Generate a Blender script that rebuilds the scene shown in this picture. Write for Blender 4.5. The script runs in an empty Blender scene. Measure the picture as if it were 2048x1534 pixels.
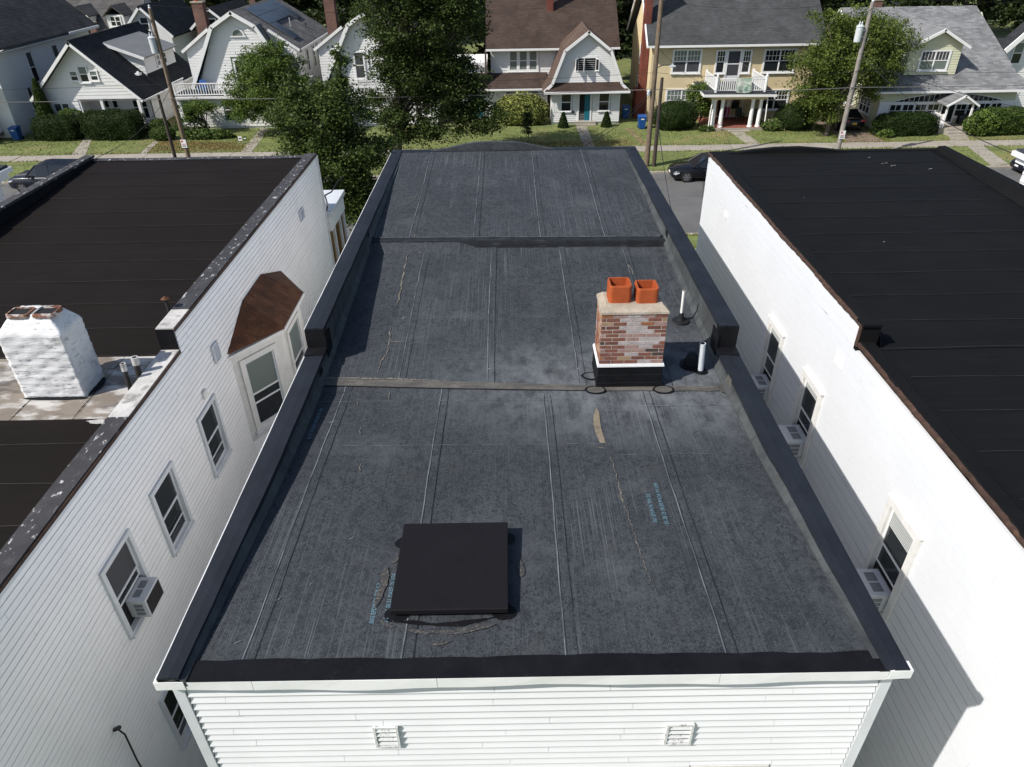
import bpy, bmesh, math, random
import numpy as np
from mathutils import Vector, Matrix
random.seed(7); rng = np.random.default_rng(7)
R = math.radians
scene = bpy.context.scene
col = scene.collection

# ------------------------------------------------------------------ camera
cam = bpy.data.cameras.new('camera'); camo = bpy.data.objects.new('camera', cam); col.objects.link(camo)
cam.sensor_width = 36.0; cam.lens = 36.0 * 1410 / 2048; cam.clip_start = 0.1; cam.clip_end = 3000
camo.matrix_world = Matrix.Translation((0, 0, 13.5)) @ Matrix.Rotation(R(90 - 33.2), 4, 'X') @ Matrix.Rotation(R(-0.92), 4, 'Z')
scene.camera = camo

# ------------------------------------------------------------------ light
SUN_EL, SUN_AZ = 43.5, 28.0        # elevation; direction the light travels, from +x towards +y
world = bpy.data.worlds.new('World'); scene.world = world; world.use_nodes = True
wn = world.node_tree
bg = wn.nodes['Background']; sky = wn.nodes.new('ShaderNodeTexSky')
sky.sky_type = 'NISHITA'; sky.sun_disc = False; sky.sun_elevation = R(SUN_EL)
ldir = Vector((math.cos(R(SUN_EL)) * math.cos(R(SUN_AZ)), math.cos(R(SUN_EL)) * math.sin(R(SUN_AZ)), -math.sin(R(SUN_EL))))
sky.sun_rotation = math.atan2(-ldir.x, -ldir.y)
sky.air_density = 1.0; sky.dust_density = 1.2; sky.ozone_density = 1.0
wn.links.new(sky.outputs[0], bg.inputs[0]); bg.inputs[1].default_value = 0.095
sun = bpy.data.lights.new('sun', 'SUN'); sun.energy = 3.9; sun.angle = R(0.53); sun.color = (1.0, 0.965, 0.915)
suno = bpy.data.objects.new('sun', sun); col.objects.link(suno)
suno.rotation_euler = ldir.to_track_quat('-Z', 'Y').to_euler(); suno.location = (-30, -20, 40)
scene.view_settings.view_transform = 'Standard'; scene.view_settings.look = 'None'
scene.view_settings.exposure = 0.45; scene.view_settings.gamma = 1.0
scene.view_settings.use_curve_mapping = False
scene.render.engine = 'CYCLES'
scene.cycles.max_bounces = 6; scene.cycles.diffuse_bounces = 3; scene.cycles.transparent_max_bounces = 6

# ------------------------------------------------------------------ helpers
WORLD = {}
def setp(o, label=None, cat=None, group=None, kind=None):
    if label: o['label'] = label
    if cat: o['category'] = cat
    if group: o['group'] = group
    if kind: o['kind'] = kind
    return o
def thing(name, label, cat, loc=(0, 0, 0), group=None):
    o = bpy.data.objects.new(name, None); col.objects.link(o); o.location = loc; o.empty_display_size = 0.3
    WORLD[o.name] = Vector(loc); return setp(o, label, cat, group)
class MB:
    def __init__(s): s.v = []; s.f = []
    def add(s, vs, fs):
        b = len(s.v); s.v += [tuple(p) for p in vs]; s.f += [tuple(i + b for i in f) for f in fs]; return s
    def box(s, x0, x1, y0, y1, z0, z1):
        return s.add([(x0,y0,z0),(x1,y0,z0),(x1,y1,z0),(x0,y1,z0),(x0,y0,z1),(x1,y0,z1),(x1,y1,z1),(x0,y1,z1)],
                     [(0,3,2,1),(4,5,6,7),(0,1,5,4),(1,2,6,5),(2,3,7,6),(3,0,4,7)])
    def fbox(s, F, a0, a1, b0, b1, c0, c1):
        return s.add([F(a0,b0,c0),F(a1,b0,c0),F(a1,b0,c1),F(a0,b0,c1),F(a0,b1,c0),F(a1,b1,c0),F(a1,b1,c1),F(a0,b1,c1)],
                     [(0,3,2,1),(4,5,6,7),(0,1,5,4),(1,2,6,5),(2,3,7,6),(3,0,4,7)])
    def poly(s, pts): return s.add(pts, [tuple(range(len(pts)))])
    def prism(s, lo, hi):
        n = len(lo)
        return s.add(list(lo) + list(hi), [tuple(range(n))[::-1], tuple(range(n, 2*n))] + [(i, (i+1) % n, n+(i+1) % n, n+i) for i in range(n)])
    def slab(s, pts, t):          # quad/poly with thickness downwards
        return s.prism([(p[0], p[1], p[2]-t) for p in pts], pts)
    def tube(s, p0, p1, r0, r1=None, n=8, caps=True):
        r1 = r0 if r1 is None else r1; p0 = Vector(p0); p1 = Vector(p1); d = (p1-p0).normalized()
        a = d.orthogonal().normalized(); b = d.cross(a)
        ring = lambda p, r: [p + (a*math.cos(2*math.pi*i/n) + b*math.sin(2*math.pi*i/n))*r for i in range(n)]
        fs = [(i, (i+1) % n, n+(i+1) % n, n+i) for i in range(n)]
        if caps: fs += [tuple(range(n))[::-1], tuple(range(n, 2*n))]
        return s.add(ring(p0, r0) + ring(p1, r1), fs)
    def path(s, pts, r, n=6):
        for a, b in zip(pts[:-1], pts[1:]): s.tube(a, b, r, n=n)
        return s
    def lathe(s, c, prof, n=16):   # prof: (radius, z)
        vs = []; fs = []
        for r, z in prof: vs += [(c[0]+r*math.cos(2*math.pi*i/n), c[1]+r*math.sin(2*math.pi*i/n), c[2]+z) for i in range(n)]
        for k in range(len(prof)-1):
            fs += [(k*n+i, k*n+(i+1) % n, (k+1)*n+(i+1) % n, (k+1)*n+i) for i in range(n)]
        fs += [tuple(range(n))[::-1], tuple(range((len(prof)-1)*n, len(prof)*n))]
        return s.add(vs, fs)
    def grid(s, fn, us, vs):
        nu = len(us); P = [fn(u, v) for v in vs for u in us]
        return s.add(P, [(j*nu+i, j*nu+i+1, (j+1)*nu+i+1, (j+1)*nu+i) for j in range(len(vs)-1) for i in range(nu-1)])
    def build(s, name, m, parent=None, smooth=False, kind=None, label=None, bevel=0):
        V = np.array(s.v, dtype=float).reshape(-1, 3)
        lo, hi = V.min(0), V.max(0); c = np.array([(lo[0]+hi[0])/2, (lo[1]+hi[1])/2, lo[2]])
        me = bpy.data.meshes.new(name); me.from_pydata((V-c).tolist(), [], s.f)
        if len(s.f) < 6000:
            bm = bmesh.new(); bm.from_mesh(me); bmesh.ops.recalc_face_normals(bm, faces=bm.faces[:]); bm.to_mesh(me); bm.free()
        if smooth: me.polygons.foreach_set('use_smooth', [True]*len(me.polygons))
        me.materials.append(m)
        o = bpy.data.objects.new(name, me); col.objects.link(o); c = Vector(c)
        WORLD[o.name] = c.copy()
        if parent is not None: o.parent = parent; o.location = c - WORLD[parent.name]
        else: o.location = c
        if bevel:
            b = o.modifiers.new('bevel', 'BEVEL'); b.width = bevel; b.segments = 2; b.limit_method = 'ANGLE'
        return setp(o, label=label, kind=kind)
def piece(name, me, parent, loc, scale=(1, 1, 1), rotz=0.0, rot=None):
    o = bpy.data.objects.new(name, me); col.objects.link(o); o.parent = parent
    o.location = Vector(loc) - WORLD[parent.name]; o.scale = scale; o.rotation_euler = rot or (0, 0, rotz); WORLD[o.name] = Vector(loc); return o
def mesh_of(mb, name, m):
    me = bpy.data.meshes.new(name); me.from_pydata([tuple(p) for p in mb.v], [], mb.f)
    bm = bmesh.new(); bm.from_mesh(me); bmesh.ops.recalc_face_normals(bm, faces=bm.faces[:]); bm.to_mesh(me); bm.free()
    me.materials.append(m); return me
def copy_tree(o, parent=None):
    c = o.copy(); col.objects.link(c); c.parent = parent
    for ch in list(o.children): copy_tree(ch, c)
    return c
def FY(y): return lambda a, b, c: (a, y - c, b)          # wall that faces the camera; a = x, b = z, c = outwards
def FYb(y): return lambda a, b, c: (a, y + c, b)
def FXp(x): return lambda a, b, c: (x + c, a, b)         # wall that faces +x; a = y
def FXm(x): return lambda a, b, c: (x - c, a, b)
def FD(p0, p1):                                          # wall through two ground points, outward to the right of p0->p1
    d = Vector((p1[0]-p0[0], p1[1]-p0[1], 0)); L = d.length; d /= L; n = Vector((d.y, -d.x, 0))
    return lambda a, b, c: (p0[0]+d.x*a+n.x*c, p0[1]+d.y*a+n.y*c, b)

# ------------------------------------------------------------------ materials
def mat(name, color, rough=0.7, var=0.12, vs=4.0, layers=(), bump=0.0, bs=60.0, bst=(1, 1, 1), metal=0.0, spec=0.4, coat=0.0, trans=0.0, island=0.0):
    m = bpy.data.materials.new(name); m.use_nodes = True; t = m.node_tree; N = t.nodes; L = t.links
    p = N['Principled BSDF']; p.inputs['Roughness'].default_value = rough; p.inputs['Metallic'].default_value = metal
    p.inputs['Specular IOR Level'].default_value = spec; p.inputs['Coat Weight'].default_value = coat
    geo = N.new('ShaderNodeNewGeometry'); pos = geo.outputs['Position']
    def noise(sc, st=(1, 1, 1), det=5.0, off=0.0, ro=0.6):
        mp = N.new('ShaderNodeMapping'); L.new(pos, mp.inputs[0]); mp.inputs['Scale'].default_value = st; mp.inputs['Location'].default_value = (off, off*1.7, off*.6)
        n = N.new('ShaderNodeTexNoise'); n.inputs['Scale'].default_value = sc; n.inputs['Detail'].default_value = det; n.inputs['Roughness'].default_value = ro
        L.new(mp.outputs[0], n.inputs['Vector']); return n.outputs['Fac']
    def ramp(fac, lo, hi):
        r = N.new('ShaderNodeMapRange'); r.inputs[1].default_value = lo; r.inputs[2].default_value = hi; r.interpolation_type = 'SMOOTHSTEP'; L.new(fac, r.inputs[0]); return r.outputs[0]
    def mix(f, a, b):
        x = N.new('ShaderNodeMix'); x.data_type = 'RGBA'
        if isinstance(f, float): x.inputs[0].default_value = f
        else: L.new(f, x.inputs[0])
        for i, q in ((6, a), (7, b)):
            if isinstance(q, tuple): x.inputs[i].default_value = q
            else: L.new(q, x.inputs[i])
        return x.outputs[2]
    def c4(c, k=1.0): return (min(c[0]*k, 1), min(c[1]*k, 1), min(c[2]*k, 1), 1)
    base = mix(ramp(noise(vs), 0.3, 0.7), c4(color, 1-var), c4(color, 1+var)) if var else c4(color)
    if island:
        r = ramp(geo.outputs['Random Per Island'], 0, 1)
        base = mix(r, c4(color, 1-island), c4((color[0]*1.25, color[1]*1.1, color[2]*0.9), 1+island))
    for k, ly in enumerate(layers):
        lc, sc, lo, hi = ly[:4]; st = ly[4] if len(ly) > 4 else (1, 1, 1); stg = ly[5] if len(ly) > 5 else 1.0; det = ly[6] if len(ly) > 6 else 5.0
        f = ramp(noise(sc, st, det, 3.1*k+1.3), lo, hi)
        mm = N.new('ShaderNodeMath'); mm.operation = 'MULTIPLY'; mm.inputs[1].default_value = stg; L.new(f, mm.inputs[0])
        base = mix(mm.outputs[0], base, c4(lc))
    if isinstance(base, tuple): p.inputs['Base Color'].default_value = base
    else: L.new(base, p.inputs['Base Color'])
    if bump:
        b = N.new('ShaderNodeBump'); b.inputs['Strength'].default_value = bump; b.inputs['Distance'].default_value = 0.02
        L.new(noise(bs, bst, 6.0, 9.0), b.inputs['Height']); L.new(b.outputs[0], p.inputs['Normal'])
    if trans:
        tr = N.new('ShaderNodeBsdfTranslucent'); ms = N.new('ShaderNodeMixShader'); ms.inputs[0].default_value = trans
        if isinstance(base, tuple): tr.inputs[0].default_value = base
        else: L.new(base, tr.inputs[0])
        L.new(p.outputs[0], ms.inputs[1]); L.new(tr.outputs[0], ms.inputs[2]); L.new(ms.outputs[0], N['Material Output'].inputs[0])
    return m
def shingle_mat(name, c1, c2, axis, k, w=0.3, h=0.13, mortar=0.35, patch=None):
    # axis 0: ridge along x, axis 1: ridge along y; k turns height into length along the slope
    m = bpy.data.materials.new(name); m.use_nodes = True; t = m.node_tree; N = t.nodes; L = t.links; p = N['Principled BSDF']
    p.inputs['Roughness'].default_value = 0.92; p.inputs['Specular IOR Level'].default_value = 0.15
    g = N.new('ShaderNodeNewGeometry'); s = N.new('ShaderNodeSeparateXYZ'); L.new(g.outputs['Position'], s.inputs[0])
    mu = N.new('ShaderNodeMath'); mu.operation = 'MULTIPLY'; mu.inputs[1].default_value = k; L.new(s.outputs[2], mu.inputs[0])
    c = N.new('ShaderNodeCombineXYZ'); L.new(s.outputs[axis], c.inputs[0]); L.new(mu.outputs[0], c.inputs[1])
    b = N.new('ShaderNodeTexBrick'); L.new(c.outputs[0], b.inputs['Vector']); b.inputs['Scale'].default_value = 1.0
    b.inputs['Brick Width'].default_value = w; b.inputs['Row Height'].default_value = h; b.inputs['Mortar Size'].default_value = 0.014; b.inputs['Mortar Smooth'].default_value = 0.4
    b.inputs['Color1'].default_value = (*c1, 1); b.inputs['Color2'].default_value = (*c2, 1); b.inputs['Mortar'].default_value = (*[x*mortar for x in c1], 1)
    n = N.new('ShaderNodeTexNoise'); n.inputs['Scale'].default_value = 0.9; n.inputs['Detail'].default_value = 6; L.new(g.outputs['Position'], n.inputs['Vector'])
    r = N.new('ShaderNodeMapRange'); r.inputs[1].default_value = 0.3; r.inputs[2].default_value = 0.75; r.inputs[3].default_value = 0.78; r.inputs[4].default_value = 1.22; L.new(n.outputs[0], r.inputs[0])
    mx = N.new('ShaderNodeVectorMath'); mx.operation = 'SCALE'; L.new(b.outputs['Color'], mx.inputs[0]); L.new(r.outputs[0], mx.inputs['Scale'])
    L.new(mx.outputs[0], p.inputs['Base Color'])
    bu = N.new('ShaderNodeBump'); bu.inputs['Strength'].default_value = 0.6; bu.inputs['Distance'].default_value = 0.02; bu.invert = True
    L.new(b.outputs['Fac'], bu.inputs['Height']); L.new(bu.outputs[0], p.inputs['Normal'])
    return m
def glass_mat(name, tint, rough=0.06):
    m = bpy.data.materials.new(name); m.use_nodes = True; p = m.node_tree.nodes['Principled BSDF']
    p.inputs['Base Color'].default_value = (*tint, 1); p.inputs['Roughness'].default_value = rough; p.inputs['Specular IOR Level'].default_value = 0.6
    return m
M = {}
RUST = (0.30, 0.13, 0.05)
M['vinyl'] = mat('white_vinyl_siding', (0.70, 0.70, 0.705), 0.42, 0.025, 1.2, [((0.62, 0.60, 0.56), 0.8, 0.62, 0.9, (1, 1, .5), 0.35), ((0.45, 0.42, 0.38), 5, 0.72, 0.86, (1, 1, 0.25), 0.25)])
M['vinyl_left'] = mat('aged_white_siding', (0.87, 0.865, 0.86), 0.45, 0.03, 1.1, [((0.66, 0.60, 0.50), 1.3, 0.62, 0.88, (1, 1.2, .5), 0.4), ((0.50, 0.33, 0.16), 2.6, 0.735, 0.80, (1, 2.2, 0.5), 0.45), ((0.6, 0.57, 0.53), 9, 0.55, 0.8, (1, .15, 1), 0.25)])
M['vinyl_right'] = mat('bright_white_siding', (0.70, 0.71, 0.725), 0.45, 0.02, 1.0, [((0.62, 0.62, 0.62), 1.4, 0.68, 0.9, (1, .35, 1), 0.35)])
M['white'] = mat('white_paint', (0.78, 0.78, 0.77), 0.45, 0.04, 3, [((0.5, 0.48, 0.44), 6, 0.66, 0.85, (1, 1, 1), 0.3)])
M['old_white'] = mat('weathered_white_trim', (0.70, 0.685, 0.655), 0.6, 0.06, 5, [((0.40, 0.33, 0.25), 7, 0.6, 0.8, (1, 1, .4), 0.45)], 0.2, 40)
M['vent_white'] = mat('flaking_white_vent', (0.68, 0.68, 0.67), 0.6, 0.06, 5, [((0.20, 0.19, 0.18), 26, 0.56, 0.66, (1, 1, 1), 0.8)], 0.3, 60)
M['step'] = mat('dark_step_flashing', (0.020, 0.022, 0.026), 0.75, 0.2, 4, [((0.07, 0.072, 0.075), 3, 0.55, 0.75, (.6, 4, 4), 0.6), ((0.012, 0.012, 0.013), 5, 0.5, 0.65, (1, 5, 5), 0.6)], 0.3, 30, spec=.15)
M['blind'] = mat('pale_window_blind', (0.48, 0.49, 0.48), 0.6, 0.04, 4)
M['grey_trim'] = mat('grey_aluminium_trim', (0.62, 0.64, 0.66), 0.4, 0.05, 4, [((0.4, 0.38, 0.35), 8, 0.62, 0.85, (1, 1, 1), 0.35)], spec=.5)
M['glass'] = glass_mat('dark_window_glass', (0.018, 0.021, 0.023))
M['glass_blind'] = mat('glass_over_blind', (0.16, 0.19, 0.17), 0.12, 0.0, 4, spec=.6)
M['screen'] = mat('insect_screen', (0.055, 0.055, 0.06), 0.7, 0.12, 2)
M['dark_room'] = mat('dark_interior', (0.012, 0.012, 0.012), 0.9, 0)
def epdm_mat(name='grey_rubber_membrane', k=1.0):
    m = bpy.data.materials.new(name); m.use_nodes = True; t = m.node_tree; N = t.nodes; L = t.links; p = N['Principled BSDF']
    p.inputs['Roughness'].default_value = 0.75; p.inputs['Specular IOR Level'].default_value = 0.2
    g = N.new('ShaderNodeNewGeometry'); pos = g.outputs['Position']
    def noise(sc, st=(1, 1, 1), det=4.0, off=0.0, ro=.6, dist=0.0):
        mp = N.new('ShaderNodeMapping'); L.new(pos, mp.inputs[0]); mp.inputs['Scale'].default_value = st; mp.inputs['Location'].default_value = (off, off*1.3, off)
        n = N.new('ShaderNodeTexNoise'); n.inputs['Scale'].default_value = sc; n.inputs['Detail'].default_value = det; n.inputs['Roughness'].default_value = ro; n.inputs['Distortion'].default_value = dist; L.new(mp.outputs[0], n.inputs['Vector']); return n.outputs['Fac']
    def ramp(f, lo, hi, a=0.0, b=1.0):
        r = N.new('ShaderNodeMapRange'); r.interpolation_type = 'SMOOTHSTEP'
        for i, q in enumerate((lo, hi, a, b)): r.inputs[i+1].default_value = q
        L.new(f, r.inputs[0]); return r.outputs[0]
    def mul(a, b):
        x = N.new('ShaderNodeMath'); x.operation = 'MULTIPLY'
        for i, q in enumerate((a, b)):
            if isinstance(q, (int, float)): x.inputs[i].default_value = q
            else: L.new(q, x.inputs[i])
        return x.outputs[0]
    def mix(f, a, b):
        x = N.new('ShaderNodeMix'); x.data_type = 'RGBA'; L.new(f, x.inputs[0])
        for i, q in ((6, a), (7, b)):
            if isinstance(q, tuple): x.inputs[i].default_value = (*[v*k for v in q], 1)
            else: L.new(q, x.inputs[i])
        return x.outputs[2]
    c = mix(ramp(noise(.7, det=3), .3, .7), (0.052, 0.058, 0.065), (0.070, 0.077, 0.085))
    c = mix(mul(ramp(noise(9, (1, .8, 1), 6, 2, .7, .6), .47, .60), .66), c, (0.028, 0.032, 0.038))            # blotches
    c = mix(mul(ramp(noise(34, (1, .85, 1), 5, 5, .7, .8), .49, .60), .82), c, (0.021, 0.025, 0.030))           # fine mottle
    c = mix(mul(ramp(noise(60, det=3, off=8), .53, .66), .42), c, (0.140, 0.150, 0.160))                          # dust grains
    st = mul(ramp(noise(3.2, (30, .14, 1), 3, 11), .54, .66), ramp(noise(.55, (1.4, .7, 1), 3, 4), .42, .62))
    c = mix(mul(st, .70), c, (0.155, 0.168, 0.182))                                                                # pale roller streaks
    st = mul(ramp(noise(4.1, (26, .12, 1), 2, 21), .56, .66), ramp(noise(.6, (1.2, .7, 1), 3, 14), .42, .60))
    c = mix(mul(st, .6), c, (0.021, 0.025, 0.030))                                                                 # dark roller streaks
    c = mix(mul(ramp(noise(.8, (1, 1, 1), 9, 31, .68), .50, .72), .30), c, (0.150, 0.160, 0.170))                # chalk clouds
    sp = N.new('ShaderNodeSeparateXYZ'); L.new(pos, sp.inputs[0])                                                    # silt left round the drain
    v = N.new('ShaderNodeVectorMath'); v.operation = 'SUBTRACT'; v.inputs[1].default_value = (2.2, 9.3, 7.4); L.new(pos, v.inputs[0])
    v2 = N.new('ShaderNodeVectorMath'); v2.operation = 'MULTIPLY'; v2.inputs[1].default_value = (.27, .62, 0); L.new(v.outputs[0], v2.inputs[0]); ln = N.new('ShaderNodeVectorMath'); ln.operation = 'LENGTH'; L.new(v2.outputs[0], ln.inputs[0])
    c = mix(mul(mul(ramp(ln.outputs['Value'], .15, 1.35, 1.0, 0.0), ramp(noise(2.4, (1.5, 1, 1), 9, 44, .72), .28, .72)), .82), c, (0.235, 0.25, 0.265))
    c = mix(mul(ramp(noise(1.3, det=6, off=51), .6, .75), .4), c, (0.072, 0.070, 0.058))                          # faint olive stains
    L.new(c, p.inputs['Base Color'])
    b = N.new('ShaderNodeBump'); b.inputs['Strength'].default_value = .25; b.inputs['Distance'].default_value = .02; L.new(noise(16, (1, .6, 1), 6, 60), b.inputs['Height']); L.new(b.outputs[0], p.inputs['Normal'])
    return m
M['epdm'] = epdm_mat(k=0.76)
M['epdm_cap'] = mat('black_rubber_coping', (0.0155, 0.0185, 0.025), 0.62, 0.18, 2, [((0.030, 0.033, 0.038), 30, 0.55, 0.75, (1, 1, 1), 0.5)], 0.12, 30, spec=.2)
M['epdm_wall'] = mat('chalky_rubber_flashing', (0.062, 0.066, 0.067), 0.7, 0.2, 2, [((0.03, 0.033, 0.036), 3, 0.45, 0.7, (1, 2, 1), 0.6), ((0.13, 0.13, 0.127), 4, 0.6, 0.85, (1, .5, 3), 0.5)], 0.3, 20, spec=.2)
M['tar'] = mat('black_roof_tar', (0.0075, 0.0075, 0.009), 0.55, 0.25, 3, [((0.030, 0.027, 0.024), 14, 0.6, 0.8, (1, 1, 1), 0.5)], 0.25, 40, spec=.15)
M['seam'] = mat('seam_tape', (0.078, 0.086, 0.096), 0.7, 0.2, 5, [((0.14, 0.15, 0.16), 9, 0.52, 0.75, (5, .4, 1), 0.6), ((0.035, 0.04, 0.045), 11, 0.55, 0.75, (6, .4, 1), 0.6)], 0.2, 30)
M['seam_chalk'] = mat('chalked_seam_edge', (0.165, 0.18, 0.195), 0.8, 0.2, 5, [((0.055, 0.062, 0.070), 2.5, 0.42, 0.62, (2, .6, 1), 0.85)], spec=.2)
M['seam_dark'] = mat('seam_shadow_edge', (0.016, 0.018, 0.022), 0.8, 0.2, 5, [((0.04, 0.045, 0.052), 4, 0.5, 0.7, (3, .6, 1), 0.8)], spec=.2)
M['scuff'] = mat('scuffed_adhesive', (0.034, 0.036, 0.039), 0.85, 0.15, 8, [((0.15, 0.132, 0.108), 45, 0.50, 0.62, (1, 1, 1), 0.75), ((0.085, 0.076, 0.064), 10, 0.45, 0.7, (1, 1, 1), 0.6)], 0.1, 90)
M['sealant'] = mat('weathered_tan_sealant', (0.185, 0.165, 0.13), 0.85, 0.25, 20, [((0.045, 0.047, 0.05), 28, 0.42, 0.60, (1, 1, 1), 0.85)], 0.5, 60)
M['valley'] = mat('brown_weathered_strip', (0.105, 0.098, 0.085), 0.85, 0.2, 4, [((0.055, 0.052, 0.05), 3, 0.42, 0.62, (1, 4, 1), 0.7), ((0.20, 0.17, 0.12), 14, 0.62, 0.78, (1, 1, 1), 0.4)], 0.3, 40)
M['hatch'] = mat('black_hatch_rubber', (0.0105, 0.009, 0.0102), 0.5, 0.08, 3, [((0.0145, 0.0135, 0.015), 2, 0.5, 0.8, (1, 1, 1), 0.6)], 0.03, 8, spec=.18)
M['print'] = mat('pale_blue_print', (0.145, 0.28, 0.35), 0.8, 0.15, 30, [((0.06, 0.08, 0.09), 40, 0.48, 0.65, (1, 1, 1), 0.6)])
M['mortar'] = mat('pale_mortar', (0.46, 0.42, 0.37), 0.9, 0.15, 12, (), 0.3, 90)
M['crown'] = mat('concrete_crown', (0.34, 0.285, 0.22), 0.9, 0.15, 5, [((0.45, 0.41, 0.36), 6, 0.5, 0.7, (1, 1, 1), 0.6), ((0.2, 0.18, 0.15), 14, 0.62, 0.75, (1, 1, 1), 0.5)], 0.35, 50)
M['clay'] = mat('orange_clay', (0.37, 0.078, 0.022), 0.7, 0.12, 6, [((0.26, 0.052, 0.018), 10, 0.5, 0.75, (1, 1, .3), 0.6)], 0.06, 60, spec=.3)
M['pvc'] = mat('white_pvc', (0.80, 0.77, 0.74), 0.35, 0.03, 4)
M['pvc_grey'] = mat('dusty_pvc', (0.60, 0.62, 0.64), 0.4, 0.06, 6)
M['brown_roof'] = mat('brown_black_roll_roofing', (0.0118, 0.0088, 0.0076), 0.8, 0.10, 0.8, [((0.018, 0.0140, 0.0122), 0.9, 0.5, 0.8, (.4, 1.5, 1), 0.5), ((0.006, 0.0052, 0.005), 3, 0.5, 0.75, (.3, 3, 1), 0.5), ((0.019, 0.017, 0.016), 120, 0.55, 0.7, (1, 1, 1), 0.4)], 0.15, 25, spec=.1)
M['brown_seam'] = mat('worn_lap_edge', (0.026, 0.022, 0.020), 0.85, 0.3, 3, [((0.010, 0.009, 0.0085), 2.5, 0.42, 0.62, (1, 1, 1), 0.85)])
M['black_roof'] = mat('black_roll_roofing', (0.0072, 0.0072, 0.0074), 0.75, 0.10, 0.9, [((0.0115, 0.0115, 0.0118), 3, 0.5, 0.75, (.25, 4, 1), 0.5), ((0.0048, 0.0048, 0.0048), 1.0, 0.5, 0.75, (.4, 1.5, 1), 0.5), ((0.015, 0.015, 0.0155), 110, 0.58, 0.7, (1, 1, 1), 0.35)], 0.15, 22, spec=.1)
M['black_seam'] = mat('black_lap_edge', (0.019, 0.019, 0.0195), 0.85, 0.3, 3, [((0.0065, 0.0065, 0.0065), 2.0, 0.40, 0.60, (1, 1, 1), 0.9)])
M['patch'] = mat('bare_silver_coated_roof', (0.215, 0.18, 0.145), 0.9, 0.15, 1.5, [((0.55, 0.53, 0.50), 1.5, 0.47, 0.60, (.8, 1.6, 1), 0.85, 9.0), ((0.075, 0.065, 0.06), 1.9, 0.54, 0.66, (.7, 2.2, 1), 0.75, 9.0), ((0.07, 0.065, 0.06), 9, 0.58, 0.76, (.5, 2, 1), 0.5)], 0.2, 45)
M['silver'] = mat('speckled_silver_coping', (0.040, 0.038, 0.040), 0.7, 0.2, 3, [((0.62, 0.62, 0.61), 15, 0.60, 0.65, (1, .4, 1), 0.8, 9.0), ((0.11, 0.105, 0.10), 5, 0.5, 0.7, (1, 1, 1), 0.4)], 0.25, 40)
M['silver_full'] = mat('silver_coated_coping', (0.52, 0.50, 0.47), 0.8, 0.15, 4, [((0.16, 0.14, 0.13), 4, 0.5, 0.68, (1, 1, 1), 0.7)], 0.25, 40)
M['rust_edge'] = mat('rusty_drip_edge', (0.055, 0.030, 0.020), 0.85, 0.3, 8, [((0.14, 0.07, 0.035), 7, 0.55, 0.75, (1, 1, 1), 0.6)], 0.3, 40)
M['rust'] = mat('rusted_sheet_metal', (0.115, 0.045, 0.018), 0.75, 0.3, 3, [((0.055, 0.024, 0.012), 2.5, 0.45, 0.62, (1, 1, 1), 0.75), ((0.24, 0.21, 0.18), 4.5, 0.60, 0.74, (1, 2.5, 1), 0.42, 8.0), ((0.20, 0.075, 0.025), 6, 0.55, 0.75, (1, 1, 1), 0.5)], 0.2, 40, spec=.3)
M['whitewash'] = mat('thick_white_limewash', (0.70, 0.695, 0.69), 0.85, 0.05, 3, [((0.44, 0.42, 0.40), 4, 0.52, 0.72, (1, 1, 2.4), 0.5, 9.0), ((0.14, 0.13, 0.12), 2.2, 0.60, 0.72, (1.0, 1.0, 1.3), 0.6, 9.0), ((0.16, 0.15, 0.14), 11, 0.60, 0.66, (.35, .35, 3.0), 0.75, 8.0)], 0.55, 11, (.6, .6, 4.5))
M['iron'] = mat('rusty_black_pipe', (0.030, 0.026, 0.024), 0.7, 0.3, 9, [((0.35, 0.35, 0.34), 9, 0.62, 0.7, (1, 1, .4), 0.6)], 0.2, 60)
M['ac'] = mat('light_grey_enamel', (0.56, 0.57, 0.58), 0.4, 0.05, 6, [((0.30, 0.26, 0.22), 9, 0.62, 0.8, (1, 1, 1), 0.4)])
M['ac_dark'] = mat('black_condenser_coil', (0.022, 0.02, 0.02), 0.7, 0.3, 20, [((0.4, 0.38, 0.36), 30, 0.66, 0.72, (1, 1, 1), 0.7)], 0.4, 120)
M['gap_shade'] = mat('painted_gap_shade', (0.13, 0.13, 0.14), 0.9, 0.1, 3)  # wall core tone; paints the shade lines between siding boards
M['gap_shade_pale'] = mat('painted_gap_shade_pale', (0.33, 0.33, 0.33), 0.9, 0.1, 3)  # lighter core tone, paints the fainter board shade of the left wall
M['ac_vent'] = mat('moulded_vent_slots', (0.20, 0.205, 0.21), 0.6, 0.1, 5)
M['bare'] = mat('bare_tan_felt', (0.20, 0.165, 0.115), 0.9, 0.2, 12, [((0.10, 0.09, 0.075), 9, 0.5, 0.7, (1, 1, 1), 0.6)], 0.2, 60)
M['soil'] = mat('alley_dirt', (0.12, 0.10, 0.08), 0.95, 0.25, 2, [((0.05, 0.07, 0.03), 3, 0.5, 0.7, (1, 1, 1), 0.6)], 0.4, 30)
M['black'] = mat('black_rubber', (0.012, 0.012, 0.013), 0.6, 0.1, 5, (), 0.1, 60)
M['steel'] = mat('galvanised_steel', (0.5, 0.52, 0.54), 0.4, 0.08, 6, metal=.3)
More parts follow.
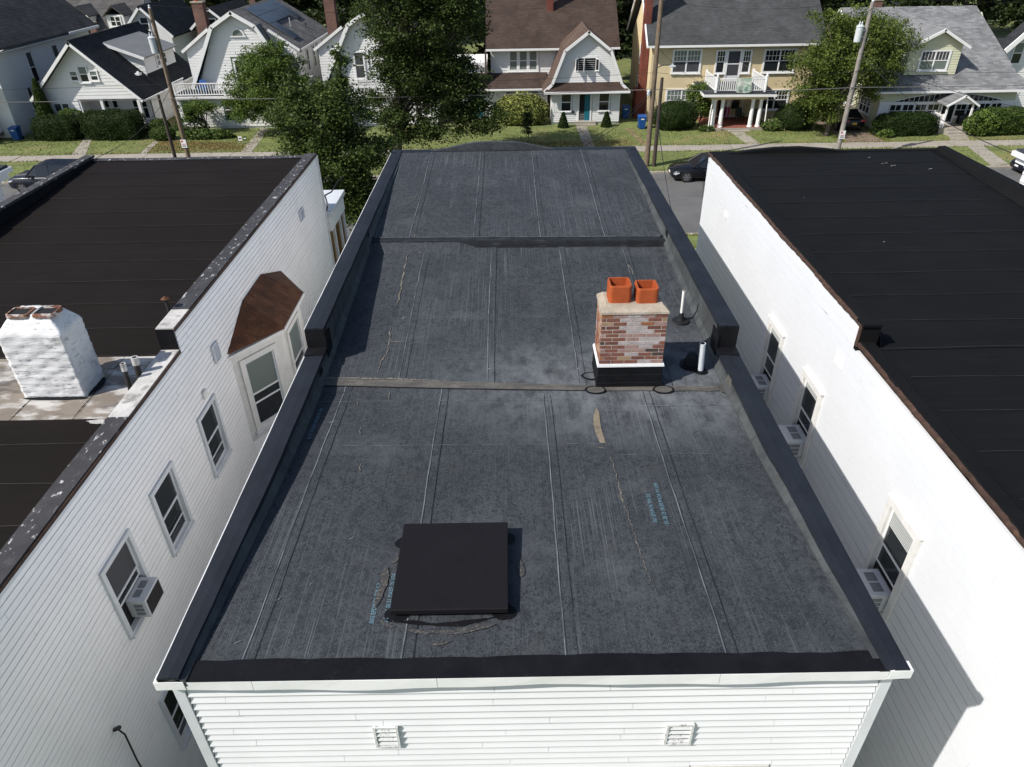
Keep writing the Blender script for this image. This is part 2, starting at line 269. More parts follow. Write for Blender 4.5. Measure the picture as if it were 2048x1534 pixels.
# ================================================================== ground, street
GZ = 0.0
M['grass'] = mat('summer_lawn', (0.15, 0.178, 0.054), 0.95, 0.18, 0.6, [((0.27, 0.215, 0.10), 0.33, 0.50, 0.70, (1, 1, 1), 0.7, 8.0), ((0.10, 0.145, 0.036), 0.8, 0.52, 0.72, (1, 1, 1), 0.6, 7.0), ((0.05, 0.072, 0.018), 14, 0.5, 0.75, (1, 1, 1), 0.5), ((0.17, 0.14, 0.06), 9, 0.62, 0.8, (1, 1, 1), 0.4)], 0.8, 25)
M['asphalt'] = mat('worn_asphalt', (0.125, 0.122, 0.118), 0.9, 0.10, 0.7, [((0.075, 0.074, 0.073), 0.5, 0.5, 0.7, (.3, 1.5, 1), 0.5), ((0.135, 0.13, 0.125), 30, 0.55, 0.75, (1, 1, 1), 0.4), ((0.05, 0.05, 0.05), 2.2, 0.66, 0.72, (.25, 2.0, 1), 0.5)], 0.3, 60)
M['concrete'] = mat('sidewalk_concrete', (0.33, 0.295, 0.245), 0.9, 0.10, 1.2, [((0.22, 0.20, 0.165), 1.1, 0.52, 0.75, (1, 1, 1), 0.5), ((0.42, 0.38, 0.32), 8, 0.55, 0.8, (1, 1, 1), 0.35)], 0.25, 50)
M['dirt'] = mat('bare_lawn_edge', (0.22, 0.16, 0.085), 0.95, 0.25, 1.5, [((0.10, 0.11, 0.035), 2.5, 0.48, 0.62, (1, 1, 1), 0.8)], 0.5, 30)
g = MB(); g.poly([(-900, -300, GZ-.02), (900, -300, GZ-.02), (900, 1500, GZ-.02), (-900, 1500, GZ-.02)]); setp(g.build('ground', M['grass']), kind='structure')
setp(MB().box(-300, 300, 34.3, 44.75, -.2, -.016).build('road', M['asphalt']), kind='structure')
# lawns and strips stand one kerb higher than the road
def slab_struct(name, m, x0, x1, y0, y1, z1, z0=-.1): return setp(MB().box(x0, x1, y0, y1, z0, z1).build(name, m), kind='structure')
slab_struct('grass_verge', M['grass'], -300, 300, 45.0, 49.55, .085)
slab_struct('front_lawn', M['grass'], -300, 300, 51.05, 140, .085)
slab_struct('near_verge', M['grass'], -300, 300, 32.2, 34.05, .085)
slab_struct('near_yard', M['grass'], -300, 300, -80, 30.7, .06)
def kerb(y0, y1):
    k = thing('kerb', 'pale concrete kerb along the %s edge of the road' % ('far' if y0 > 40 else 'near'), 'kerb', (0, y0, 0)); k['kind'] = 'structure'; del k['category']
    me = mesh_of(MB().box(-1.49, 1.49, 0, y1-y0, 0, .19), 'kerb_stone', M['concrete'])
    for i in range(-16, 17): piece('kerb_stone', me, k, (i*3.0, y0, -.1+random.uniform(-.008, .004)))
    for s in (-1, 1): MB().box(*sorted((s*49.5, s*300)), y0, y1, -.1, .085).build('kerb_run', M['concrete'], k)
kerb(44.75, 45.0); kerb(34.05, 34.3)
def walkway(name, y0, y1, x0, x1, step, label):
    k = thing(name, label, 'x', (0, y0, 0)); del k['category']; k['kind'] = 'structure'
    me = mesh_of(MB().box(-step/2+.012, step/2-.012, 0.0, y1-y0, 0, .2), 'paving_slab', M['concrete'])
    n = int((x1-x0)/step)
    for i in range(n): piece('paving_slab', me, k, (x0+(i+.5)*step, y0, -.11+random.uniform(-.012, .012)), rotz=random.uniform(-.002, .002))
    return k
walkway('sidewalk', 49.55, 51.05, -60, 60, 1.5, 'pale concrete sidewalk along the far lawns')
walkway('near_sidewalk', 30.7, 32.2, -30, 30, 1.5, 'concrete sidewalk in front of the flat roofed buildings')
for s in (-1, 1):
    slab_struct('far_pavement', M['concrete'], *sorted((s*60, s*300)), 49.55, 51.05, .09)
def front_path(xa, xb, y0, y1, x2a=None, x2b=None, label='', m='concrete', n=3):
    x2a = xa if x2a is None else x2a; x2b = xb if x2b is None else x2b
    k = thing('front_path', label, 'x', ((xa+xb)/2, y0, 0)); del k['category']; k['kind'] = 'structure'
    for i in range(n):
        t0, t1 = i/n, (i+1)/n-.012; f = lambda a, b, t: a+(b-a)*t
        q = [(f(xa, x2a, t0), f(y0, y1, t0)), (f(xb, x2b, t0), f(y0, y1, t0)), (f(xb, x2b, t1), f(y0, y1, t1)), (f(xa, x2a, t1), f(y0, y1, t1))]
        z = .10+random.uniform(-.008, .008)
        MB().prism([(x, y, 0) for x, y in q], [(x, y, z) for x, y in q]).build('paving_slab', M[m], k)

# ================================================================== generic window, boards
def ring(mb, F, a0, a1, b0, b1, t, c0, c1, tb=None):
    tb = t if tb is None else tb
    mb.fbox(F, a0, a0+t, b0, b1, c0, c1); mb.fbox(F, a1-t, a1, b0, b1, c0, c1)
    mb.fbox(F, a0+t, a1-t, b1-t, b1, c0, c1); mb.fbox(F, a0+t, a1-t, b0, b0+tb, c0, c1); return mb
def window(parent, F, a0, a1, b0, b1, trim=.09, out=.03, back=-.045, mtrim='white', msash='white', sill=True, split=.5, upper='glass', lower='glass', muntin=None, sash=.035, raise_=0.0, label=None, hood=False):
    w = ring(MB(), F, a0, a1, b0, b1, trim, back, out).build('window', M[mtrim], parent, label=label)
    ia0, ia1, ib0, ib1 = a0+trim, a1-trim, b0+trim, b1-trim; bm = ib0+(ib1-ib0)*split
    cu, cl = back+.022, back+.004
    ring(MB(), F, ia0, ia1, bm-sash*.5, ib1, sash, cu, cu+.02).build('sash', M[msash], w)
    MB().fbox(F, ia0+sash, ia1-sash, bm+sash*.5, ib1-sash, cu, cu+.006).build('pane', M[upper], w)
    lb = ib0+raise_
    MB().fbox(F, ia0, ia1, ib0, bm-sash*.5, back+.0005, back+.002).build('dark_opening' if raise_ else 'pane', M['dark_room' if raise_ else lower], w)
    if raise_: MB().fbox(F, ia0+sash, ia1-sash, lb+sash, bm, cl+.004, cl+.008).build('pane', M[lower], w)
    ring(MB(), F, ia0, ia1, lb, bm-sash*.5-.003 if not raise_ else bm+.03, sash, cl, cl+.016).build('sash', M[msash], w)
    if muntin:
        nx, ny = muntin; mb = MB(); h0, h1 = bm+sash*.5, ib1-sash
        for i in range(1, nx): x = ia0+(ia1-ia0)*i/nx; mb.fbox(F, x-.012, x+.012, h0, h1, cu+.006, cu+.019)
        for j in range(1, ny): z = h0+(h1-h0)*j/ny; mb.fbox(F, ia0+sash, ia1-sash, z-.012, z+.012, cu+.007, cu+.018)
        mb.build('muntin', M[msash], w)
    if sill: MB().fbox(F, a0-.03, a1+.03, b0-.05, b0-.002, back, out+.05).build('sill', M[mtrim], w)
    if hood: MB().fbox(F, a0-.02, a1+.02, b1+.002, b1+.03, back, out+.022).build('drip_cap', M[mtrim], w)
    return w
def siding(mb, F, poly, h, lip=.02, z0=None):
    zs = [p[1] for p in poly]; za, zb = min(zs), max(zs); z = za
    def span(zz):
        xs = []
        for (x1, y1), (x2, y2) in zip(poly, poly[1:]+poly[:1]):
            if abs(y1-y2) < 1e-9:
                if abs(zz-y1) < 1e-6: xs += [x1, x2]
            elif min(y1, y2)-1e-9 <= zz <= max(y1, y2)+1e-9: xs.append(x1+(x2-x1)*(zz-y1)/(y2-y1))
        return (min(xs), max(xs)) if xs else None
    while z < zb-1e-4:
        z2 = min(z+h, zb); lo, hi = span(z+1e-5), span(z2-1e-5)
        if lo and hi:
            mb.add([F(lo[0], z, lip), F(lo[1], z, lip), F(hi[1], z2, .002), F(hi[0], z2, .002), F(lo[0], z, -.01), F(lo[1], z, -.01)], [(0, 1, 2, 3), (4, 5, 1, 0)])
        z = z2
    return mb
def boards(parent, F, axis, a0, a1, z0, z1, h, m, openings=(), joints=0, lip=.016, name='siding_board', zfun=None, clap=False, gap=.012):
    u = (lambda a, b, c: (a, -c, b)) if axis == 'y' else ((lambda a, b, c: (c, a, b)) if axis == 'x+' else (lambda a, b, c: (-c, a, b)))
    sec = [(lip, gap), (lip, gap+.010), (lip*.5, h*.5), (0.0, h-.0005), (-.05, h-.0005), (-.05, gap)] if clap else [(lip*.4, gap), (lip*.4, gap+.008), (0.0, h-.0005), (-.05, h-.0005), (-.05, gap)]
    me = mesh_of(MB().prism([u(0, b, c) for c, b in sec], [u(1, b, c) for c, b in sec]), name, M[m])
    z = z1; k = 0
    while z > z0+.01:
        zl = max(z-h, z0); segs = [(a0, a1)]
        top = z if zfun is None else z
        if zfun: segs = [(a, b) for a, b in zfun(zl, z)]
        cuts = []
        for (oa, ob, oz0, oz1) in openings:
            if oz0 < z and oz1 > zl: cuts.append((oa, ob, oz0, oz1))
        out = []
        for s in segs:
            xs = [s[0]]+[c for o in cuts for c in o[:2] if s[0] < c < s[1]]+[s[1]]
            if joints:
                for j in range(joints):
                    c = s[0]+(s[1]-s[0])*((j+.5+.45*math.sin(k*2.1+j*1.7+k//2))/joints)
                    if not any(o[0]-.1 < c < o[1]+.1 for o in cuts): xs.append(c)
            xs = sorted(xs)
            for xa, xb in zip(xs[:-1], xs[1:]):
                mid = (xa+xb)/2; rng_ = [(zl, z)]
                for o in cuts:
                    if o[0] < mid < o[1]:
                        rng_ = [(p, q) for p, q in ((zl, min(z, o[2])), (max(zl, o[3]), z)) if q-p > .004]
                for p, q in rng_: out.append((xa, xb, p, q))
        for xa, xb, p, q in out:
            L_ = xb-xa-.003
            if L_ < .02: continue
            sc = (L_, 1, (q-p)/h) if axis == 'y' else (1, L_, (q-p)/h)
            piece(name, me, parent, F(xa+.0015, p, random.uniform(-.0015, .0015)), sc)
        z = zl; k += 1
def louvre(parent, F, a0, a1, b0, b1, n, mf='white', name='louvre_vent'):
    v = ring(MB(), F, a0, a1, b0, b1, .025, 0, .035).build(name, M[mf], parent)
    MB().fbox(F, a0+.02, a1-.02, b0+.02, b1-.02, .012, .016).build('dark_opening', M['dark_room'], v)
    for i in range(n):
        z = b0+.03+(b1-b0-.06)*(i+.5)/n; d = (b1-b0-.06)/n*.27
        MB().add([F(a0+.025, z-d, .032), F(a1-.025, z-d, .032), F(a1-.025, z+d, .018), F(a0+.025, z+d, .018), F(a0+.025, z-d+.006, .034), F(a1-.025, z-d+.006, .034)], [(0, 1, 2, 3), (0, 4, 5, 1), (4, 3, 2, 5)]).build('slat', M[mf], v)
def ac_unit(F, a0, a1, b0, b1, c0, c1, label):
    p = F((a0+a1)/2, b0, c0); t = thing('air_conditioner', label, 'air conditioner', p, 'window air conditioners')
    MB().fbox(F, a0, a1, b0, b1, c0, c1).build('case', M['ac'], t, bevel=.012)
    MB().fbox(F, a0+.025, a1-.025, b0+.03, b1-.03, c1+.002, c1+.006).build('condenser_grille', M['ac_dark'], t)
    for k in range(2):
        q0 = a0+.06+(a1-a0-.12)*(k*.5+.04); q1 = q0+(a1-a0-.12)*.42
        MB().fbox(F, q0, q1, b1+.001, b1+.004, c0+(c1-c0)*.25, c0+(c1-c0)*.62).build('top_vent', M['ac_vent'], t)
    for e, s in ((a0, -1), (a1, 1)):
        for k in range(3):
            z0 = b0+.05+(b1-b0-.1)*k/3
            MB().fbox(F, *sorted((e+s*.001, e+s*.004)), z0, z0+(b1-b0-.1)*.26, c0+(c1-c0)*.35, c1-.06).build('side_vent', M['ac_vent'], t)
    return t

# ================================================================== middle building
XL, XR = -3.33, 3.64; IL, IR = -3.05, 3.36
def roofz(y):
    if y < 9.2: return 7.60-.046*(y-4.0)
    if y < 14.32: return 7.375+.054*(y-9.2)
    return 7.76+.047*(y-14.32)
mid = thing('flat_roofed_building', 'white clapboard building in the middle with grey rubber flat roof and brick chimney', 'building', (0.15, 12.2, 0))
MB().box(XL+.10, XR-.10, 4.18, 20.45, 0, 7.30).build('wall_core', M['gap_shade'], mid)
w = MB(); siding(w, FXm(XL+.09), [(4.18, 0), (20.45, 0), (20.45, 7.55), (4.18, 7.55)], .108); w.build('side_wall', M['vinyl_left'], mid, kind='stuff')
w = MB(); siding(w, FXp(XR-.09), [(4.18, 0), (20.45, 0), (20.45, 7.5), (4.18, 7.5)], .108); w.build('side_wall', M['vinyl'], mid, kind='stuff')
w = MB(); siding(w, FYb(20.46), [(XL+.1, 0), (XR-.1, 0), (XR-.1, 7.9), (XL+.1, 7.9)], .108); w.build('street_wall', M['vinyl'], mid, kind='stuff')
Fb = FY(4.12)
w = MB(); siding(w, FY(4.14), [(XL+.12, 0), (XR-.12, 0), (XR-.12, 5.39), (XL+.12, 5.39)], .108, .016); w.build('lower_back_wall', M['vinyl'], mid, kind='stuff')
boards(mid, Fb, 'y', XL+.135, XR-.135, 5.40, 7.452, .108, 'vinyl', openings=((1.85, 2.73, 4.2, 5.86),), joints=2, lip=.030, clap=True, gap=.004)
for s, x in ((1, XL+.02), (-1, XR-.02)):
    MB().prism([(x, 4.085, 0), (x+s*.105, 4.085, 0), (x+s*.105, 4.12, 0), (x+s*.03, 4.12, 0), (x+s*.03, 4.28, 0), (x, 4.28, 0)],
               [(x, 4.085, 7.47), (x+s*.105, 4.085, 7.47), (x+s*.105, 4.12, 7.47), (x+s*.03, 4.12, 7.47), (x+s*.03, 4.28, 7.47), (x, 4.28, 7.47)]).build('corner_board', M['grey_trim'], mid)
def fascia(x0, x1, dz=0, n=10, thick=.0):
    us = [x0+(x1-x0)*i/n for i in range(n+1)]; mb = MB(); k = len(us)
    wob = lambda x: .010*math.sin(x*1.9+1)+.006*math.sin(x*5.3)
    P = []
    for x in us: P += [(x, 3.995-thick+wob(x)*.5, 7.475+wob(x)+dz), (x, 4.000-thick, 7.60+wob(x)*.4+dz), (x, 4.10, 7.606+dz), (x, 4.09, 7.475+dz)]
    fs = []
    for i in range(n):
        for j in range(4): fs.append((i*4+j, (i+1)*4+j, (i+1)*4+(j+1) % 4, i*4+(j+1) % 4))
    fs += [(0, 1, 2, 3), (n*4+3, n*4+2, n*4+1, n*4)]
    mb.add(P, fs).build('fascia', M['white'], mid)
fascia(XL-.06, XL+.22, .012, 2, .006); fascia(XL+.225, XL+.85, .004, 3); fascia(XL+.855, -.75, 0, 8); fascia(-.745, 1.9, .003, 8); fascia(1.905, XR-.16, 0, 5); fascia(XR-.155, XR+.06, .012, 2, .006)
MB().box(XL+.13, XR-.13, 4.095, 4.118, 7.455, 7.474).build('frieze_strip', M['grey_trim'], mid)
louvre(mid, FY(4.105), -1.47, -1.215, 6.33, 6.70, 4, 'vent_white', 'wall_vent'); louvre(mid, FY(4.105), 1.52, 1.80, 6.29, 6.66, 4, 'vent_white', 'wall_vent')
window(mid, FY(4.12), 1.87, 2.71, 4.25, 5.84, mtrim='old_white')

# roof sheets: each lap is a real edge
VY = lambda x: 9.275-.058*x          # line of the low valley; slightly skewed
SY = lambda x: 14.43-.027*x          # line of the upper step
def sheets(xs, f0, f1):
    for i, (xa, xb) in enumerate(zip(xs[:-1], xs[1:])):
        left = xa-(.07 if i else 0); n = max(int((xb-left)/.3), 3); us = [left]+[left+.004+(xb-left-.004)*j/n for j in range(n+1)]
        lift = .003 if i % 2 == 0 else .006; ph = random.uniform(0, 6); nv = 16
        Yv = lambda x, v: f0(x)+(f1(x)-f0(x))*v
        f = lambda x, v: (x, Yv(x, v), roofz(Yv(x, v))+(lift if x > left+.001 else lift-.006)+.0016*math.sin(x*4.1+ph)*math.sin(Yv(x, v)*2.3+ph))
        MB().grid(f, us, [j/nv for j in range(nv+1)]).build('membrane_sheet', M['epdm'], mid, smooth=False)
        if i:
            vv = [j/40 for j in range(41)]
            MB().grid(lambda x, v: (x, Yv(x, v), roofz(Yv(x, v))+.0095), [xa-.075, xa-.06, xa+.03, xa+.045], vv).build('seam_strip', M['epdm'], mid)
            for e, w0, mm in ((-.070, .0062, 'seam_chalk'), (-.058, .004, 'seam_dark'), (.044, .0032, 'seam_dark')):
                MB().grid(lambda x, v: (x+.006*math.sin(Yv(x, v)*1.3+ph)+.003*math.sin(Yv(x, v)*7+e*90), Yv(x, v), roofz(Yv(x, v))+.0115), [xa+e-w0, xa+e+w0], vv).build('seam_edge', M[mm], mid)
MB().add([(IL, 4.05, 7.58), (IR, 4.05, 7.58), (IR, 9.2, roofz(9.19)-.02), (IL, 9.2, roofz(9.19)-.02), (IR, 14.32, roofz(14.3)-.02), (IL, 14.32, roofz(14.3)-.02), (IR, 20.5, 8.02), (IL, 20.5, 8.02)],
         [(0, 1, 2, 3), (3, 2, 4, 5), (5, 4, 6, 7)]).build('roof_deck', M['tar'], mid)
sheets([IL-.11, -2.57, -1.04, .55, 2.08, IR+.11], lambda x: 4.2, VY); sheets([IL, -1.75, -.33, 1.13, 2.47, IR], VY, lambda x: SY(x)-.13); sheets([IL, -2.11, -.71, .73, 2.13, IR], lambda x: SY(x)+.05, lambda x: 20.42)
# cross laps (thin chalk lines across the sheets)
def crossline(x0, x1, y, w0=.006, m='seam_chalk', slope=0.0, name='cross_seam'):
    n = 14; MB().grid(lambda x, v: (x, y+slope*(x-x0)+v*w0*.55+.004*math.sin(x*6+y), roofz(y+slope*(x-x0))+.012), [x0+(x1-x0)*i/n for i in range(n+1)], [-1, 1]).build(name, M[m], mid)
for a in ((-2.97, 1.15, 8.92, .005), (1.9, 3.3, 8.66, .011), (-2.5, 1.25, 7.75, .005), (1.4, 3.2, 7.45, .004), (-2.9, 3.2, 12.6, .004), (-2.4, 2.9, 11.4, .003), (-2.9, 3.3, 16.3, .0035), (-2.9, 3.3, 18.3, .0035), (-1.2, 1.2, 10.0, .004), (-.3, 2.4, 10.55, .004)): crossline(*a, slope=-.012)
# valley strip and step
def strip(name, m, pts_a, pts_b, zf, lift, parent=mid, sub=6, label=None):
    mb = MB(); A = []; B = []
    for P, Q in ((pts_a, A), (pts_b, B)):
        for (x1, y1), (x2, y2) in zip(P[:-1], P[1:]):
            for k in range(sub): t = k/sub; Q.append((x1+(x2-x1)*t, y1+(y2-y1)*t))
        Q.append(P[-1])
    n = min(len(A), len(B)); vs = [(x, y, zf(y)+lift) for x, y in A[:n]]+[(x, y, zf(y)+lift) for x, y in B[:n]]
    mb.add(vs, [(i, i+1, n+i+1, n+i) for i in range(n-1)]); return mb.build(name, M[m], parent, label=label)
vz = lambda y: max(roofz(y), 7.375)
strip('valley_strip', 'valley', [(-2.99, 9.36), (-1.0, 9.23), (1.32, 9.10), (3.3, 9.04)], [(-3.0, 9.55), (-1.0, 9.42), (1.32, 9.24), (3.3, 9.17)], vz, .014, label='brown weathered strip across the low line of the roof')
strip('sealant_line', 'sealant', [(-2.98, 9.55), (-1.9, 9.485), (-1.0, 9.415)], [(-2.98, 9.575), (-1.9, 9.53), (-1.0, 9.425)], vz, .017)
strip('sealant_line', 'tar', [(-2.98, 9.345), (-1.0, 9.21), (1.32, 9.085)], [(-2.98, 9.36), (-1.0, 9.232), (1.32, 9.102)], vz, .017)
MB().add([(IL, 14.36, 7.64), (IR, 14.20, 7.64), (IR, 14.22, 7.785), (IL, 14.40, 7.785), (IR, 14.42, 7.792), (IL, 14.60, 7.797), (IR, 14.17, 7.656), (IL, 14.33, 7.664)],
         [(7, 6, 1, 0), (0, 1, 2, 3), (3, 2, 4, 5)]).build('roof_step', M['step'], mid, label='dark flashed step across the upper roof')
strip('seam_edge', 'seam_chalk', [(-2.95, 14.585), (3.3, 14.405)], [(-2.95, 14.60), (3.3, 14.42)], lambda y: 7.803, 0, sub=20)
# black coated back edge with a ragged rim
mb = MB(); n = 40; us = [IL-.10+(IR-IL+.20)*i/n for i in range(n+1)]
mb.add([(x, 3.998, 7.615) for x in us]+[(x, 4.235-.015*(x > 2.5)+.007*math.sin(x*2.1)+.006*math.sin(x*7.7+1)+.004*math.sin(x*23), roofz(4.2)+.016) for x in us], [(i, i+1, n+2+i, n+1+i) for i in range(n)])
mb.build('edge_coating', M['tar'], mid)
# parapets
def parapet(side, y0, y1, zt):
    xo, xi0 = (XL, IL) if side < 0 else (XR, IR); d = -side; XI = lambda y: xi0-d*.10*max(0, (7.2-y)/3.2)
    n = max(int((y1-y0)/.4), 3); ys = [y0+(y1-y0)*i/n for i in range(n+1)]
    mb = MB(); m_ = len(ys)
    prof = lambda y: [(xo, zt-.16), (xo, zt-.02), (XI(y), zt-.02), (XI(y)+d*.012, roofz(y)+.12), (XI(y)+d*.07, roofz(y)+.03), (XI(y)+d*.072, roofz(y)-.05)]
    P = [(x+(.006*math.sin(y*2.7+z*9) if 1 < j < 5 else 0), y, min(z, zt-.02)) for y in ys for j, (x, z) in enumerate(prof(y))]
    fs = [(i*6+j, (i+1)*6+j, (i+1)*6+j+1, i*6+j+1) for i in range(n) for j in range(5)]+[tuple(range(6)), tuple(range(n*6, n*6+6))]
    mb.add(P, fs).build('parapet', M['epdm_wall'], mid)
    # coping: outer cap and inner lap as two pieces
    wob = lambda y: .006*math.sin(y*3.1)+.004*math.sin(y*8.2)
    c = MB(); a = lambda y: [(xo-d*.012, -.06), (xo-d*.014, .002), (xo+d*(.17-.6*abs(XI(y)-xi0)), .014), (xo+d*(.172-.6*abs(XI(y)-xi0)), -.02)]
    P = [(x, y, zt+z+wob(y)*.5) for y in ys for x, z in a(y)]
    c.add(P, [(i*4+j, (i+1)*4+j, (i+1)*4+(j+1) % 4, i*4+(j+1) % 4) for i in range(n) for j in range(4)]+[(0, 1, 2, 3), (n*4+3, n*4+2, n*4+1, n*4)]).build('coping', M['epdm_cap'], mid)
    c = MB(); a = lambda y: [(xo+d*(.155-.6*abs(XI(y)-xi0)), .010), (xo+d*(.157-.6*abs(XI(y)-xi0)), .018), (XI(y)+d*.010, .012), (XI(y)+d*.016, -.055), (XI(y), -.06)]
    P = [(x+wob(y)*.6, y, max(zt+z, roofz(y)+.02)) for y in ys for x, z in a(y)]
    c.add(P, [(i*5+j, (i+1)*5+j, (i+1)*5+j+1, i*5+j+1) for i in range(n) for j in range(4)]+[(0, 1, 2, 3, 4), tuple(range(n*5, n*5+5))[::-1]]).build('coping_lap', M['epdm_cap'], mid)
    MB().box(*sorted((xo-d*.016, xo-d*.028)), y0, y1, zt-.11, zt-.004).build('drip_edge', M['white' if side < 0 else 'epdm_cap'], mid)
parapet(-1, 4.0, 10.08, 7.67); parapet(-1, 10.06, 20.5, 8.03); parapet(1, 4.0, 9.96, 7.63); parapet(1, 9.94, 20.5, 8.03)
# end blocks of the high parapets, corner wraps
for s, y in ((-1, 10.05), (1, 9.93)):
    xo, xi = (XL, IL) if s < 0 else (XR, IR); d = -s
    MB().box(*sorted((xo-d*.018, xi+d*.022)), y-.012, y+.12, 7.60, 8.022).build('parapet_end', M['tar'], mid)
    MB().box(*sorted((xi-d*.0, xi+d*.028)), y-.03, y+.30, roofz(y)+.03, 7.90).build('corner_wrap', M['tar'], mid)
    MB().box(*sorted((xo-d*.02, xi+d*.02)), y-.25, y-.005, 7.67 if s < 0 else 7.63, 7.698 if s < 0 else 7.655).build('lap_patch', M['tar'], mid)
    y2 = 14.30+(.12 if s < 0 else -.04)
    MB().add([(xi+d*.014, y2-.02, roofz(14.2)+.02), (xi+d*.02, y2+.16, roofz(14.4)+.05), (xi+d*.02, y2+.10, 7.98), (xi+d*.016, y2-.06, 7.98), (xi+d*.12, y2, roofz(14.2)+.05), (xi+d*.12, y2+.14, roofz(14.4)+.06)], [(0, 1, 2, 3), (0, 4, 5, 1)]).build('corner_wrap', M['tar'], mid)
MB().add([(IL+.01, 9.40, 7.40), (IL+.02, 9.62, 7.40), (IL+.02, 9.60, 7.62), (IL+.014, 9.44, 7.62)], [(0, 1, 2, 3)]).build('corner_wrap', M['tar'], mid)
mb = MB(); mb.add([(IR-.016, 8.92, 7.39), (IR-.03, 9.22, 7.42), (IR-.02, 9.16, 7.62), (IR-.014, 8.98, 7.62), (IR-.16, 8.98, 7.425), (IR-.16, 9.2, 7.425)], [(0, 1, 2, 3), (0, 4, 5, 1)]); mb.build('corner_wrap', M['valley'], mid)
# street-side edge with the low arched crest
MB().box(XL-.01, XR+.01, 20.42, 20.68, 7.85, 8.062).build('front_coping', M['epdm_cap'], mid)
cr = [(-2.35, 8.05), (-1.75, 8.13), (-1.25, 8.24), (-.9, 8.285), (-.35, 8.29), (.2, 8.28), (.55, 8.22), (.95, 8.13), (1.35, 8.06)]
lo = [(x, 20.46, z) for x, z in cr]+[(1.35, 20.46, 7.95), (-2.35, 20.46, 7.95)]; hi = [(x, 20.66, z-.015) for x, z in cr]+[(1.35, 20.66, 7.95), (-2.35, 20.66, 7.95)]
MB().prism(lo, hi).build('roof_crest', M['epdm'], mid)
# sealant cracks, worn patches
def crack(pts, w0, m='sealant', zf=vz, lift=.0145, jit=.012, parent=mid, name='sealant_crack', label=None):
    A = []; B = []; L0 = sum(math.hypot(b[0]-a[0], b[1]-a[1]) for a, b in zip(pts[:-1], pts[1:])); ph = random.uniform(0, 9); s0 = 0
    for k, ((x1, y1), (x2, y2)) in enumerate(zip(pts[:-1], pts[1:])):
        dx, dy = (x2-x1), (y2-y1); L_ = math.hypot(dx, dy) or 1; nx, ny = -dy/L_, dx/L_; n = max(int(L_/max(w0*1.2, .012)), 4); n = min(n, 60)
        for i in range(n+(k == len(pts)-2)):
            t = i/n; q = (s0+L_*t); e = min(1, 6*q/L0+.12, 6*(L0-q)/L0+.12); f = q/max(w0, .01)
            j = jit*(.6*math.sin(f*.35+ph)+.4*math.sin(f*.9+2*ph)); wa = w0*.62*e*(.75+.35*math.sin(f*.55+ph)+random.uniform(-.22, .22)); wb = w0*.62*e*(.75+.35*math.sin(f*.47+2+ph)+random.uniform(-.22, .22))
            A.append((x1+dx*t+nx*(wa+j), y1+dy*t+ny*(wa+j))); B.append((x1+dx*t+nx*(-wb+j), y1+dy*t+ny*(-wb+j)))
        s0 += L_
    n = len(A); MB().add([(x, y, zf(y)+lift) for x, y in A]+[(x, y, zf(y)+lift) for x, y in B], [(i, i+1, n+i+1, n+i) for i in range(n-1)]).build(name, M[m], parent, label=label)
crack([(-2.17, 14.1), (-2.15, 12.9), (-2.12, 12.2), (-2.15, 11.75)], .03, label='long tan sealant line on the upper left of the roof'); crack([(-2.15, 11.12), (-2.1, 10.5), (-2.11, 10.2), (-2.18, 9.95), (-2.17, 9.68)], .022)
crack([(-2.12, 10.63), (-1.79, 10.57)], .022); crack([(-1.79, 10.57), (-1.24, 10.50)], .007); crack([(-2.08, 14.62), (-2.06, 14.78)], .03); crack([(2.42, 13.4), (2.46, 12.9)], .025)
crack([(1.30, 7.6), (1.33, 7.1), (1.35, 6.51), (1.40, 5.8), (1.42, 5.49), (1.48, 5.01)], .011, label='thin tan crack running down the right of the roof'); crack([(1.335, 6.75), (1.35, 6.45)], .025); crack([(1.05, 7.66), (1.28, 7.58)], .012)
mb = MB(); A = [(1.255, 8.62), (1.19, 8.42), (1.165, 8.18), (1.175, 7.95), (1.205, 7.72), (1.285, 7.71), (1.265, 8.05), (1.27, 8.3), (1.285, 8.5)]
mb.poly([(x, y, roofz(y)+.0145) for x, y in A]).build('bare_patch', M['bare'], mid, label='tan leaf shaped bare patch below the brick chimney')
for x, y in ((-1.92, 9.15), (-2.38, 9.0), (-2.05, 7.35), (-2.2, 8.2)): crack([(x, y), (x+.03, y-.22)], .012)
for x, y, r_ in ((-1.9, 5.9, .03), (-2.5, 5.0, .025), (-2.75, 4.45, .03), (-2.2, 5.2, .02), (.2, 5.1, .012), (.9, 7.0, .012), (2.3, 5.9, .012), (-2.63, 8.35, .04), (-2.0, 11.7, .035), (-1.95, 11.4, .03), (2.6, 17.2, .03), (-2.3, 17.0, .03), (-.35, 9.75, .04), (1.1, 9.72, .045), (2.9, 10.8, .03)):
    crack([(x-r_, y-r_), (x+r_, y+r_*.6)], r_*.6, 'seam_chalk', jit=r_*.4, name='sealant_fleck')
# fastener plates under the membrane
disc = mesh_of(MB().lathe((0, 0, 0), [(.034, 0), (.033, .003), (.024, .005), (.022, .002), (.012, .002), (.010, .005)], 12), 'fastener_plate', M['epdm'])
for (xa, xb), (ya, yb), nx, ny in (((-2.8, 3.1), (4.5, 8.7), 6, 5), ((-2.6, 3.1), (9.9, 13.9), 8, 6), ((-2.7, 3.0), (14.9, 20), 6, 5)):
    for i in range(nx):
        for j in range(ny):
            x = xa+(xb-xa)*(i+.5)/nx+random.uniform(-.3, .3); y = ya+(yb-ya)*(j+.5)/ny+random.uniform(-.08, .08)
            if 1.2 < x < 2.5 and 9.0 < y < 10 or (-1.45 < x < .1 and 4.5 < y < 6.2): continue
            piece('fastener_plate', disc, mid, (x, y, roofz(y)+.0045))
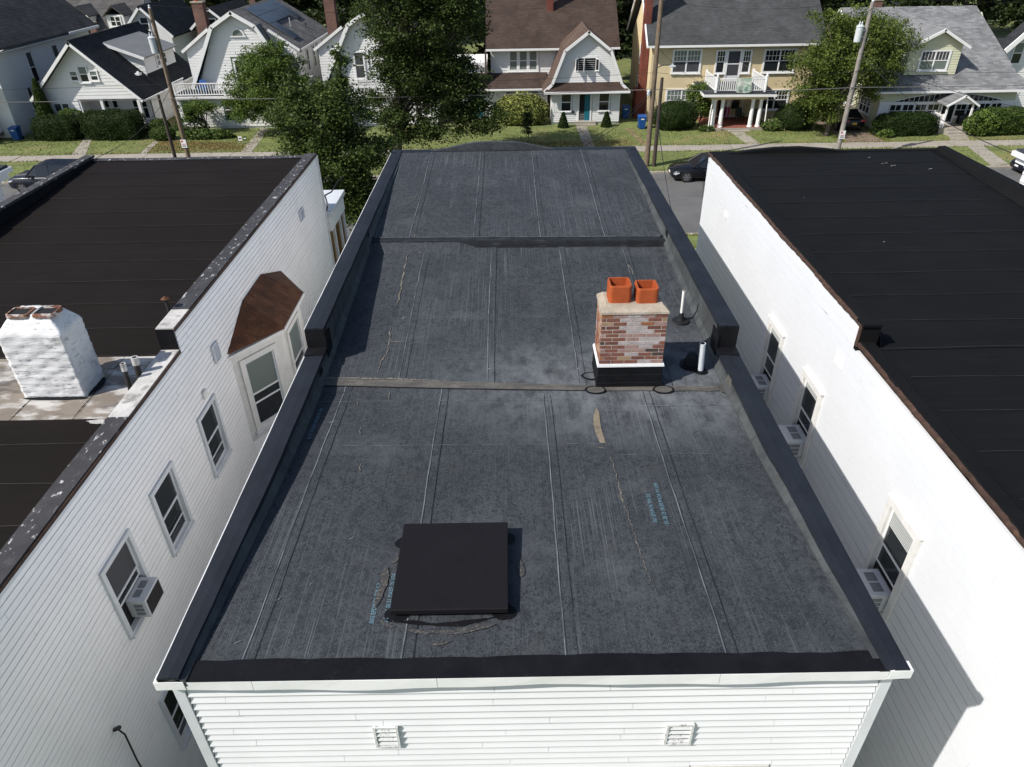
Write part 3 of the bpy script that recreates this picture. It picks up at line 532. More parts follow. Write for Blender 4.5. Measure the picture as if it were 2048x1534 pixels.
# printed lettering
def lettering(body, x, y, length, height, lift=.0145):
    c = bpy.data.curves.new('print', 'FONT'); c.body = body; c.size = 1.0; c.space_character = 1.12
    o = bpy.data.objects.new('print', c); col.objects.link(o); bpy.context.view_layer.update()
    me = bpy.data.meshes.new_from_object(o.evaluated_get(bpy.context.evaluated_depsgraph_get())); bpy.data.objects.remove(o)
    V = np.array([v.co for v in me.vertices]); w_ = V[:, 0].max(); h_ = .72
    sx, sy = length/w_, height/h_
    for v in me.vertices:
        a, b = v.co.x*sx, v.co.y*sy; v.co = (-b, a, 0)
    me.materials.clear(); me.materials.append(M['print'])
    sl = math.atan((roofz(y+length)-roofz(y))/length)
    setp(piece('printed_lettering', me, mid, (x, y, roofz(y)+lift), rot=(sl, 0, 0)), kind='stuff')
lettering('.060 EPDM FR 7FR G2', 1.70, 6.07, .53, .05); lettering('05 20 25 00:50 MADE IN USA', 1.83, 6.05, .77, .05)
lettering('.060 EPDM FR 7FR G2', -1.44, 4.64, .55, .05); lettering('05 20 25 00:51 MADE IN USA', -1.30, 4.63, .70, .05)
lettering('05 21 25 08:51 MADE IN USA', -2.86, 7.92, .81, .05); lettering('.060 EPDM FR 7FR G2', -2.99, 7.9, .55, .05)

# brick chimney on the roof
chim = MB().box(1.347, 2.313, 9.2235, 9.833, 7.30, 8.655).build('chimney', M['mortar'], mid, label='brick chimney with two orange clay flues and white flashing strip')
bm_cols = {'red': (0.205, 0.082, 0.056), 'deep': (0.15, 0.060, 0.044), 'dark': (0.075, 0.046, 0.038), 'orange': (0.29, 0.115, 0.050), 'tan': (0.34, 0.22, 0.13), 'pink': (0.33, 0.205, 0.18), 'pale': (0.41, 0.355, 0.345)}
bmesh_ = {}
for k_, c_ in bm_cols.items():
    M['brick_'+k_] = mat('brick_'+k_, c_, 0.85, 0.18, 9, [((c_[0]*.45, c_[1]*.45, c_[2]*.45), 14, 0.62, 0.76, (1, 1, 1), 0.6), ((0.5, 0.44, 0.40), 8, 0.56 if k_ in ('pink', 'pale') else .66, 0.78, (1, 1, 1), 0.6)], 0.4, 70)
    bmesh_[k_] = mesh_of(MB().box(-.5, .5, -.047, .047, -.0262, .0262), 'brick', M['brick_'+k_])
def brickrow(p0, p1, z, off, face, row):
    d = Vector((p1[0]-p0[0], p1[1]-p0[1], 0)); L_ = d.length; d /= L_; x = -off; ang = math.atan2(d.y, d.x)
    while x < L_-.01:
        a, b = max(x, 0), min(x+.193, L_); x += .206
        if b-a < .03: continue
        c = (a+b)/2; f = c/L_
        if face == 0:
            wsh = math.exp(-((f-.5)/.27)**2)*(1 if row > 2 else .35)*(1.0 if row < 11 else .7)
            q = random.random()
            if q < wsh*.92: k = random.choice(['pale', 'pale', 'pink'])
            else: k = random.choice(['red', 'red', 'deep', 'dark', 'orange', 'red', 'tan', 'deep', 'pink'])
        else: k = random.choice(['red', 'red', 'orange', 'pink', 'deep', 'tan', 'pale'])
        piece('brick', bmesh_[k], chim, (p0[0]+d.x*c, p0[1]+d.y*c, z+random.uniform(-.001, .001)), (b-a, 1, 1), ang)
for row in range(13):
    z = 7.80+.0655*(row+.5); off = .105 if row % 2 else .0
    jj = lambda: random.uniform(-.003, .003)
    brickrow((1.345, 9.267+jj()), (2.315, 9.267+jj()), z, off+.03, 0, row); brickrow((2.315, 9.79+jj()), (1.345, 9.79+jj()), z, off, 2, row)
    brickrow((1.39, 9.742), (1.39, 9.316), z, off, 1, row); brickrow((2.27, 9.316), (2.27, 9.742), z, off, 3, row)
def frust(x0, x1, y0, y1, z0, x2, x3, y2, y3, z1): return MB().add([(x0, y0, z0), (x1, y0, z0), (x1, y1, z0), (x0, y1, z0), (x2, y2, z1), (x3, y2, z1), (x3, y3, z1), (x2, y3, z1)], [(0, 3, 2, 1), (4, 5, 6, 7), (0, 1, 5, 4), (1, 2, 6, 5), (2, 3, 7, 6), (3, 0, 4, 7)])
mb = frust(1.325, 2.335, 9.205, 9.855, 8.652, 1.33, 2.33, 9.21, 9.85, 8.685); mb.add(frust(1.33, 2.33, 9.21, 9.85, 8.685, 1.41, 2.24, 9.31, 9.75, 8.765).v, frust(0, 1, 0, 1, 0, 0, 1, 0, 1, 1).f)
mb.build('crown', M['crown'], chim)
def rsq(cx, cy, hx, hy, r, n=4):
    P = []
    for k, (sx, sy) in enumerate(((1, 1), (-1, 1), (-1, -1), (1, -1))):
        for i in range(n+1):
            a = math.pi/2*(k+i/n); P.append((cx+sx*(hx-r)+r*math.cos(a), cy+sy*(hy-r)+r*math.sin(a)))
    return P
def flue(cx, cy, hx, hy, z0, z1, name='flue', m='clay', parent=None):
    prof = [(0, z0, 0.0), (0, z1-.02, 0), (.006, z1, .004), (.028, z1, -.01), (.03, z0+.02, -.01)]
    mb = MB(); n = None
    rings = [[(x, y, z) for x, y in rsq(cx, cy, hx-d, hy-d, max(.055-d*.9, .02))] for d, z, _ in prof]; n = len(rings[0]); vs = [p for r_ in rings for p in r_]
    fs = [(k*n+i, k*n+(i+1) % n, (k+1)*n+(i+1) % n, (k+1)*n+i) for k in range(len(rings)-1) for i in range(n)]+[tuple(range((len(rings)-1)*n, len(rings)*n))]
    return mb.add(vs, fs).build(name, M[m], parent, smooth=False)
flue(1.615, 9.52, .167, .165, 8.72, 9.035, parent=chim); flue(2.015, 9.50, .163, .165, 8.72, 8.995, parent=chim)
mb = MB(); zz = [7.32, 7.46, 7.465, 7.60, 7.605, 7.75]; oo = [.035, .028, .022, .020, .012, .012]
rings = [[(1.345-o, 9.222-o), (2.315+o, 9.222-o), (2.315+o, 9.835+o), (1.345-o, 9.835+o)] for o in oo]
mb.add([(x, y, z) for r_, z in zip(rings, zz) for x, y in r_], [(k*4+i, k*4+(i+1) % 4, (k+1)*4+(i+1) % 4, (k+1)*4+i) for k in range(5) for i in range(4)]+[(20, 21, 22, 23)]).build('rubber_flashing', M['tar'], chim)
for z0, z1, o in ((7.752, 7.775, .030), (7.777, 7.797, .022)):
    F_ = lambda a, b, c: (a, b, c)
    mb = MB(); x0, x1, y0, y1 = 1.345-o, 2.315+o, 9.222-o, 9.835+o
    mb.box(x0, x1, y0, y0+.02, z0, z1); mb.box(x0, x1, y1-.02, y1, z0, z1); mb.box(x0, x0+.02, y0+.02, y1-.02, z0, z1); mb.box(x1-.02, x1, y0+.02, y1-.02, z0, z1); mb.build('counter_flashing', M['white'], chim)
def blob(x, y, rx, ry, m, name, lift=.0145, n=18, jit=.05, zf=vz, parent=mid):
    MB().poly([(x+rx*math.cos(2*math.pi*i/n)*(1+random.uniform(-jit, jit)), y+ry*math.sin(2*math.pi*i/n)*(1+random.uniform(-jit, jit)), zf(y)+lift) for i in range(n)]).build(name, M[m], parent)
for x, y in ((1.30, 9.12), (2.35, 9.10), (1.28, 9.50)):
    blob(x, y, .17, .12, 'tar', 'corner_patch', .0165); blob(x, y, .135, .09, 'valley' if y < 9.2 else 'epdm', 'corner_patch', .0195)
# roof hatch
hz = roofz(5.3)
hatch = MB().box(-1.20, -.15, 4.79, 5.87, hz-.03, 7.655).build('roof_hatch', M['tar'], mid, label='square dark roof hatch with a flat overhanging lid')
mb = MB(); mb.box(-1.275, -.075, 4.712, 5.945, 7.632, 7.70); mb.build('lid', M['hatch'], hatch, bevel=.008)
for x, y in ((-1.22, 4.76), (-.12, 4.77), (-1.25, 5.8), (-.12, 5.85)): blob(x, y, .13, .10, 'tar', 'corner_patch', .0165)
crack([(-1.2, 4.66), (-.8, 4.62), (-.4, 4.66), (-.15, 4.72)], .05, 'tar', jit=.01, name='sealant_smear', lift=.0155)
for pts, w0 in (([(-1.12, 4.55), (-.9, 4.52), (-.62, 4.54), (-.3, 4.58), (-.2, 4.62)], .028), ([(-1.46, 4.85), (-1.45, 5.05), (-1.42, 5.3), (-1.40, 5.42)], .035), ([(-1.36, 5.46), (-1.26, 5.6)], .018), ([(-1.0, 5.99), (-.7, 6.0), (-.35, 5.99)], .03), ([(.08, 5.25), (.085, 5.4), (.07, 5.5)], .03), ([(-.85, 4.40), (-.72, 4.38), (-.62, 4.42)], .012), ([(-1.42, 4.72), (-1.2, 4.6)], .02)):
    crack(pts, w0*2.1, 'scuff', jit=.012, name='sealant_smear', lift=.018)
    for q in range(26):
        a, b = random.choice(list(zip(pts[:-1], pts[1:]))); t = random.random(); x, y = a[0]+(b[0]-a[0])*t, a[1]+(b[1]-a[1])*t
        x += random.gauss(0, .022); y += random.gauss(0, .022); ang = random.uniform(0, 3.1); l_ = random.uniform(.015, .04)
        if q < 8: crack([(x, y), (x+l_*math.cos(ang), y+l_*math.sin(ang))], .003, jit=.002, name='sealant_fleck', lift=.0205)
# vent pipes and drain
def boot_pipe(x, y, z1, r, m, tilt=(0, 0), boot=True):
    z0 = vz(y)+.03
    p = MB().tube((x, y, z0), (x+tilt[0], y+tilt[1], z1), r, n=14).build('vent_pipe', M[m], mid, smooth=False)
    MB().lathe((x+tilt[0], y+tilt[1], z1+.001), [(r*.78, 0), (r*.77, .001)], 12).build('pipe_mouth', M['dark_room'], p)
    if boot: MB().lathe((x, y, z0-.008), [(.155, 0), (.15, .012), (.075, .02), (.066, .05), (.058, .05), (.052, .09), (.046, .09), (.042, .13), (.038, .13), (r+.004, .17), (r+.003, .172)], 18).build('pipe_boot', M['black'], p)
boot_pipe(3.03, 11.13, 8.10, .025, 'pvc', (-.015, -.02)); boot_pipe(3.04, 9.60, 7.92, .047, 'pvc_grey', (-.03, -.01), False)
blob(3.04, 9.58, .11, .10, 'tar', 'corner_patch', .0165)
dr = MB().lathe((2.93, 9.78, 7.40), [(.19, 0), (.185, .03), (.13, .035), (.125, .05)], 20).build('roof_drain', M['tar'], mid, label='black domed roof drain strainer behind the chimney')
MB().lathe((2.93, 9.78, 7.45), [(.066, .165), (.062, .18), (.03, .183)], 16).build('strainer_cap', M['epdm_cap'], dr)
for k in range(22):
    a = 2*math.pi*k/22; MB().tube((2.93+.125*math.cos(a), 9.78+.125*math.sin(a), 7.44), (2.93+.064*math.cos(a), 9.78+.064*math.sin(a), 7.62), .007, n=4).build('strainer_rib', M['black'], dr)
# ================================================================== left building
LX = -5.6; LW = -12.25
left = thing('flat_roofed_building', 'white clapboard building on the left with brown roll roofing and whitewashed chimney', 'building', (-8.9, 11, 0))
MB().box(LW+.1, LX-.052, 1.6, 20.85, 0, 7.25).build('wall_core', M['gap_shade_pale'], left)
LH = lambda y: 7.90 if y > 10.3 else 7.50
wins = [(6.56, 7.42, 4.87, 6.25), (8.14, 8.98, 4.88, 6.23), (10.12, 10.98, 4.86, 6.20), (6.52, 7.40, 2.05, 3.40)]
bay_cut = (12.08, 15.83, 0.0, 6.52)
def lz(zl, z): return [(10.34, 20.83)] if z > 7.46 else [(1.62, 20.83)]
boards(left, FXp(LX), 'x+', 1.62, 20.83, 1.5, 7.86, .105, 'vinyl_left', openings=wins+[bay_cut], joints=3, zfun=lz, lip=.006, gap=.0125)
w = MB(); siding(w, FXp(LX-.03), [(1.62, 0), (20.83, 0), (20.83, 1.5), (1.62, 1.5)], .105); w.build('lower_side_wall', M['vinyl_left'], left, kind='stuff')
w = MB(); siding(w, FY(1.6), [(LW, 0), (LX-.02, 0), (LX-.02, 7.4), (LW, 7.4)], .105); siding(w, FYb(20.86), [(LW, 0), (LX-.02, 0), (LX-.02, 7.8), (LW, 7.8)], .105); siding(w, FXm(LW+.1), [(1.6, 0), (20.85, 0), (20.85, 7.4), (1.6, 7.4)], .105)
w.build('outer_walls', M['vinyl_left'], left, kind='stuff')
MB().box(LX-.04, LX+.03, 20.83, 20.93, 0, 7.88).build('corner_board', M['old_white'], left)
kw = dict(trim=.075, out=.045, mtrim='grey_trim', msash='grey_trim', sill=False)
FL = FXp(LX)
for i, (a0, a1, b0, b1) in enumerate(wins):
    wd = window(left, FL, a0, a1, b0, b1, upper='screen' if i == 0 else 'glass', lower='glass', split=.52, raise_=.45 if i == 0 else 0, **kw)
    MB().fbox(FL, a0+.02, a1-.02, b0-.0, b0+.05, .046, .075).build('sill', M['grey_trim'], wd)
    if i: MB().fbox(FL, a0+.09, a1-.09, b0+.32, b0+.345, -.02, -.005).build('sash_rail', M['grey_trim'], wd)
ac_unit(FL, 6.84, 7.30, 5.02, 5.37, -.04, .25, 'grey window air conditioner in the left building, below a raised sash')
# small fittings
louvre(left, FXp(LX+.015), 11.37, 11.64, 6.60, 6.97, 9, 'grey_trim', 'gable_vent'); louvre(left, FXp(LX+.015), 18.2, 18.58, 6.86, 7.15, 8, 'grey_trim', 'gable_vent')
mb = MB(); mb.fbox(FL, 10.56, 10.72, 6.33, 6.50, .0, .07); mb.build('junction_box', M['old_white'], left, bevel=.03)
MB().path([(LX+.06, 5.60, 4.22), (LX+.10, 5.62, 4.05), (LX+.06, 5.63, 3.4), (LX+.05, 5.64, 2.0), (LX+.05, 5.64, .2)], .012, 6).build('service_cable', M['black'], left)
MB().tube((LX, 5.60, 4.2), (LX+.10, 5.60, 4.26), .03, n=8).build('cable_bracket', M['iron'], left)
# roof strips with real laps
def lrz(y): return 7.36+.05*(y-10.3) if y > 10.3 else 7.33
ys = [20.64, 19.71, 18.69, 17.79, 16.86, 15.97, 15.08, 14.14, 13.22, 12.28, 11.37, 10.45]
RL, RR = LW+.25, LX-.28
def roll_strip(parent, x0, x1, y0, y1, zf, m, mseam, lap=.05, seam=True, amp=.006, e0=.012):
    n = 16; us = [x0+(x1-x0)*i/n for i in range(n+1)]; ph = random.uniform(0, 9)
    vs = [y0-lap, y0-lap+.006, y0+(y1-y0)*.3, y0+(y1-y0)*.65, y1]
    ed = lambda x: .012*math.sin(x*1.7+ph)+.006*math.sin(x*5+ph)
    f = lambda x, y: (x, y+(ed(x) if y < y0 else 0), zf(y)+(e0 if y > y0-lap+.003 else 0)*(1-(y-y0)/(y1-y0+.001)*.8)+amp*math.sin(x*2.2+ph)*math.sin(y*3+ph)*(1 if y > y0 else .3))
    MB().grid(f, us, vs).build('roofing_strip', M[m], parent)
    if seam: MB().grid(lambda x, v: (x, y0-lap+ed(x)+v, zf(y0)+e0+.003+amp*math.sin(x*2.2+ph)*math.sin((y0-lap)*3+ph)*.3), us, [.004, .020]).build('lap_edge', M[mseam], parent)
MB().add([(LW, 10.3, 7.32), (LX, 10.3, 7.32), (LX, 20.8, 7.82), (LW, 20.8, 7.82), (LW, 1.6, 7.28), (LX, 1.6, 7.28)], [(0, 1, 2, 3), (4, 5, 1, 0)]).build('roof_deck', M['brown_roof'], left)
for a, b in zip(ys[1:], ys[:-1]): roll_strip(left, RL, RR, a, b, lrz, 'brown_roof', 'brown_seam')
pz = lambda y: 7.345+max(0, (y-10.0))*.05
for x0, x1 in ((RL, -9.2), (-9.19, -7.55), (-7.54, -6.62), (-6.61, RR)):
    n = 8; MB().grid(lambda x, y: (x+(.05*math.sin(y*3) if x0 < x < x1 else 0), y, pz(y)+.012*math.sin(x*2.1)*math.sin(y*2.4)), [x0+(x1-x0)*i/n for i in range(n+1)], [8.55, 8.9, 9.3, 9.7, 10.1, 10.42]).build('bare_roof_strip', M['patch'], left)
for x in (-9.195, -7.545, -6.615): crack([(x, 8.6), (x+.01, 9.2), (x-.01, 10.3)], .011, 'tar', pz, .012, .004, left, 'lap_crack')
ys2 = [8.61, 8.04, 7.18, 6.40, 5.65, 4.75, 3.85, 2.95, 2.05, 1.62]
for a, b in zip(ys2[1:], ys2[:-1]): roll_strip(left, RL, RR, a, b, lambda y: 7.35, 'brown_roof', 'brown_seam')
blob(-6.15, 8.5, .16, .05, 'silver_full', 'silver_splash', .022, zf=lambda y: 7.36, parent=left, jit=.3)
# side copings
def coping(parent, x0, x1, y0, y1, z, m, name='coping', thick=.06, amp=.008):
    n = max(int((y1-y0)/.5), 1); P = []; ph = random.uniform(0, 6)
    for i in range(n+1):
        y = y0+(y1-y0)*i/n; q = amp*math.sin(y*2.3+ph)
        P += [(x0+q, y, z-thick), (x0+q, y, z+q*.4), (x1+q*.5, y, z+q*.4+.004), (x1+q*.5, y, z-thick)]
    MB().add(P, [(i*4+j, (i+1)*4+j, (i+1)*4+(j+1) % 4, i*4+(j+1) % 4) for i in range(n) for j in range(4)]+[(0, 1, 2, 3), (n*4+3, n*4+2, n*4+1, n*4)]).build(name, M[m], parent)
MB().box(LX-.27, LX-.045, 10.34, 20.8, 7.2, 7.905).build('parapet', M['tar'], left); MB().box(LX-.27, LX-.045, 1.6, 10.33, 7.2, 7.505).build('parapet', M['tar'], left)
coping(left, LX-.29, LX+.015, 11.0, 20.85, 7.96, 'silver'); coping(left, LX-.29, LX+.015, 10.30, 10.995, 7.955, 'silver_full')
coping(left, LX-.29, LX+.015, 8.35, 10.28, 7.56, 'silver_full'); coping(left, LX-.29, LX+.015, 1.6, 8.345, 7.565, 'silver')
MB().box(LX-.288, LX+.012, 10.285, 10.297, 7.52, 7.94).build('parapet_end', M['tar'], left)
for y0, y1, z in ((10.3, 20.85, 7.90), (1.6, 10.28, 7.505)):
    coping(left, LX+.017, LX+.036, y0, y1, z+.045, 'rust_edge', 'drip_edge', .05, .005); coping(left, LX+.004, LX+.028, y0, y1, z-.008, 'grey_trim', 'gutter_strip', .055, .003)
coping(left, LW, LW+.26, 10.0, 20.8, 8.02, 'silver'); MB().box(LW+.02, LW+.24, 1.6, 20.75, 7.2, 7.965).build('parapet', M['tar'], left); coping(left, LW, LW+.26, 1.6, 9.99, 8.02, 'silver')
mb = MB(); mb.grid(lambda x, v: (x, 20.62+v*.26, 7.90+.008*math.sin(x*2)+(-.0 if v else .0)), [LW+(LX-LW)*i/20 for i in range(21)], [0, 1]); mb.build('front_coping', M['silver'], left)
MB().box(LW, LX, 20.64, 20.87, 7.6, 7.872).build('front_edge', M['old_white'], left)
# whitewashed chimney
def lumpy_chimney():
    nx, ny, nz = 22, 14, 36; x0, x1, y0, y1, z0, z1 = -7.64, -6.68, 9.2, 9.80, 7.33, 8.72
    mb = MB(); rings = []
    for k in range(nz+1):
        z = z0+(z1-z0)*k/nz; t = max(0, (z-8.47)/(8.68-8.47)); sh = min(t, 1.15)*.17
        step = .022 if ((k//3) % 2) else 0.0
        P = []
        bx0, bx1, by0, by1 = x0+sh, x1-sh, y0+sh*.9, y1-sh*.6
        for i in range(nx): P.append((bx0+(bx1-bx0)*i/nx, by0, 0, -1))
        for i in range(ny): P.append((bx1, by0+(by1-by0)*i/ny, 1, 0))
        for i in range(nx): P.append((bx1-(bx1-bx0)*i/nx, by1, 0, 1))
        for i in range(ny): P.append((bx0, by1-(by1-by0)*i/ny, -1, 0))
        ring_ = []
        for q, (x, y, ax, ay) in enumerate(P):
            d = .004*math.sin(q*1.9+k*2.3)+.007*math.sin(q*.7-k*1.1)*.6+random.uniform(-.005, .005)+(.004 if k % 3 else -.006)*(z < 8.46)
            if z < 8.46 and ax == -1: d += -.05 if 7.95 < z < 8.15 else (.03 if z > 8.2 else 0)
            ring_.append((x+ax*d, y+ay*d, z+random.uniform(-.006, .006)))
        rings.append(ring_)
    n = len(rings[0]); mb.add([p for r_ in rings for p in r_], [(k*n+i, k*n+(i+1) % n, (k+1)*n+(i+1) % n, (k+1)*n+i) for k in range(nz) for i in range(n)]+[tuple(range(nz*n, nz*n+n))])
    return mb.build('chimney', M['whitewash'], left, smooth=True, label='lumpy whitewashed brick chimney with two square clay flues')
lch = lumpy_chimney()
M['clay_old'] = mat('sooty_clay_flue', (0.20, 0.085, 0.05), 0.85, 0.2, 8, [((0.06, 0.04, 0.035), 7, 0.5, 0.7, (1, 1, 1), 0.7), ((0.6, 0.58, 0.55), 7, 0.46, 0.6, (1, 1, 2), 0.8)])
flue(-7.32, 9.46, 0.17, .14, 8.69, 8.745, 'flue', 'clay_old', lch); flue(-6.93, 9.47, 0.17, .15, 8.69, 8.75, 'flue', 'clay_old', lch)
for cx in (-7.32, -6.93): MB().box(cx-.138, cx+.138, 9.465-.11, 9.465+.11, 8.715, 8.727).build('flue_shade_plate', M['dark_room'], lch)  # near-black plates paint the shade down inside the flues
blob(-6.72, 9.5, .16, .28, 'tar', 'tar_patch', .02, zf=lambda y: 7.35, parent=left); blob(-7.15, 9.17, .5, .05, 'tar', 'tar_patch', .02, zf=lambda y: 7.35, parent=left)
for x, y, z, r_ in ((-6.07, 9.38, 7.84, .035), (-5.98, 9.58, 7.83, .048)):
    p = MB().tube((x, y, 7.3), (x+.03, y, z), r_, n=12).build('vent_pipe', M['iron'], left)
    MB().tube((x+.024, y, z-.12), (x+.03, y, z+.01), r_+.008, n=12).build('pipe_collar', M['silver_full'], p); MB().lathe((x+.03, y, z+.011), [(r_*.7, 0), (r_*.69, .001)], 10).build('pipe_mouth', M['dark_room'], p)
p = MB().tube((-5.95, 11.03, 7.4), (-5.97, 11.05, 8.12), .03, n=10).build('vent_pipe', M['iron'], left); MB().lathe((-5.97, 11.05, 8.12), [(.035, 0), (.075, .015), (.02, .055), (.005, .06)], 12).build('rain_cap', M['rust'], p)
# bay window with rusted roof
B0, B1, B2, B3 = (LX-.04, 12.12), (-4.92, 13.18), (-4.92, 14.78), (LX-.04, 15.80)
bay = MB().prism([(x, y, .0) for x, y in (B0, B1, B2, B3)], [(x, y, 6.42) for x, y in (B0, B1, B2, B3)]).build('bay_window', M['old_white'], left, label='angled bay window with rusted sheet metal roof')
E0, E1, E2, E3 = (LX+.0, 11.98, 6.46), (-4.80, 13.12, 6.40), (-4.80, 14.86, 6.40), (LX+.0, 15.95, 6.46); T0, T1 = (LX+.02, 13.3, 6.98), (LX+.02, 14.6, 6.98)
def quad_strips(a, b, c, d, n, mname, parent):
    for i in range(n):
        t0, t1 = i/n, (i+1)/n-.004; L2 = lambda p, q, t: tuple(p[k]+(q[k]-p[k])*t for k in range(3))
        MB().slab([L2(a, b, t0), L2(a, b, t1), L2(d, c, t1), L2(d, c, t0)], .015).build('metal_panel', M[mname], parent)
quad_strips(E1, E2, T1, T0, 4, 'rust', bay); quad_strips(E0, E1, T0, T0, 2, 'rust', bay); quad_strips(E2, E3, T1, T1, 2, 'rust', bay)
for a, b in ((E0, E1), (E1, E2), (E2, E3)):
    F_ = FD(a, b); L_ = math.hypot(b[0]-a[0], b[1]-a[1]); MB().fbox(F_, -.02, L_+.02, 6.30, 6.385, -.05, .02).build('eave_gutter', M['old_white'], bay)
def on_bay(p, q, a0, a1, b0, b1, **k):
    F_ = FD(p, q); mb = ring(MB(), F_, a0, a1, b0, b1, .10, .0, .05).build('window_casing', M['old_white'], bay)
    mb = ring(MB(), F_, a0+.10, a1-.10, b0+.1, b1-.1, .035, .0, .03).build('storm_frame', M['grey_trim'], bay)
    zc = (b0+b1)/2
    MB().fbox(F_, a0+.135, a1-.135, zc+.02, b1-.135, .006, .012).build('pane', M['glass_blind'], bay); MB().fbox(F_, a0+.135, a1-.135, b0+.135, zc-.02, .004, .010).build('pane', M['glass'], bay)
    for z in (zc-.02, zc-.24): MB().fbox(F_, a0+.135, a1-.135, z, z+.035, .012, .026).build('sash_rail', M['white'], bay)
    MB().fbox(F_, a0-.04, a1+.04, b0-.07, b0-.003, .0, .09).build('sill', M['grey_trim'], bay)
on_bay(B0, B1, .16, 1.10, 4.35, 6.12); on_bay(B1, B2, .30, 1.30, 4.35, 6.12); on_bay(B2, B3, .12, 1.02, 4.35, 6.12)
for p, q in ((B0, B1), (B1, B2), (B2, B3)):
    F_ = FD(p, q); L_ = math.hypot(q[0]-p[0], q[1]-p[1]); w = MB(); siding(w, F_, [(0.02, .3), (L_-.02, .3), (L_-.02, 4.15), (.02, 4.15)], .105, .018); w.build('bay_siding', M['vinyl_left'], bay, kind='stuff')
# front porch at the street end
po = MB().box(-11.5, -5.45, 20.95, 23.1, 6.0, 6.16).build('porch_roof', M['grey_trim'], left, label='flat porch roof at the street end of the left building')
MB().box(-11.4, -5.5, 20.95, 23.0, 5.55, 5.995).build('porch_frieze', M['white'], left); MB().box(-11.4, -5.5, 20.95, 23.0, 2.6, 3.4).build('porch_base', M['white'], left); MB().box(-11.2, -5.7, 21.0, 22.9, 0, 2.6).build('porch_base', M['old_white'], left)
M['amber'] = mat('varnished_wood', (0.20, 0.12, 0.045), 0.4, 0.2, 4)
for y, m_ in ((21.05, 'amber'), (21.45, 'white'), (21.95, 'amber'), (22.3, 'white'), (22.55, 'amber'), (22.9, 'white')): MB().box(-5.62, -5.52, y-.045, y+.045, 3.4, 5.55).build('porch_mullion', M[m_], left)
MB().box(-11.3, -11.2, 21.0, 22.9, 3.4, 5.55).build('porch_side', M['white'], left); MB().box(-11.2, -5.7, 22.85, 22.95, 3.4, 5.55).build('porch_front', M['glass'], left)
MB().path([(LX+.03, 20.9, 6.2), (-5.55, 21.1, 6.35), (-5.7, 21.5, 6.5), (-5.6, 22.0, 6.45), (-5.5, 22.6, 6.6), (-5.4, 23.0, 6.62)], .022, 6).build('service_cable', M['black'], left)
MB().path([(LX+.05, 20.95, 6.5), (-5.52, 21.1, 6.2), (-5.5, 21.3, 5.9)], .02, 6).build('service_cable', M['old_white'], left)

# ================================================================== right building
RX = 5.75; RE = 12.45
right = thing('flat_roofed_building', 'white sided building on the right with plain black flat roof', 'building', (9.1, 11, 0))
MB().box(RX+.052, RE-.1, 1.2, 20.45, 0, 7.2).build('wall_core', M['gap_shade'], right)
MB().box(RX+.052, RX+.3, 10.2, 20.4, 7.2, 7.84).build('wall_core', M['gap_shade'], right)
rw = [(12.86, 13.80, 4.28, 6.14), (10.71, 11.65, 4.40, 6.12), (7.04, 7.98, 4.28, 6.15)]
def rzf(zl, z): return [(10.12, 20.43)] if z > 7.52 else [(1.22, 20.43)]
boards(right, FXm(RX), 'x-', 1.22, 20.43, 1.2, 7.85, .2, 'vinyl_right', openings=rw, joints=2, lip=.008, zfun=rzf, gap=.0145)
w = MB(); siding(w, FXm(RX+.03), [(1.22, 0), (20.43, 0), (20.43, 1.2), (1.22, 1.2)], .2); w.build('lower_side_wall', M['vinyl_right'], right, kind='stuff')
w = MB(); siding(w, FY(1.2), [(RX+.02, 0), (RE, 0), (RE, 7.3), (RX+.02, 7.3)], .2); siding(w, FYb(20.46), [(RX+.02, 0), (RE, 0), (RE, 7.7), (RX+.02, 7.7)], .2); siding(w, FXp(RE-.1), [(1.2, 0), (20.45, 0), (20.45, 7.4), (1.2, 7.4)], .2); w.build('outer_walls', M['vinyl_right'], right, kind='stuff')
FR_ = FXm(RX)
for i, (a0, a1, b0, b1) in enumerate(rw):
    window(right, FR_, a0, a1, b0, b1, trim=.12, out=.05, back=-.045, mtrim='old_white', msash='white', upper='glass', lower='glass', split=.55, raise_=.5, hood=True, sill=False)
    MB().fbox(FR_, a0-.02, a1+.02, b0-.03, b0-.002, -.04, .10).build('sill', M['old_white'], right)
    
    for q in range(9 if i == 2 else 4): MB().fbox(FR_, a0+.165, a1-.165, b1-.19-q*.036, b1-.165-q*.036, -.0155, -.012).build('blind_slat', M['blind'], right)
ac_unit(FR_, 13.0, 13.52, 4.42, 4.80, -.04, .42, 'window air conditioner in the farthest window of the right building')
ac_unit(FR_, 10.86, 11.42, 4.54, 4.93, -.04, .42, 'window air conditioner in the middle window of the right building')
ac_unit(FR_, 7.20, 7.74, 4.42, 4.80, -.04, .40, 'window air conditioner in the nearest window of the right building')
louvre(right, FXm(RX+.018), 10.40, 10.68, 6.88, 7.12, 5, 'white', 'wall_vent'); MB().fbox(FR_, 17.95, 18.2, 6.86, 6.98, .0, .03).build('wall_vent', M['white'], right)

MB().path([(RX-.06, 20.5, 3.6), (RX-.10, 20.46, 3.2), (RX-.07, 20.4, 2.2), (RX-.06, 20.42, .3)], .02, 5).build('service_cable', M['black'], right)
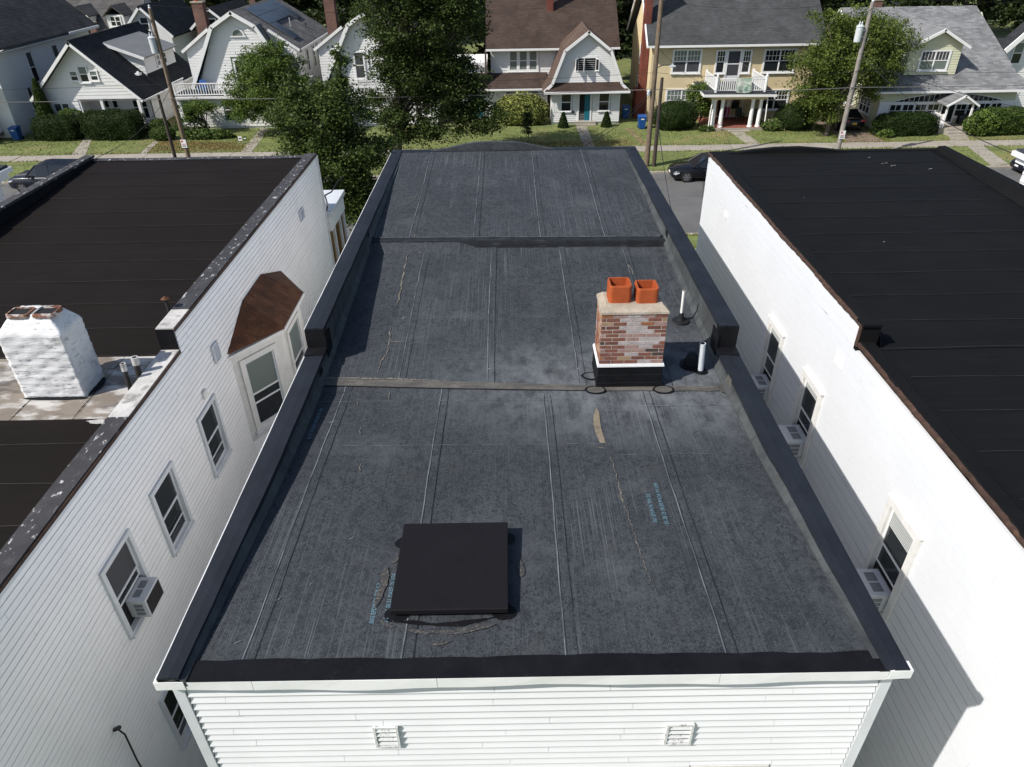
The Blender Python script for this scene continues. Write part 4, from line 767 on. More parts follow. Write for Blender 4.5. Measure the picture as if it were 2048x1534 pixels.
# roof: slopes, rolled edge, strips
def rrz(y): return 7.48+.042*(y-10.1) if y > 10.1 else 7.42
edge_y = [1.2, 10.1, 20.4]
MB().add([(RX, 10.1, 7.4), (RE, 10.1, 7.4), (RE, 20.4, 7.80), (RX, 20.4, 7.80), (RX, 1.2, 7.36), (RE, 1.2, 7.36)], [(0, 1, 2, 3), (4, 5, 1, 0)]).build('roof_deck', M['black_roof'], right)
yy = [20.3]; random.seed(21)
while yy[-1] > 10.9: yy.append(yy[-1]-.93)
yy[-1] = 10.12
for a, b in zip(yy[1:], yy[:-1]): roll_strip(right, RX+.36, RE-.2, a, b, rrz, 'black_roof', 'black_seam', amp=.005, e0=.009)
y2 = [10.16, 9.3, 8.4, 7.45, 6.5, 5.6, 4.7, 3.8, 2.9, 2.0, 1.2]
for a, b in zip(y2[1:], y2[:-1]): roll_strip(right, RX+.36, RE-.2, a, b, lambda y: 7.43, 'black_roof', 'black_seam', amp=.005, e0=.009)
def rolled(y0, y1, z, zf):
    n = int((y1-y0)/.3); P = []
    for i in range(n+1):
        y = y0+(y1-y0)*i/n; q = .010*math.sin(y*2.1)+.006*math.sin(y*5.7); e = min(z, 9)
        P += [(RX-.012+q, y, z-.02+q*.5), (RX+.03, y, z+.012+q), (RX+.24+q, y, z+.004), (RX+.40+q, y, zf(y)+.026), (RX+.52, y, zf(y)+.012)]
    MB().add(P, [(i*5+j, (i+1)*5+j, (i+1)*5+j+1, i*5+j+1) for i in range(n) for j in range(4)]).build('rolled_edge', M['black_roof'], right)
    P = []
    for i in range(n*3+1):
        y = y0+(y1-y0)*i/(n*3); q = .008*math.sin(y*2.1)+random.uniform(-.008, .008)
        P += [(RX-.030+q*.4, y, z-.055+q), (RX-.034+q*.4, y, z-.012+q*1.4), (RX+.02, y, z+.004+q*.5)]
    MB().add(P, [(i*3+j, (i+1)*3+j, (i+1)*3+j+1, i*3+j+1) for i in range(n*3) for j in range(2)]).build('ragged_rim', M['rust_edge'], right)
rolled(10.1, 20.45, 7.92, rrz); rolled(1.2, 10.1, 7.60, lambda y: 7.43)
MB().box(RX-.025, RX+.30, 10.08, 10.16, 7.45, 7.90).build('parapet_end', M['black_roof'], right); MB().box(RX-.02, RX+.30, 10.05, 10.30, 7.90, 7.945).build('lap_patch', M['black_roof'], right)
MB().box(RX-.026, RX-.012, 10.075, 10.165, 7.52, 7.90).build('rim_stub', M['rust_edge'], right)
n = 24; P = []
for i in range(n+1):
    y = 1.2+19.2*i/n; zt = 8.0
    P += [(RE-.42, y, rrz(y)+.02), (RE-.26, y, zt-.12), (RE-.2, y, zt), (RE, y, zt+.01), (RE+.02, y, zt-.2)]
MB().add(P, [(i*5+j, (i+1)*5+j, (i+1)*5+j+1, i*5+j+1) for i in range(n) for j in range(4)]).build('far_parapet', M['black_roof'], right)
MB().box(RX, RE, 20.28, 20.48, 7.6, 7.93).build('front_edge', M['black_roof'], right)
cr = [(6.3, 7.9), (6.9, 7.99), (7.6, 8.05), (8.3, 8.06), (9.0, 8.0), (9.7, 7.92)]
MB().prism([(x, 20.25, z) for x, z in cr]+[(9.7, 20.25, 7.8), (6.3, 7.8 and 20.25, 7.8)], [(x, 20.47, z-.01) for x, z in cr]+[(9.7, 20.47, 7.8), (6.3, 20.47, 7.8)]).build('roof_crest', M['black_roof'], right)
for x, y, rr in ((10.2, 19.2, .10), (10.35, 19.0, .08), (10.0, 19.7, .06), (11.2, 18.7, .07), (11.0, 20.36, .12), (9.0, 20.38, .08), (10.6, 12.2, .03), (11.5, 9.2, .035), (7.2, 16.8, .03), (8.0, 14.2, .03), (9.9, 7.3, .035), (11.0, 6.6, .045), (8.9, 9.4, .03), (7.9, 6.2, .02)):
    zf = (lambda y: 7.945) if y > 20.2 else rrz
    crack([(x-rr, y-rr*.5), (x, y), (x+rr, y+rr*.4)], rr*.16, 'silver_full', zf, .03 if y > 20.2 else .028, rr*.12, right, 'paint_fleck')
# ================================================================== end neighbours, just a corner of each in view
def neighbour(x0, x1, label, face):
    t = thing('neighbouring_house', label, 'house', ((x0+x1)/2, 12, 0))
    MB().box(x0+.02, x1-.02, 6.02, 18.98, 0, 7.7).build('wall_core', M['vinyl'], t)
    w = MB(); siding(w, FXp(x1), [(6, 0), (19, 0), (19, 7.75), (6, 7.75)], .2); siding(w, FXm(x0), [(6, 0), (19, 0), (19, 7.75), (6, 7.75)], .2); siding(w, FYb(19), [(x0, 0), (x1, 0), (x1, 7.75), (x0, 7.75)], .2); siding(w, FY(6), [(x0, 0), (x1, 0), (x1, 7.75), (x0, 7.75)], .2)
    w.build('wall', M['vinyl'], t, kind='stuff')
    MB().box(x0-.02, x1+.02, 5.98, 19.05, 7.75, 7.86).build('frieze', M['white'], t); MB().box(x0-.18, x1+.18, 5.9, 19.22, 7.862, 8.02).build('cornice', M['white'], t); MB().box(x0-.28, x1+.28, 5.8, 19.34, 8.022, 8.14).build('cornice', M['white'], t)
    MB().box(x0-.2, x1+.2, 5.9, 19.3, 8.142, 8.2).build('roof', M['epdm'], t)
neighbour(-21.5, -13.75, 'white sided house at the left edge, only its moulded cornice corner showing', 1); neighbour(13.95, 21.5, 'white sided house at the right edge, only its cornice corner showing', -1)
# ================================================================== houses across the street
M['hwhite'] = mat('white_house_siding', (0.74, 0.73, 0.71), 0.55, 0.03, .8, [((0.55, 0.52, 0.46), .7, 0.6, 0.85, (1, 1, .4), 0.35)])
M['hcream'] = mat('pale_yellow_siding', (0.60, 0.59, 0.42), 0.6, 0.05, 1, [((0.48, 0.46, 0.33), 1, 0.55, 0.8, (1, 1, 1), 0.4)])
M['stucco'] = mat('yellow_stucco', (0.66, 0.535, 0.325), 0.85, 0.05, .7, [((0.52, 0.41, 0.25), 1.1, 0.55, 0.8, (1, 1, .5), 0.4), ((0.30, 0.23, 0.14), 2.2, 0.68, 0.8, (1, 1, 1), 0.4)], 0.35, 30)
M['htrim'] = mat('house_white_trim', (0.78, 0.77, 0.75), 0.5, 0.04, 2)
M['green_trim'] = mat('green_trim', (0.075, 0.12, 0.075), 0.6, 0.1, 3)
M['teal'] = mat('teal_door_paint', (0.012, 0.13, 0.17), 0.4, 0.05, 3)
M['reddoor'] = mat('dark_red_door', (0.10, 0.014, 0.014), 0.45, 0.1, 3)
M['foundation'] = mat('grey_foundation', (0.16, 0.15, 0.14), 0.9, 0.15, 2)
M['metalroof'] = mat('grey_metal_roof', (0.20, 0.20, 0.195), 0.6, 0.08, 1)
M['redpaver'] = mat('red_porch_tile', (0.22, 0.07, 0.05), 0.8, 0.2, 6)
M['blue_plastic'] = mat('blue_plastic', (0.010, 0.075, 0.27), 0.45, 0.05, 4)
M['darkgreen_plastic'] = mat('dark_green_plastic', (0.012, 0.03, 0.022), 0.4, 0.05, 4)
M['solar'] = mat('solar_glass', (0.045, 0.055, 0.075), 0.3, 0.06, 2, spec=.5)
M['solar_frame'] = mat('solar_frame', (0.11, 0.12, 0.14), 0.45, 0.05, 4)
def brick_tex(name, c1, c2, mo):
    m = shingle_mat(name, c1, c2, 0, 1.0, .21, .075, 1.0); N = m.node_tree.nodes; L = m.node_tree.links
    b = [n for n in N if n.type == 'TEX_BRICK'][0]; s = [n for n in N if n.type == 'SEPXYZ'][0]; c = [n for n in N if n.type == 'COMBXYZ'][0]
    a = N.new('ShaderNodeMath'); a.operation = 'ADD'; L.new(s.outputs[0], a.inputs[0]); L.new(s.outputs[1], a.inputs[1]); L.new(a.outputs[0], c.inputs[0])
    b.inputs['Mortar'].default_value = (*mo, 1); b.inputs['Mortar Size'].default_value = .008; return m
M['hbrick'] = brick_tex('house_chimney_brick', (0.16, 0.055, 0.04), (0.10, 0.04, 0.032), (0.30, 0.26, 0.22))
M['hbrick_red'] = brick_tex('red_chimney_brick', (0.20, 0.045, 0.03), (0.15, 0.035, 0.025), (0.20, 0.13, 0.10))
M['hbrick_pink'] = brick_tex('pink_chimney_brick', (0.42, 0.17, 0.11), (0.36, 0.14, 0.09), (0.4, 0.33, 0.28))
DG1, DG2 = (0.030, 0.031, 0.034), (0.042, 0.043, 0.046)
def roofp(t, pts, m, th=.14, name='roof'): return MB().slab(pts, th).build(name, m, t)
def wallp(t, F, poly, h=.22, m='hwhite', name='wall', lip=.022): 
    mb = MB(); siding(mb, F, poly, h, lip); return mb.build(name, M[m], t, kind='stuff')
def rakes(t, y, pts, w=.24, th=.1, m='htrim', inner=1):
    for (x1, z1), (x2, z2) in zip(pts[:-1], pts[1:]):
        L_ = math.hypot(x2-x1, z2-z1); nx, nz = (z2-z1)/L_, -(x2-x1)/L_
        if nz > 0: nx, nz = -nx, -nz
        q = [(x1, z1), (x2, z2), (x2+nx*w*.0, z2+nz*w if abs(nz) > .2 else z2-.0), (x1+nx*w*.0, z1+nz*w if abs(nz) > .2 else z1)]
        q = [(x1, z1), (x2, z2), (x2+nx*w, z2+nz*w), (x1+nx*w, z1+nz*w)]
        MB().prism([(x, y, z) for x, z in q], [(x, y+th, z) for x, z in q]).build('rake_board', M[m], t)
def hwin(t, F, a0, a1, b0, b1, n=1, up='glass', lo='glass', muntin=None, trim=.09, mtrim='htrim', gap=.06):
    w_ = (a1-a0-trim*2-gap*(n-1))/n
    c = ring(MB(), F, a0, a1, b0, b1, trim, .0, .07)
    for i in range(1, n): x = a0+trim+i*(w_+gap)-gap; c.fbox(F, x, x+gap, b0+trim, b1-trim, .0, .07)
    w = c.build('window', M[mtrim], t)
    for i in range(n):
        x0 = a0+trim+i*(w_+gap); x1 = x0+w_; bm = (b0+b1)/2
        MB().fbox(F, x0, x1, bm, b1-trim, .02, .034).build('pane', M[up], w); MB().fbox(F, x0, x1, b0+trim, bm-.001, .016, .03).build('pane', M[lo], w)
        s = MB(); s.fbox(F, x0, x1, bm-.03, bm+.03, .034, .055); s.fbox(F, x0, x0+.03, b0+trim, bm-.031, .034, .05); s.fbox(F, x1-.03, x1, b0+trim, bm-.031, .034, .05); s.fbox(F, x0, x0+.03, bm+.031, b1-trim, .034, .05); s.fbox(F, x1-.03, x1, bm+.031, b1-trim, .034, .05)
        if muntin:
            for k in range(1, muntin[0]): x = x0+(x1-x0)*k/muntin[0]; s.fbox(F, x-.014, x+.014, bm+.031, b1-trim, .0345, .048)
            for k in range(1, muntin[1]): z = bm+(b1-trim-bm)*k/muntin[1]; s.fbox(F, x0+.031, x1-.031, z-.014, z+.014, .035, .047)
        s.build('sash', M['htrim'], w)
    MB().fbox(F, a0-.04, a1+.04, b0-.06, b0-.002, .0, .12).build('sill', M[mtrim], w)
    return w
def rail(t, p0, p1, z0, z1, step=.16, bw=.05, m='htrim', post=True, name='railing', slant=0):
    d = Vector((p1[0]-p0[0], p1[1]-p0[1], 0)); L_ = d.length; d /= L_; n = Vector((-d.y, d.x, 0)); mb = MB()
    def bar(a0, a1, b0, b1, w):
        q = [Vector((p0[0], p0[1], 0))+d*a+n*s for a, s in ((a0, -w), (a1, -w), (a1, w), (a0, w))]; mb.prism([(v.x, v.y, b0) for v in q], [(v.x, v.y, b1) for v in q])
    bar(0, L_, z1-.07, z1, .045); bar(0, L_, z0+.06, z0+.12, .035)
    k = int(L_/step)
    for i in range(1, k): a = L_*i/k; bar(a-bw/2, a+bw/2, z0+.12, z1-.07, .02)
    r_ = mb.build(name, M[m], t)
    if post:
        for a in (0, L_):
            mb = MB(); q = Vector((p0[0], p0[1], 0))+d*a; mb.box(q.x-.07, q.x+.07, q.y-.07, q.y+.07, z0, z1+.1); mb.build('rail_post', M[m], t)
    return r_
def hchimney(t, x, y, z0, z1, wx=.7, wy=.6, m='hbrick', pots=0, cap='crown'):
    c = MB().box(x-wx/2, x+wx/2, y-wy/2, y+wy/2, z0, z1).build('chimney', M[m], t)
    MB().box(x-wx/2-.05, x+wx/2+.05, y-wy/2-.05, y+wy/2+.05, z1, z1+.1).build('chimney_cap', M[cap], c)
    for i in range(pots): flue(x-.12+.28*i, y, .11, .11, z1+.1, z1+.38, 'chimney_pot', 'clay', c)
    return c
def post(t, x, y, z0, z1, w=.12, m='htrim', name='post'): return MB().box(x-w/2, x+w/2, y-w/2, y+w/2, z0, z1).build(name, M[m], t)
def steps(t, x0, x1, y, n, top, m='concrete', d=.3):
    for i in range(n): MB().box(x0, x1, y-d*(n-i), y-d*(n-i-1)-.003, .0, top*(i+1)/n).build('step', M[m], t)

# ---- house 1: tall white house at the left edge
t = thing('white_house', 'two storey white house at the far left with weathered grey shingle roof', 'house', (-42, 62, 0))
sh = shingle_mat('weathered_grey_shingles', (0.105, 0.098, 0.09), (0.075, 0.07, 0.066), 1, 1.5, .5, .28, .3)
MB().box(-46.3, -37.65, 56.3, 70.6, 0, 5.9).build('wall_core', M['hwhite'], t)
wallp(t, FXp(-37.6), [(56.2, .3), (70.7, .3), (70.7, 5.9), (56.2, 5.9)], .2); wallp(t, FY(56.25), [(-46.3, .3), (-37.6, .3), (-37.6, 5.9), (-42, 10.6), (-46.3, 5.9)], .2)
roofp(t, [(-36.9, 55.6, 6.32), (-36.9, 71.3, 6.25), (-42, 71.3, 11.0), (-42, 55.6, 11.0)], sh); roofp(t, [(-42, 55.6, 11.0), (-42, 71.3, 11.0), (-47.0, 71.3, 6.3), (-47.0, 55.6, 6.3)], sh)
MB().box(-37.6, -36.95, 55.7, 71.2, 5.98, 6.04).build('soffit', M['old_white'], t); MB().box(-36.88, -36.78, 66.2, 71.3, 6.05, 6.24).build('gutter', M['htrim'], t)
for y0, y1, z0, z1 in ((60.4, 61.2, 3.3, 5.5), (64.2, 65.0, 3.4, 5.5), (59.0, 59.6, 1.6, 3.2)): hwin(t, FXp(-37.6), y0, y1, z0, z1, up='screen', mtrim='old_white', trim=.05)
MB().box(-43.5, -38.6, 53.8, 56.2, 3.3, 3.45).build('porch_roof', sh, t); roofp(t, [(-43.6, 53.6, 3.3), (-38.4, 53.6, 3.3), (-38.4, 56.2, 4.6), (-43.6, 56.2, 4.6)], M['hwhite'], .12, 'porch_roof')
MB().box(-43.4, -38.7, 53.9, 56.2, .35, .6).build('porch_floor', M['foundation'], t); post(t, -38.75, 54.0, .6, 3.3, .18); post(t, -38.75, 55.9, .6, 3.3, .18); rail(t, (-38.75, 54.1), (-38.75, 55.8), .6, 1.5, .2); rail(t, (-43, 53.95), (-38.8, 53.95), .6, 1.5, .2)
MB().box(-41.5, -38.9, 56.0, 56.2, .6, 3.2).build('porch_shade_panel', M['dark_room'], t)  # near-black sheet before the white wall; porch shade put into its colour
hchimney(t, -40.8, 72.4, 5, 8.4)

# ---- house 2: white bungalow with dark roof
t = thing('white_bungalow', 'small white gable fronted bungalow with dark roof and recessed porch', 'house', (-32, 62, 0))
sh2 = shingle_mat('black_shingles_y', DG1, DG2, 1, 1.45, .35, .16, .45)
F = FY(57.5); ax, az = -31.95, 6.70
MB().box(-35.55, -28.4, 59.4, 68.4, 0, 2.8).build('wall_core', M['hwhite'], t); MB().box(-35.55, -33.0, 57.55, 59.5, .2, 2.8).build('wall_core', M['hwhite'], t)
MB().prism([(-35.4, 57.6, 2.7), (-28.5, 57.6, 2.7), (ax, 57.6, 6.35)], [(-35.4, 68.3, 2.7), (-28.5, 68.3, 2.7), (ax, 68.3, 6.35)]).build('attic_core', M['hwhite'], t)
wallp(t, F, [(-35.6, 2.62), (-28.3, 2.62), (-28.3, 2.9), (ax, 6.5), (-35.6, 3.1)], .235); wallp(t, F, [(-35.6, .3), (-33.0, .3), (-33.0, 2.62), (-35.6, 2.62)], .235)
wallp(t, FXp(-28.32), [(59.4, .3), (68.4, .3), (68.4, 2.8), (59.4, 2.8)], .235)
MB().box(-33.0, -28.35, 57.5, 59.4, .15, .35).build('porch_floor', M['foundation'], t); wallp(t, FY(59.35), [(-33, .35), (-28.4, .35), (-28.4, 2.6), (-33, 2.6)], .235)
for x0, x1 in ((-32.2, -31.6), (-31.4, -30.9), (-29.8, -29.2), (-29.1, -28.6)): hwin(t, FY(59.32), x0, x1, .7, 2.4, trim=.05)
for x in (-32.95, -31.25, -28.42): post(t, x, 57.62, .35, 2.62, .2)
MB().box(-33.0, -28.3, 57.48, 57.7, 2.56, 2.64).build('porch_beam', M['htrim'], t)
hwin(t, F, -33.0, -32.3, 3.85, 4.62, up='glass_blind'); hwin(t, F, -32.28, -31.5, 3.75, 4.95, up='glass_blind'); hwin(t, F, -31.48, -30.8, 3.85, 4.62, up='glass_blind'); hwin(t, F, -35.0, -33.7, 1.0, 2.35, n=2, lo='screen', up='screen')
roofp(t, [(-27.65, 56.85, 2.58), (-27.65, 68.7, 2.58), (ax, 68.7, az), (ax, 56.85, az)], sh2); roofp(t, [(ax, 56.85, az), (ax, 68.7, az), (-36.25, 68.7, 2.72), (-36.25, 56.85, 2.72)], sh2)
MB().tube((ax, 56.9, az-.02), (ax, 68.7, az-.02), .09, n=6).build('ridge_cap', sh2, t)
rakes(t, 56.8, [(-36.25, 2.68), (ax, az-.04), (-27.65, 2.54)], .2, .12); MB().box(-27.66, -27.56, 56.9, 68.7, 2.45, 2.56).build('gutter', M['htrim'], t)
# shed dormer on the right slope
MB().box(-31.0, -28.75, 60.9, 66.8, 3.9, 4.98).build('dormer', M['hwhite'], t); wallp(t, FXp(-28.74), [(60.9, 3.75), (66.8, 3.75), (66.8, 5.0), (60.9, 5.0)], .235)
MB().prism([(-31.0, 60.88, 5.0), (-28.75, 60.88, 4.5), (-28.75, 60.88, 3.7)], [(-31.0, 60.93, 5.0), (-28.75, 60.93, 4.5), (-28.75, 60.93, 3.7)]).build('dormer_cheek', M['hwhite'], t)
wallp(t, FY(60.88), [(-31.2, 5.0), (-28.74, 3.5), (-28.74, 5.0), (-31.2, 6.05)], .235)
roofp(t, [(-28.4, 60.5, 5.02), (-28.4, 67.1, 5.02), (-31.35, 67.1, 6.14), (-31.35, 60.5, 6.14)], M['metalroof'], .1, 'dormer_roof'); rakes(t, 60.4, [(-31.35, 6.1), (-28.4, 5.0)], .2, .1)
for y in (63.0, 64.3): hwin(t, FXp(-28.72), y, y+.75, 3.95, 4.85)
mb = MB(); mb.box(-29.1, -28.75, 59.6, 60.05, 3.85, 4.0); mb.box(-28.98, -28.85, 59.75, 59.9, 4.0, 4.12); mb.build('roof_vent', M['htrim'], t)

# ---- gambrel houses 3 and 4
def gambrel_house(ax, label, shc, green, rail_step, solar):
    t = thing('gambrel_house', label, 'house', (ax, 65, 0), 'white gambrel fronted houses'); s = shingle_mat('grey_shingles_y', shc[0], shc[1], 1, 1.5, .4, .18, .5)
    az, kz, ez = 8.25, 7.25, 3.4; k0, k1, e0, e1 = ax-1.78, ax+1.70, ax-4.15, ax+4.0
    y0, yb, ye = 59.5, 60.6, 71.6; m0, m1 = ax-4.45, ax+4.15; mz = 5.55
    MB().box(m0+.05, m1-.05, yb+.05, ye, 0, mz).build('wall_core', M['hwhite'], t); MB().prism([(m0+.1, yb+.1, mz), (m1-.1, yb+.1, mz), (ax, yb+.1, az-.4)], [(m0+.1, ye, mz), (m1-.1, ye, mz), (ax, ye, az-.4)]).build('attic_core', M['hwhite'], t)
    wallp(t, FY(yb), [(m0, 2.5), (m1, 2.5), (m1, mz), (ax, az-.25), (m0, mz)], .2); wallp(t, FXp(m1), [(yb, .3), (ye, .3), (ye, mz), (yb, mz)], .2); wallp(t, FXm(m0), [(yb, .3), (ye, .3), (ye, mz), (yb, mz)], .2)
    g = [(e0+.25, 2.62), (e1-.25, 2.62), (k1-.1, kz-.1), (ax, az-.22), (k0+.1, kz-.1)]
    wallp(t, FY(y0+.35), g, .2); MB().prism([(x, y0+.4, z) for x, z in g], [(x, yb+.04, z) for x, z in g]).build('gable_core', M['hwhite'], t)
    rf = [(e0-.15, ez-.5), (k0, kz), (ax, az), (k1, kz), (e1+.15, ez-.5)]
    for (x1, z1), (x2, z2) in zip(rf[:-1], rf[1:]): MB().prism([(x1, y0-.05, z1), (x2, y0-.05, z2), (x2, y0-.05, z2-.16), (x1, y0-.05, z1-.16)], [(x1, yb+.2, z1), (x2, yb+.2, z2), (x2, yb+.2, z2-.16), (x1, yb+.2, z1-.16)]).build('gambrel_roof', s, t)
    rakes(t, y0-.14, rf, .26, .09)
    rs = [(ax, az+.03), (m1+.35, mz-.12), (m0-.35, mz-.12)]
    roofp(t, [(m1+.35, yb-.15, mz-.1), (m1+.35, ye+.3, mz-.1), (ax, ye+.3, az), (ax, yb-.15, az)], s); roofp(t, [(ax, yb-.15, az), (ax, ye+.3, az), (m0-.35, ye+.3, mz-.1), (m0-.35, yb-.15, mz-.1)], s)
    rakes(t, yb-.22, [(m0-.35, mz-.12), (k0-.6, 7.02)], .2, .08); rakes(t, yb-.22, [(k1+.6, 6.9), (m1+.35, mz-.12)], .2, .08)
    MB().box(m1+.33, m1+.42, yb, ye+.3, mz-.26, mz-.12).build('gutter', M['htrim'], t)
    for y in (63.2, 65.4, 66.8, 69.2): hwin(t, FXp(m1+.02), y, y+.7, 3.4, 5.0, trim=.05, up='screen')
    # porch with balcony
    bx0, bx1, by = ax-5.3, ax+5.0, 57.9
    MB().box(bx0, bx1, by, yb, 2.42, 2.58).build('balcony_deck', M['epdm'], t); MB().box(bx0-.06, bx1+.06, by-.08, by-.003, 2.36, 2.56).build('porch_fascia', M['htrim'], t)
    wallp(t, FY(by+.25), [(bx0+.2, .25), (bx1-.2, .25), (bx1-.2, 2.4), (bx0+.2, 2.4)], .2); MB().box(bx0+.22, bx1-.22, by+.3, yb, 0, 2.41).build('porch_core', M['hwhite'], t)
    rail(t, (bx0+.1, by+.08), (ax-1.2, by+.08), 2.58, 3.5, rail_step); rail(t, (ax-1.12, by+.08), (ax+1.92, by+.08), 2.58, 3.5, rail_step, post=False); rail(t, (ax+2.0, by+.08), (bx1-.1, by+.08), 2.58, 3.5, rail_step); rail(t, (bx0+.1, by+.2), (bx0+.1, yb-.1), 2.58, 3.5, rail_step, post=False); rail(t, (bx1-.1, by+.2), (bx1-.1, yb-.1), 2.58, 3.5, rail_step, post=False)
    for x0 in (bx0+.5, ax-1.6, ax+1.4, bx1-2.0): hwin(t, FY(by+.24), x0, x0+1.3, .8, 2.2, n=2, mtrim='green_trim' if green else 'htrim')
    F = FY(y0+.33)
    if green:
        a = MB(); n = 14; P = [(ax+.1+.40*math.cos(math.pi*i/n), 6.52+.40*math.sin(math.pi*i/n)) for i in range(n+1)]; Q = [(ax+.1+.52*math.cos(math.pi*i/n), 6.50+.54*math.sin(math.pi*i/n)) for i in range(n+1)]
        w = MB().prism([F(x, z, .0) for x, z in P], [F(x, z, .03) for x, z in P]).build('window', M['glass_blind'], t)
        for i in range(n): MB().prism([F(*P[i], 0), F(*P[i+1], 0), F(*Q[i+1], 0), F(*Q[i], 0)], [F(*P[i], .07), F(*P[i+1], .07), F(*Q[i+1], .07), F(*Q[i], .07)]).build('casing', M['htrim'], w)
        MB().fbox(F, ax-.5, ax+.7, 6.42, 6.5, 0, .09).build('sill', M['htrim'], w)
        mb = ring(MB(), F, ax-.85, ax+1.05, 2.65, 5.05, .09, .0, .05); mb.build('door_surround', M['green_trim'], t); hwin(t, F, ax-.72, ax+.9, 2.75, 4.9, n=2, trim=.12)
    else:
        hwin(t, F, ax-1.62, ax-.75, 3.3, 5.3, trim=.1, up='screen', lo='screen'); hwin(t, F, ax+.6, ax+1.5, 3.3, 5.2, trim=.1); MB().fbox(F, ax-.55, ax-.45, 3.6, 5.0, .02, .06).build('downpipe', M['htrim'], t)
    if solar:
        sl = math.atan2(az-(mz-.1), (m1+.35)-ax); ux = Vector((math.cos(sl), 0, -math.sin(sl))); nn = Vector((math.sin(sl), 0, math.cos(sl)))
        def panel(y, u):
            o = Vector((ax, y, az))+ux*u+nn*.12; q = [o, o+ux*1.0, o+ux*1.0+Vector((0, 1.55, 0)), o+Vector((0, 1.55, 0))]; i_ = .035
            q2 = [o+ux*i_+Vector((0, i_, 0))+nn*.006, o+ux*(1-i_)+Vector((0, i_, 0))+nn*.006, o+ux*(1-i_)+Vector((0, 1.55-i_, 0))+nn*.006, o+ux*i_+Vector((0, 1.55-i_, 0))+nn*.006]
            p = MB().prism([v-nn*.05 for v in q], q).build('solar_panel', M['solar_frame'], t); MB().prism([v-nn*.008 for v in q2], q2).build('solar_cells', M['solar'], p)
        for r_ in range(2):
            for c in range(4): panel(61.9+c*1.6, .35+r_*1.03)
        panel(61.9, .35+2.06); panel(61.9, .35+3.05); panel(68.4, .9); panel(68.4, 1.9); panel(68.4, .0)
        MB().tube((ax+2.8, 65.0, 6.3), (ax+2.8, 65.0, 7.2), .05, n=8).build('vent_pipe', M['steel'], t); MB().tube((ax+3.3, 68.0, 5.9), (ax+3.3, 68.0, 6.5), .05, n=8).build('vent_pipe', M['black'], t)
    else:
        MB().tube((ax+2.3, 66, 6.5), (ax+2.3, 66, 7.2), .05, n=8).build('vent_pipe', M['steel'], t)
    return t
t3 = gambrel_house(-20.6, 'white gambrel house with solar panels on its right roof slope', ((0.20, 0.19, 0.18), (0.13, 0.125, 0.12)), True, .2, True)
hchimney(t3, -23.9, 62.2, 4.5, 8.6, .85, .7, pots=1)
t4 = gambrel_house(-10.3, 'white gambrel house half hidden behind the big maple', ((0.16, 0.15, 0.145), (0.11, 0.105, 0.10)), False, .14, False)
hchimney(t4, -13.75, 62.4, 4.5, 8.8, .8, .7)

# ---- house 5: brown roofed house with gambrel wing
t = thing('brown_roofed_house', 'white house with broad brown shingle roof and small gambrel entrance wing', 'house', (4, 62, 0))
BR1, BR2 = (0.076, 0.052, 0.042), (0.058, 0.041, 0.034)
shx = shingle_mat('brown_shingles_x', BR1, BR2, 0, 1.8, .32, .17, .62); shy = shingle_mat('brown_shingles_y', (0.125, 0.085, 0.066), (0.10, 0.068, 0.054), 1, 1.25, .32, .16, .6)
MB().box(-1.3, 8.6, 61.6, 70, 0, 5.1).build('wall_core', M['hwhite'], t); wallp(t, FY(61.5), [(-1.25, 3.1), (8.6, 3.1), (8.6, 5.1), (-1.25, 5.1)], .2); wallp(t, FXp(8.6), [(61.5, .3), (70, .3), (70, 5.1), (61.5, 5.1)], .2)
roofp(t, [(-1.65, 60.95, 5.16), (8.95, 60.95, 5.16), (8.95, 66.6, 9.4), (-1.65, 66.6, 9.4)], shx); roofp(t, [(-1.65, 66.6, 9.4), (8.95, 66.6, 9.4), (8.95, 72, 5.2), (-1.65, 72, 5.2)], shx)
MB().prism([(8.55, 61.6, 5.1), (8.55, 70, 5.1), (8.55, 66.6, 9.1)], [(8.62, 61.6, 5.1), (8.62, 70, 5.1), (8.62, 66.6, 9.1)]).build('gable_end', M['hwhite'], t); MB().prism([(-1.3, 61.6, 5.1), (-1.3, 71.4, 5.1), (-1.3, 66.6, 9.2)], [(-1.25, 61.6, 5.1), (-1.25, 71.4, 5.1), (-1.25, 66.6, 9.2)]).build('gable_end', M['hwhite'], t)
MB().box(-1.65, 8.95, 60.83, 60.94, 5.0, 5.14).build('gutter', M['htrim'], t)
MB().add([(-1.62, 61.0, 5.1), (-1.62, 61.45, 5.1), (-1.62, 61.45, 3.2), (-1.62, 59.6, 2.6), (-1.75, 61.0, 5.1), (-1.75, 59.6, 2.6)], [(0, 1, 2, 3), (0, 4, 5, 3)]).build('roof_side', shx, t)
hwin(t, FY(61.48), .1, 2.55, 3.4, 5.0, n=3, up='glass_blind', lo='glass_blind', trim=.14, gap=.2)
roofp(t, [(-4.2, 59.2, 2.52), (3.2, 59.2, 2.52), (3.2, 61.5, 3.32), (-4.2, 61.5, 3.32)], shx, .12, 'porch_roof'); MB().box(-4.2, 3.2, 59.08, 59.19, 2.38, 2.5).build('gutter', M['htrim'], t)
MB().box(-4.0, 3.2, 59.7, 61.5, 0, 2.5).build('porch_core', M['hwhite'], t); wallp(t, FY(59.65), [(-4.0, .3), (3.2, .3), (3.2, 2.45), (-4.0, 2.45)], .2); hwin(t, FY(59.63), -.2, 2.6, 1.0, 2.3, n=3, up='glass_blind', lo='glass_blind', trim=.1, gap=.15); MB().box(-2.9, -2.0, 59.6, 59.64, .3, 2.3).build('door', M['teal'], t)
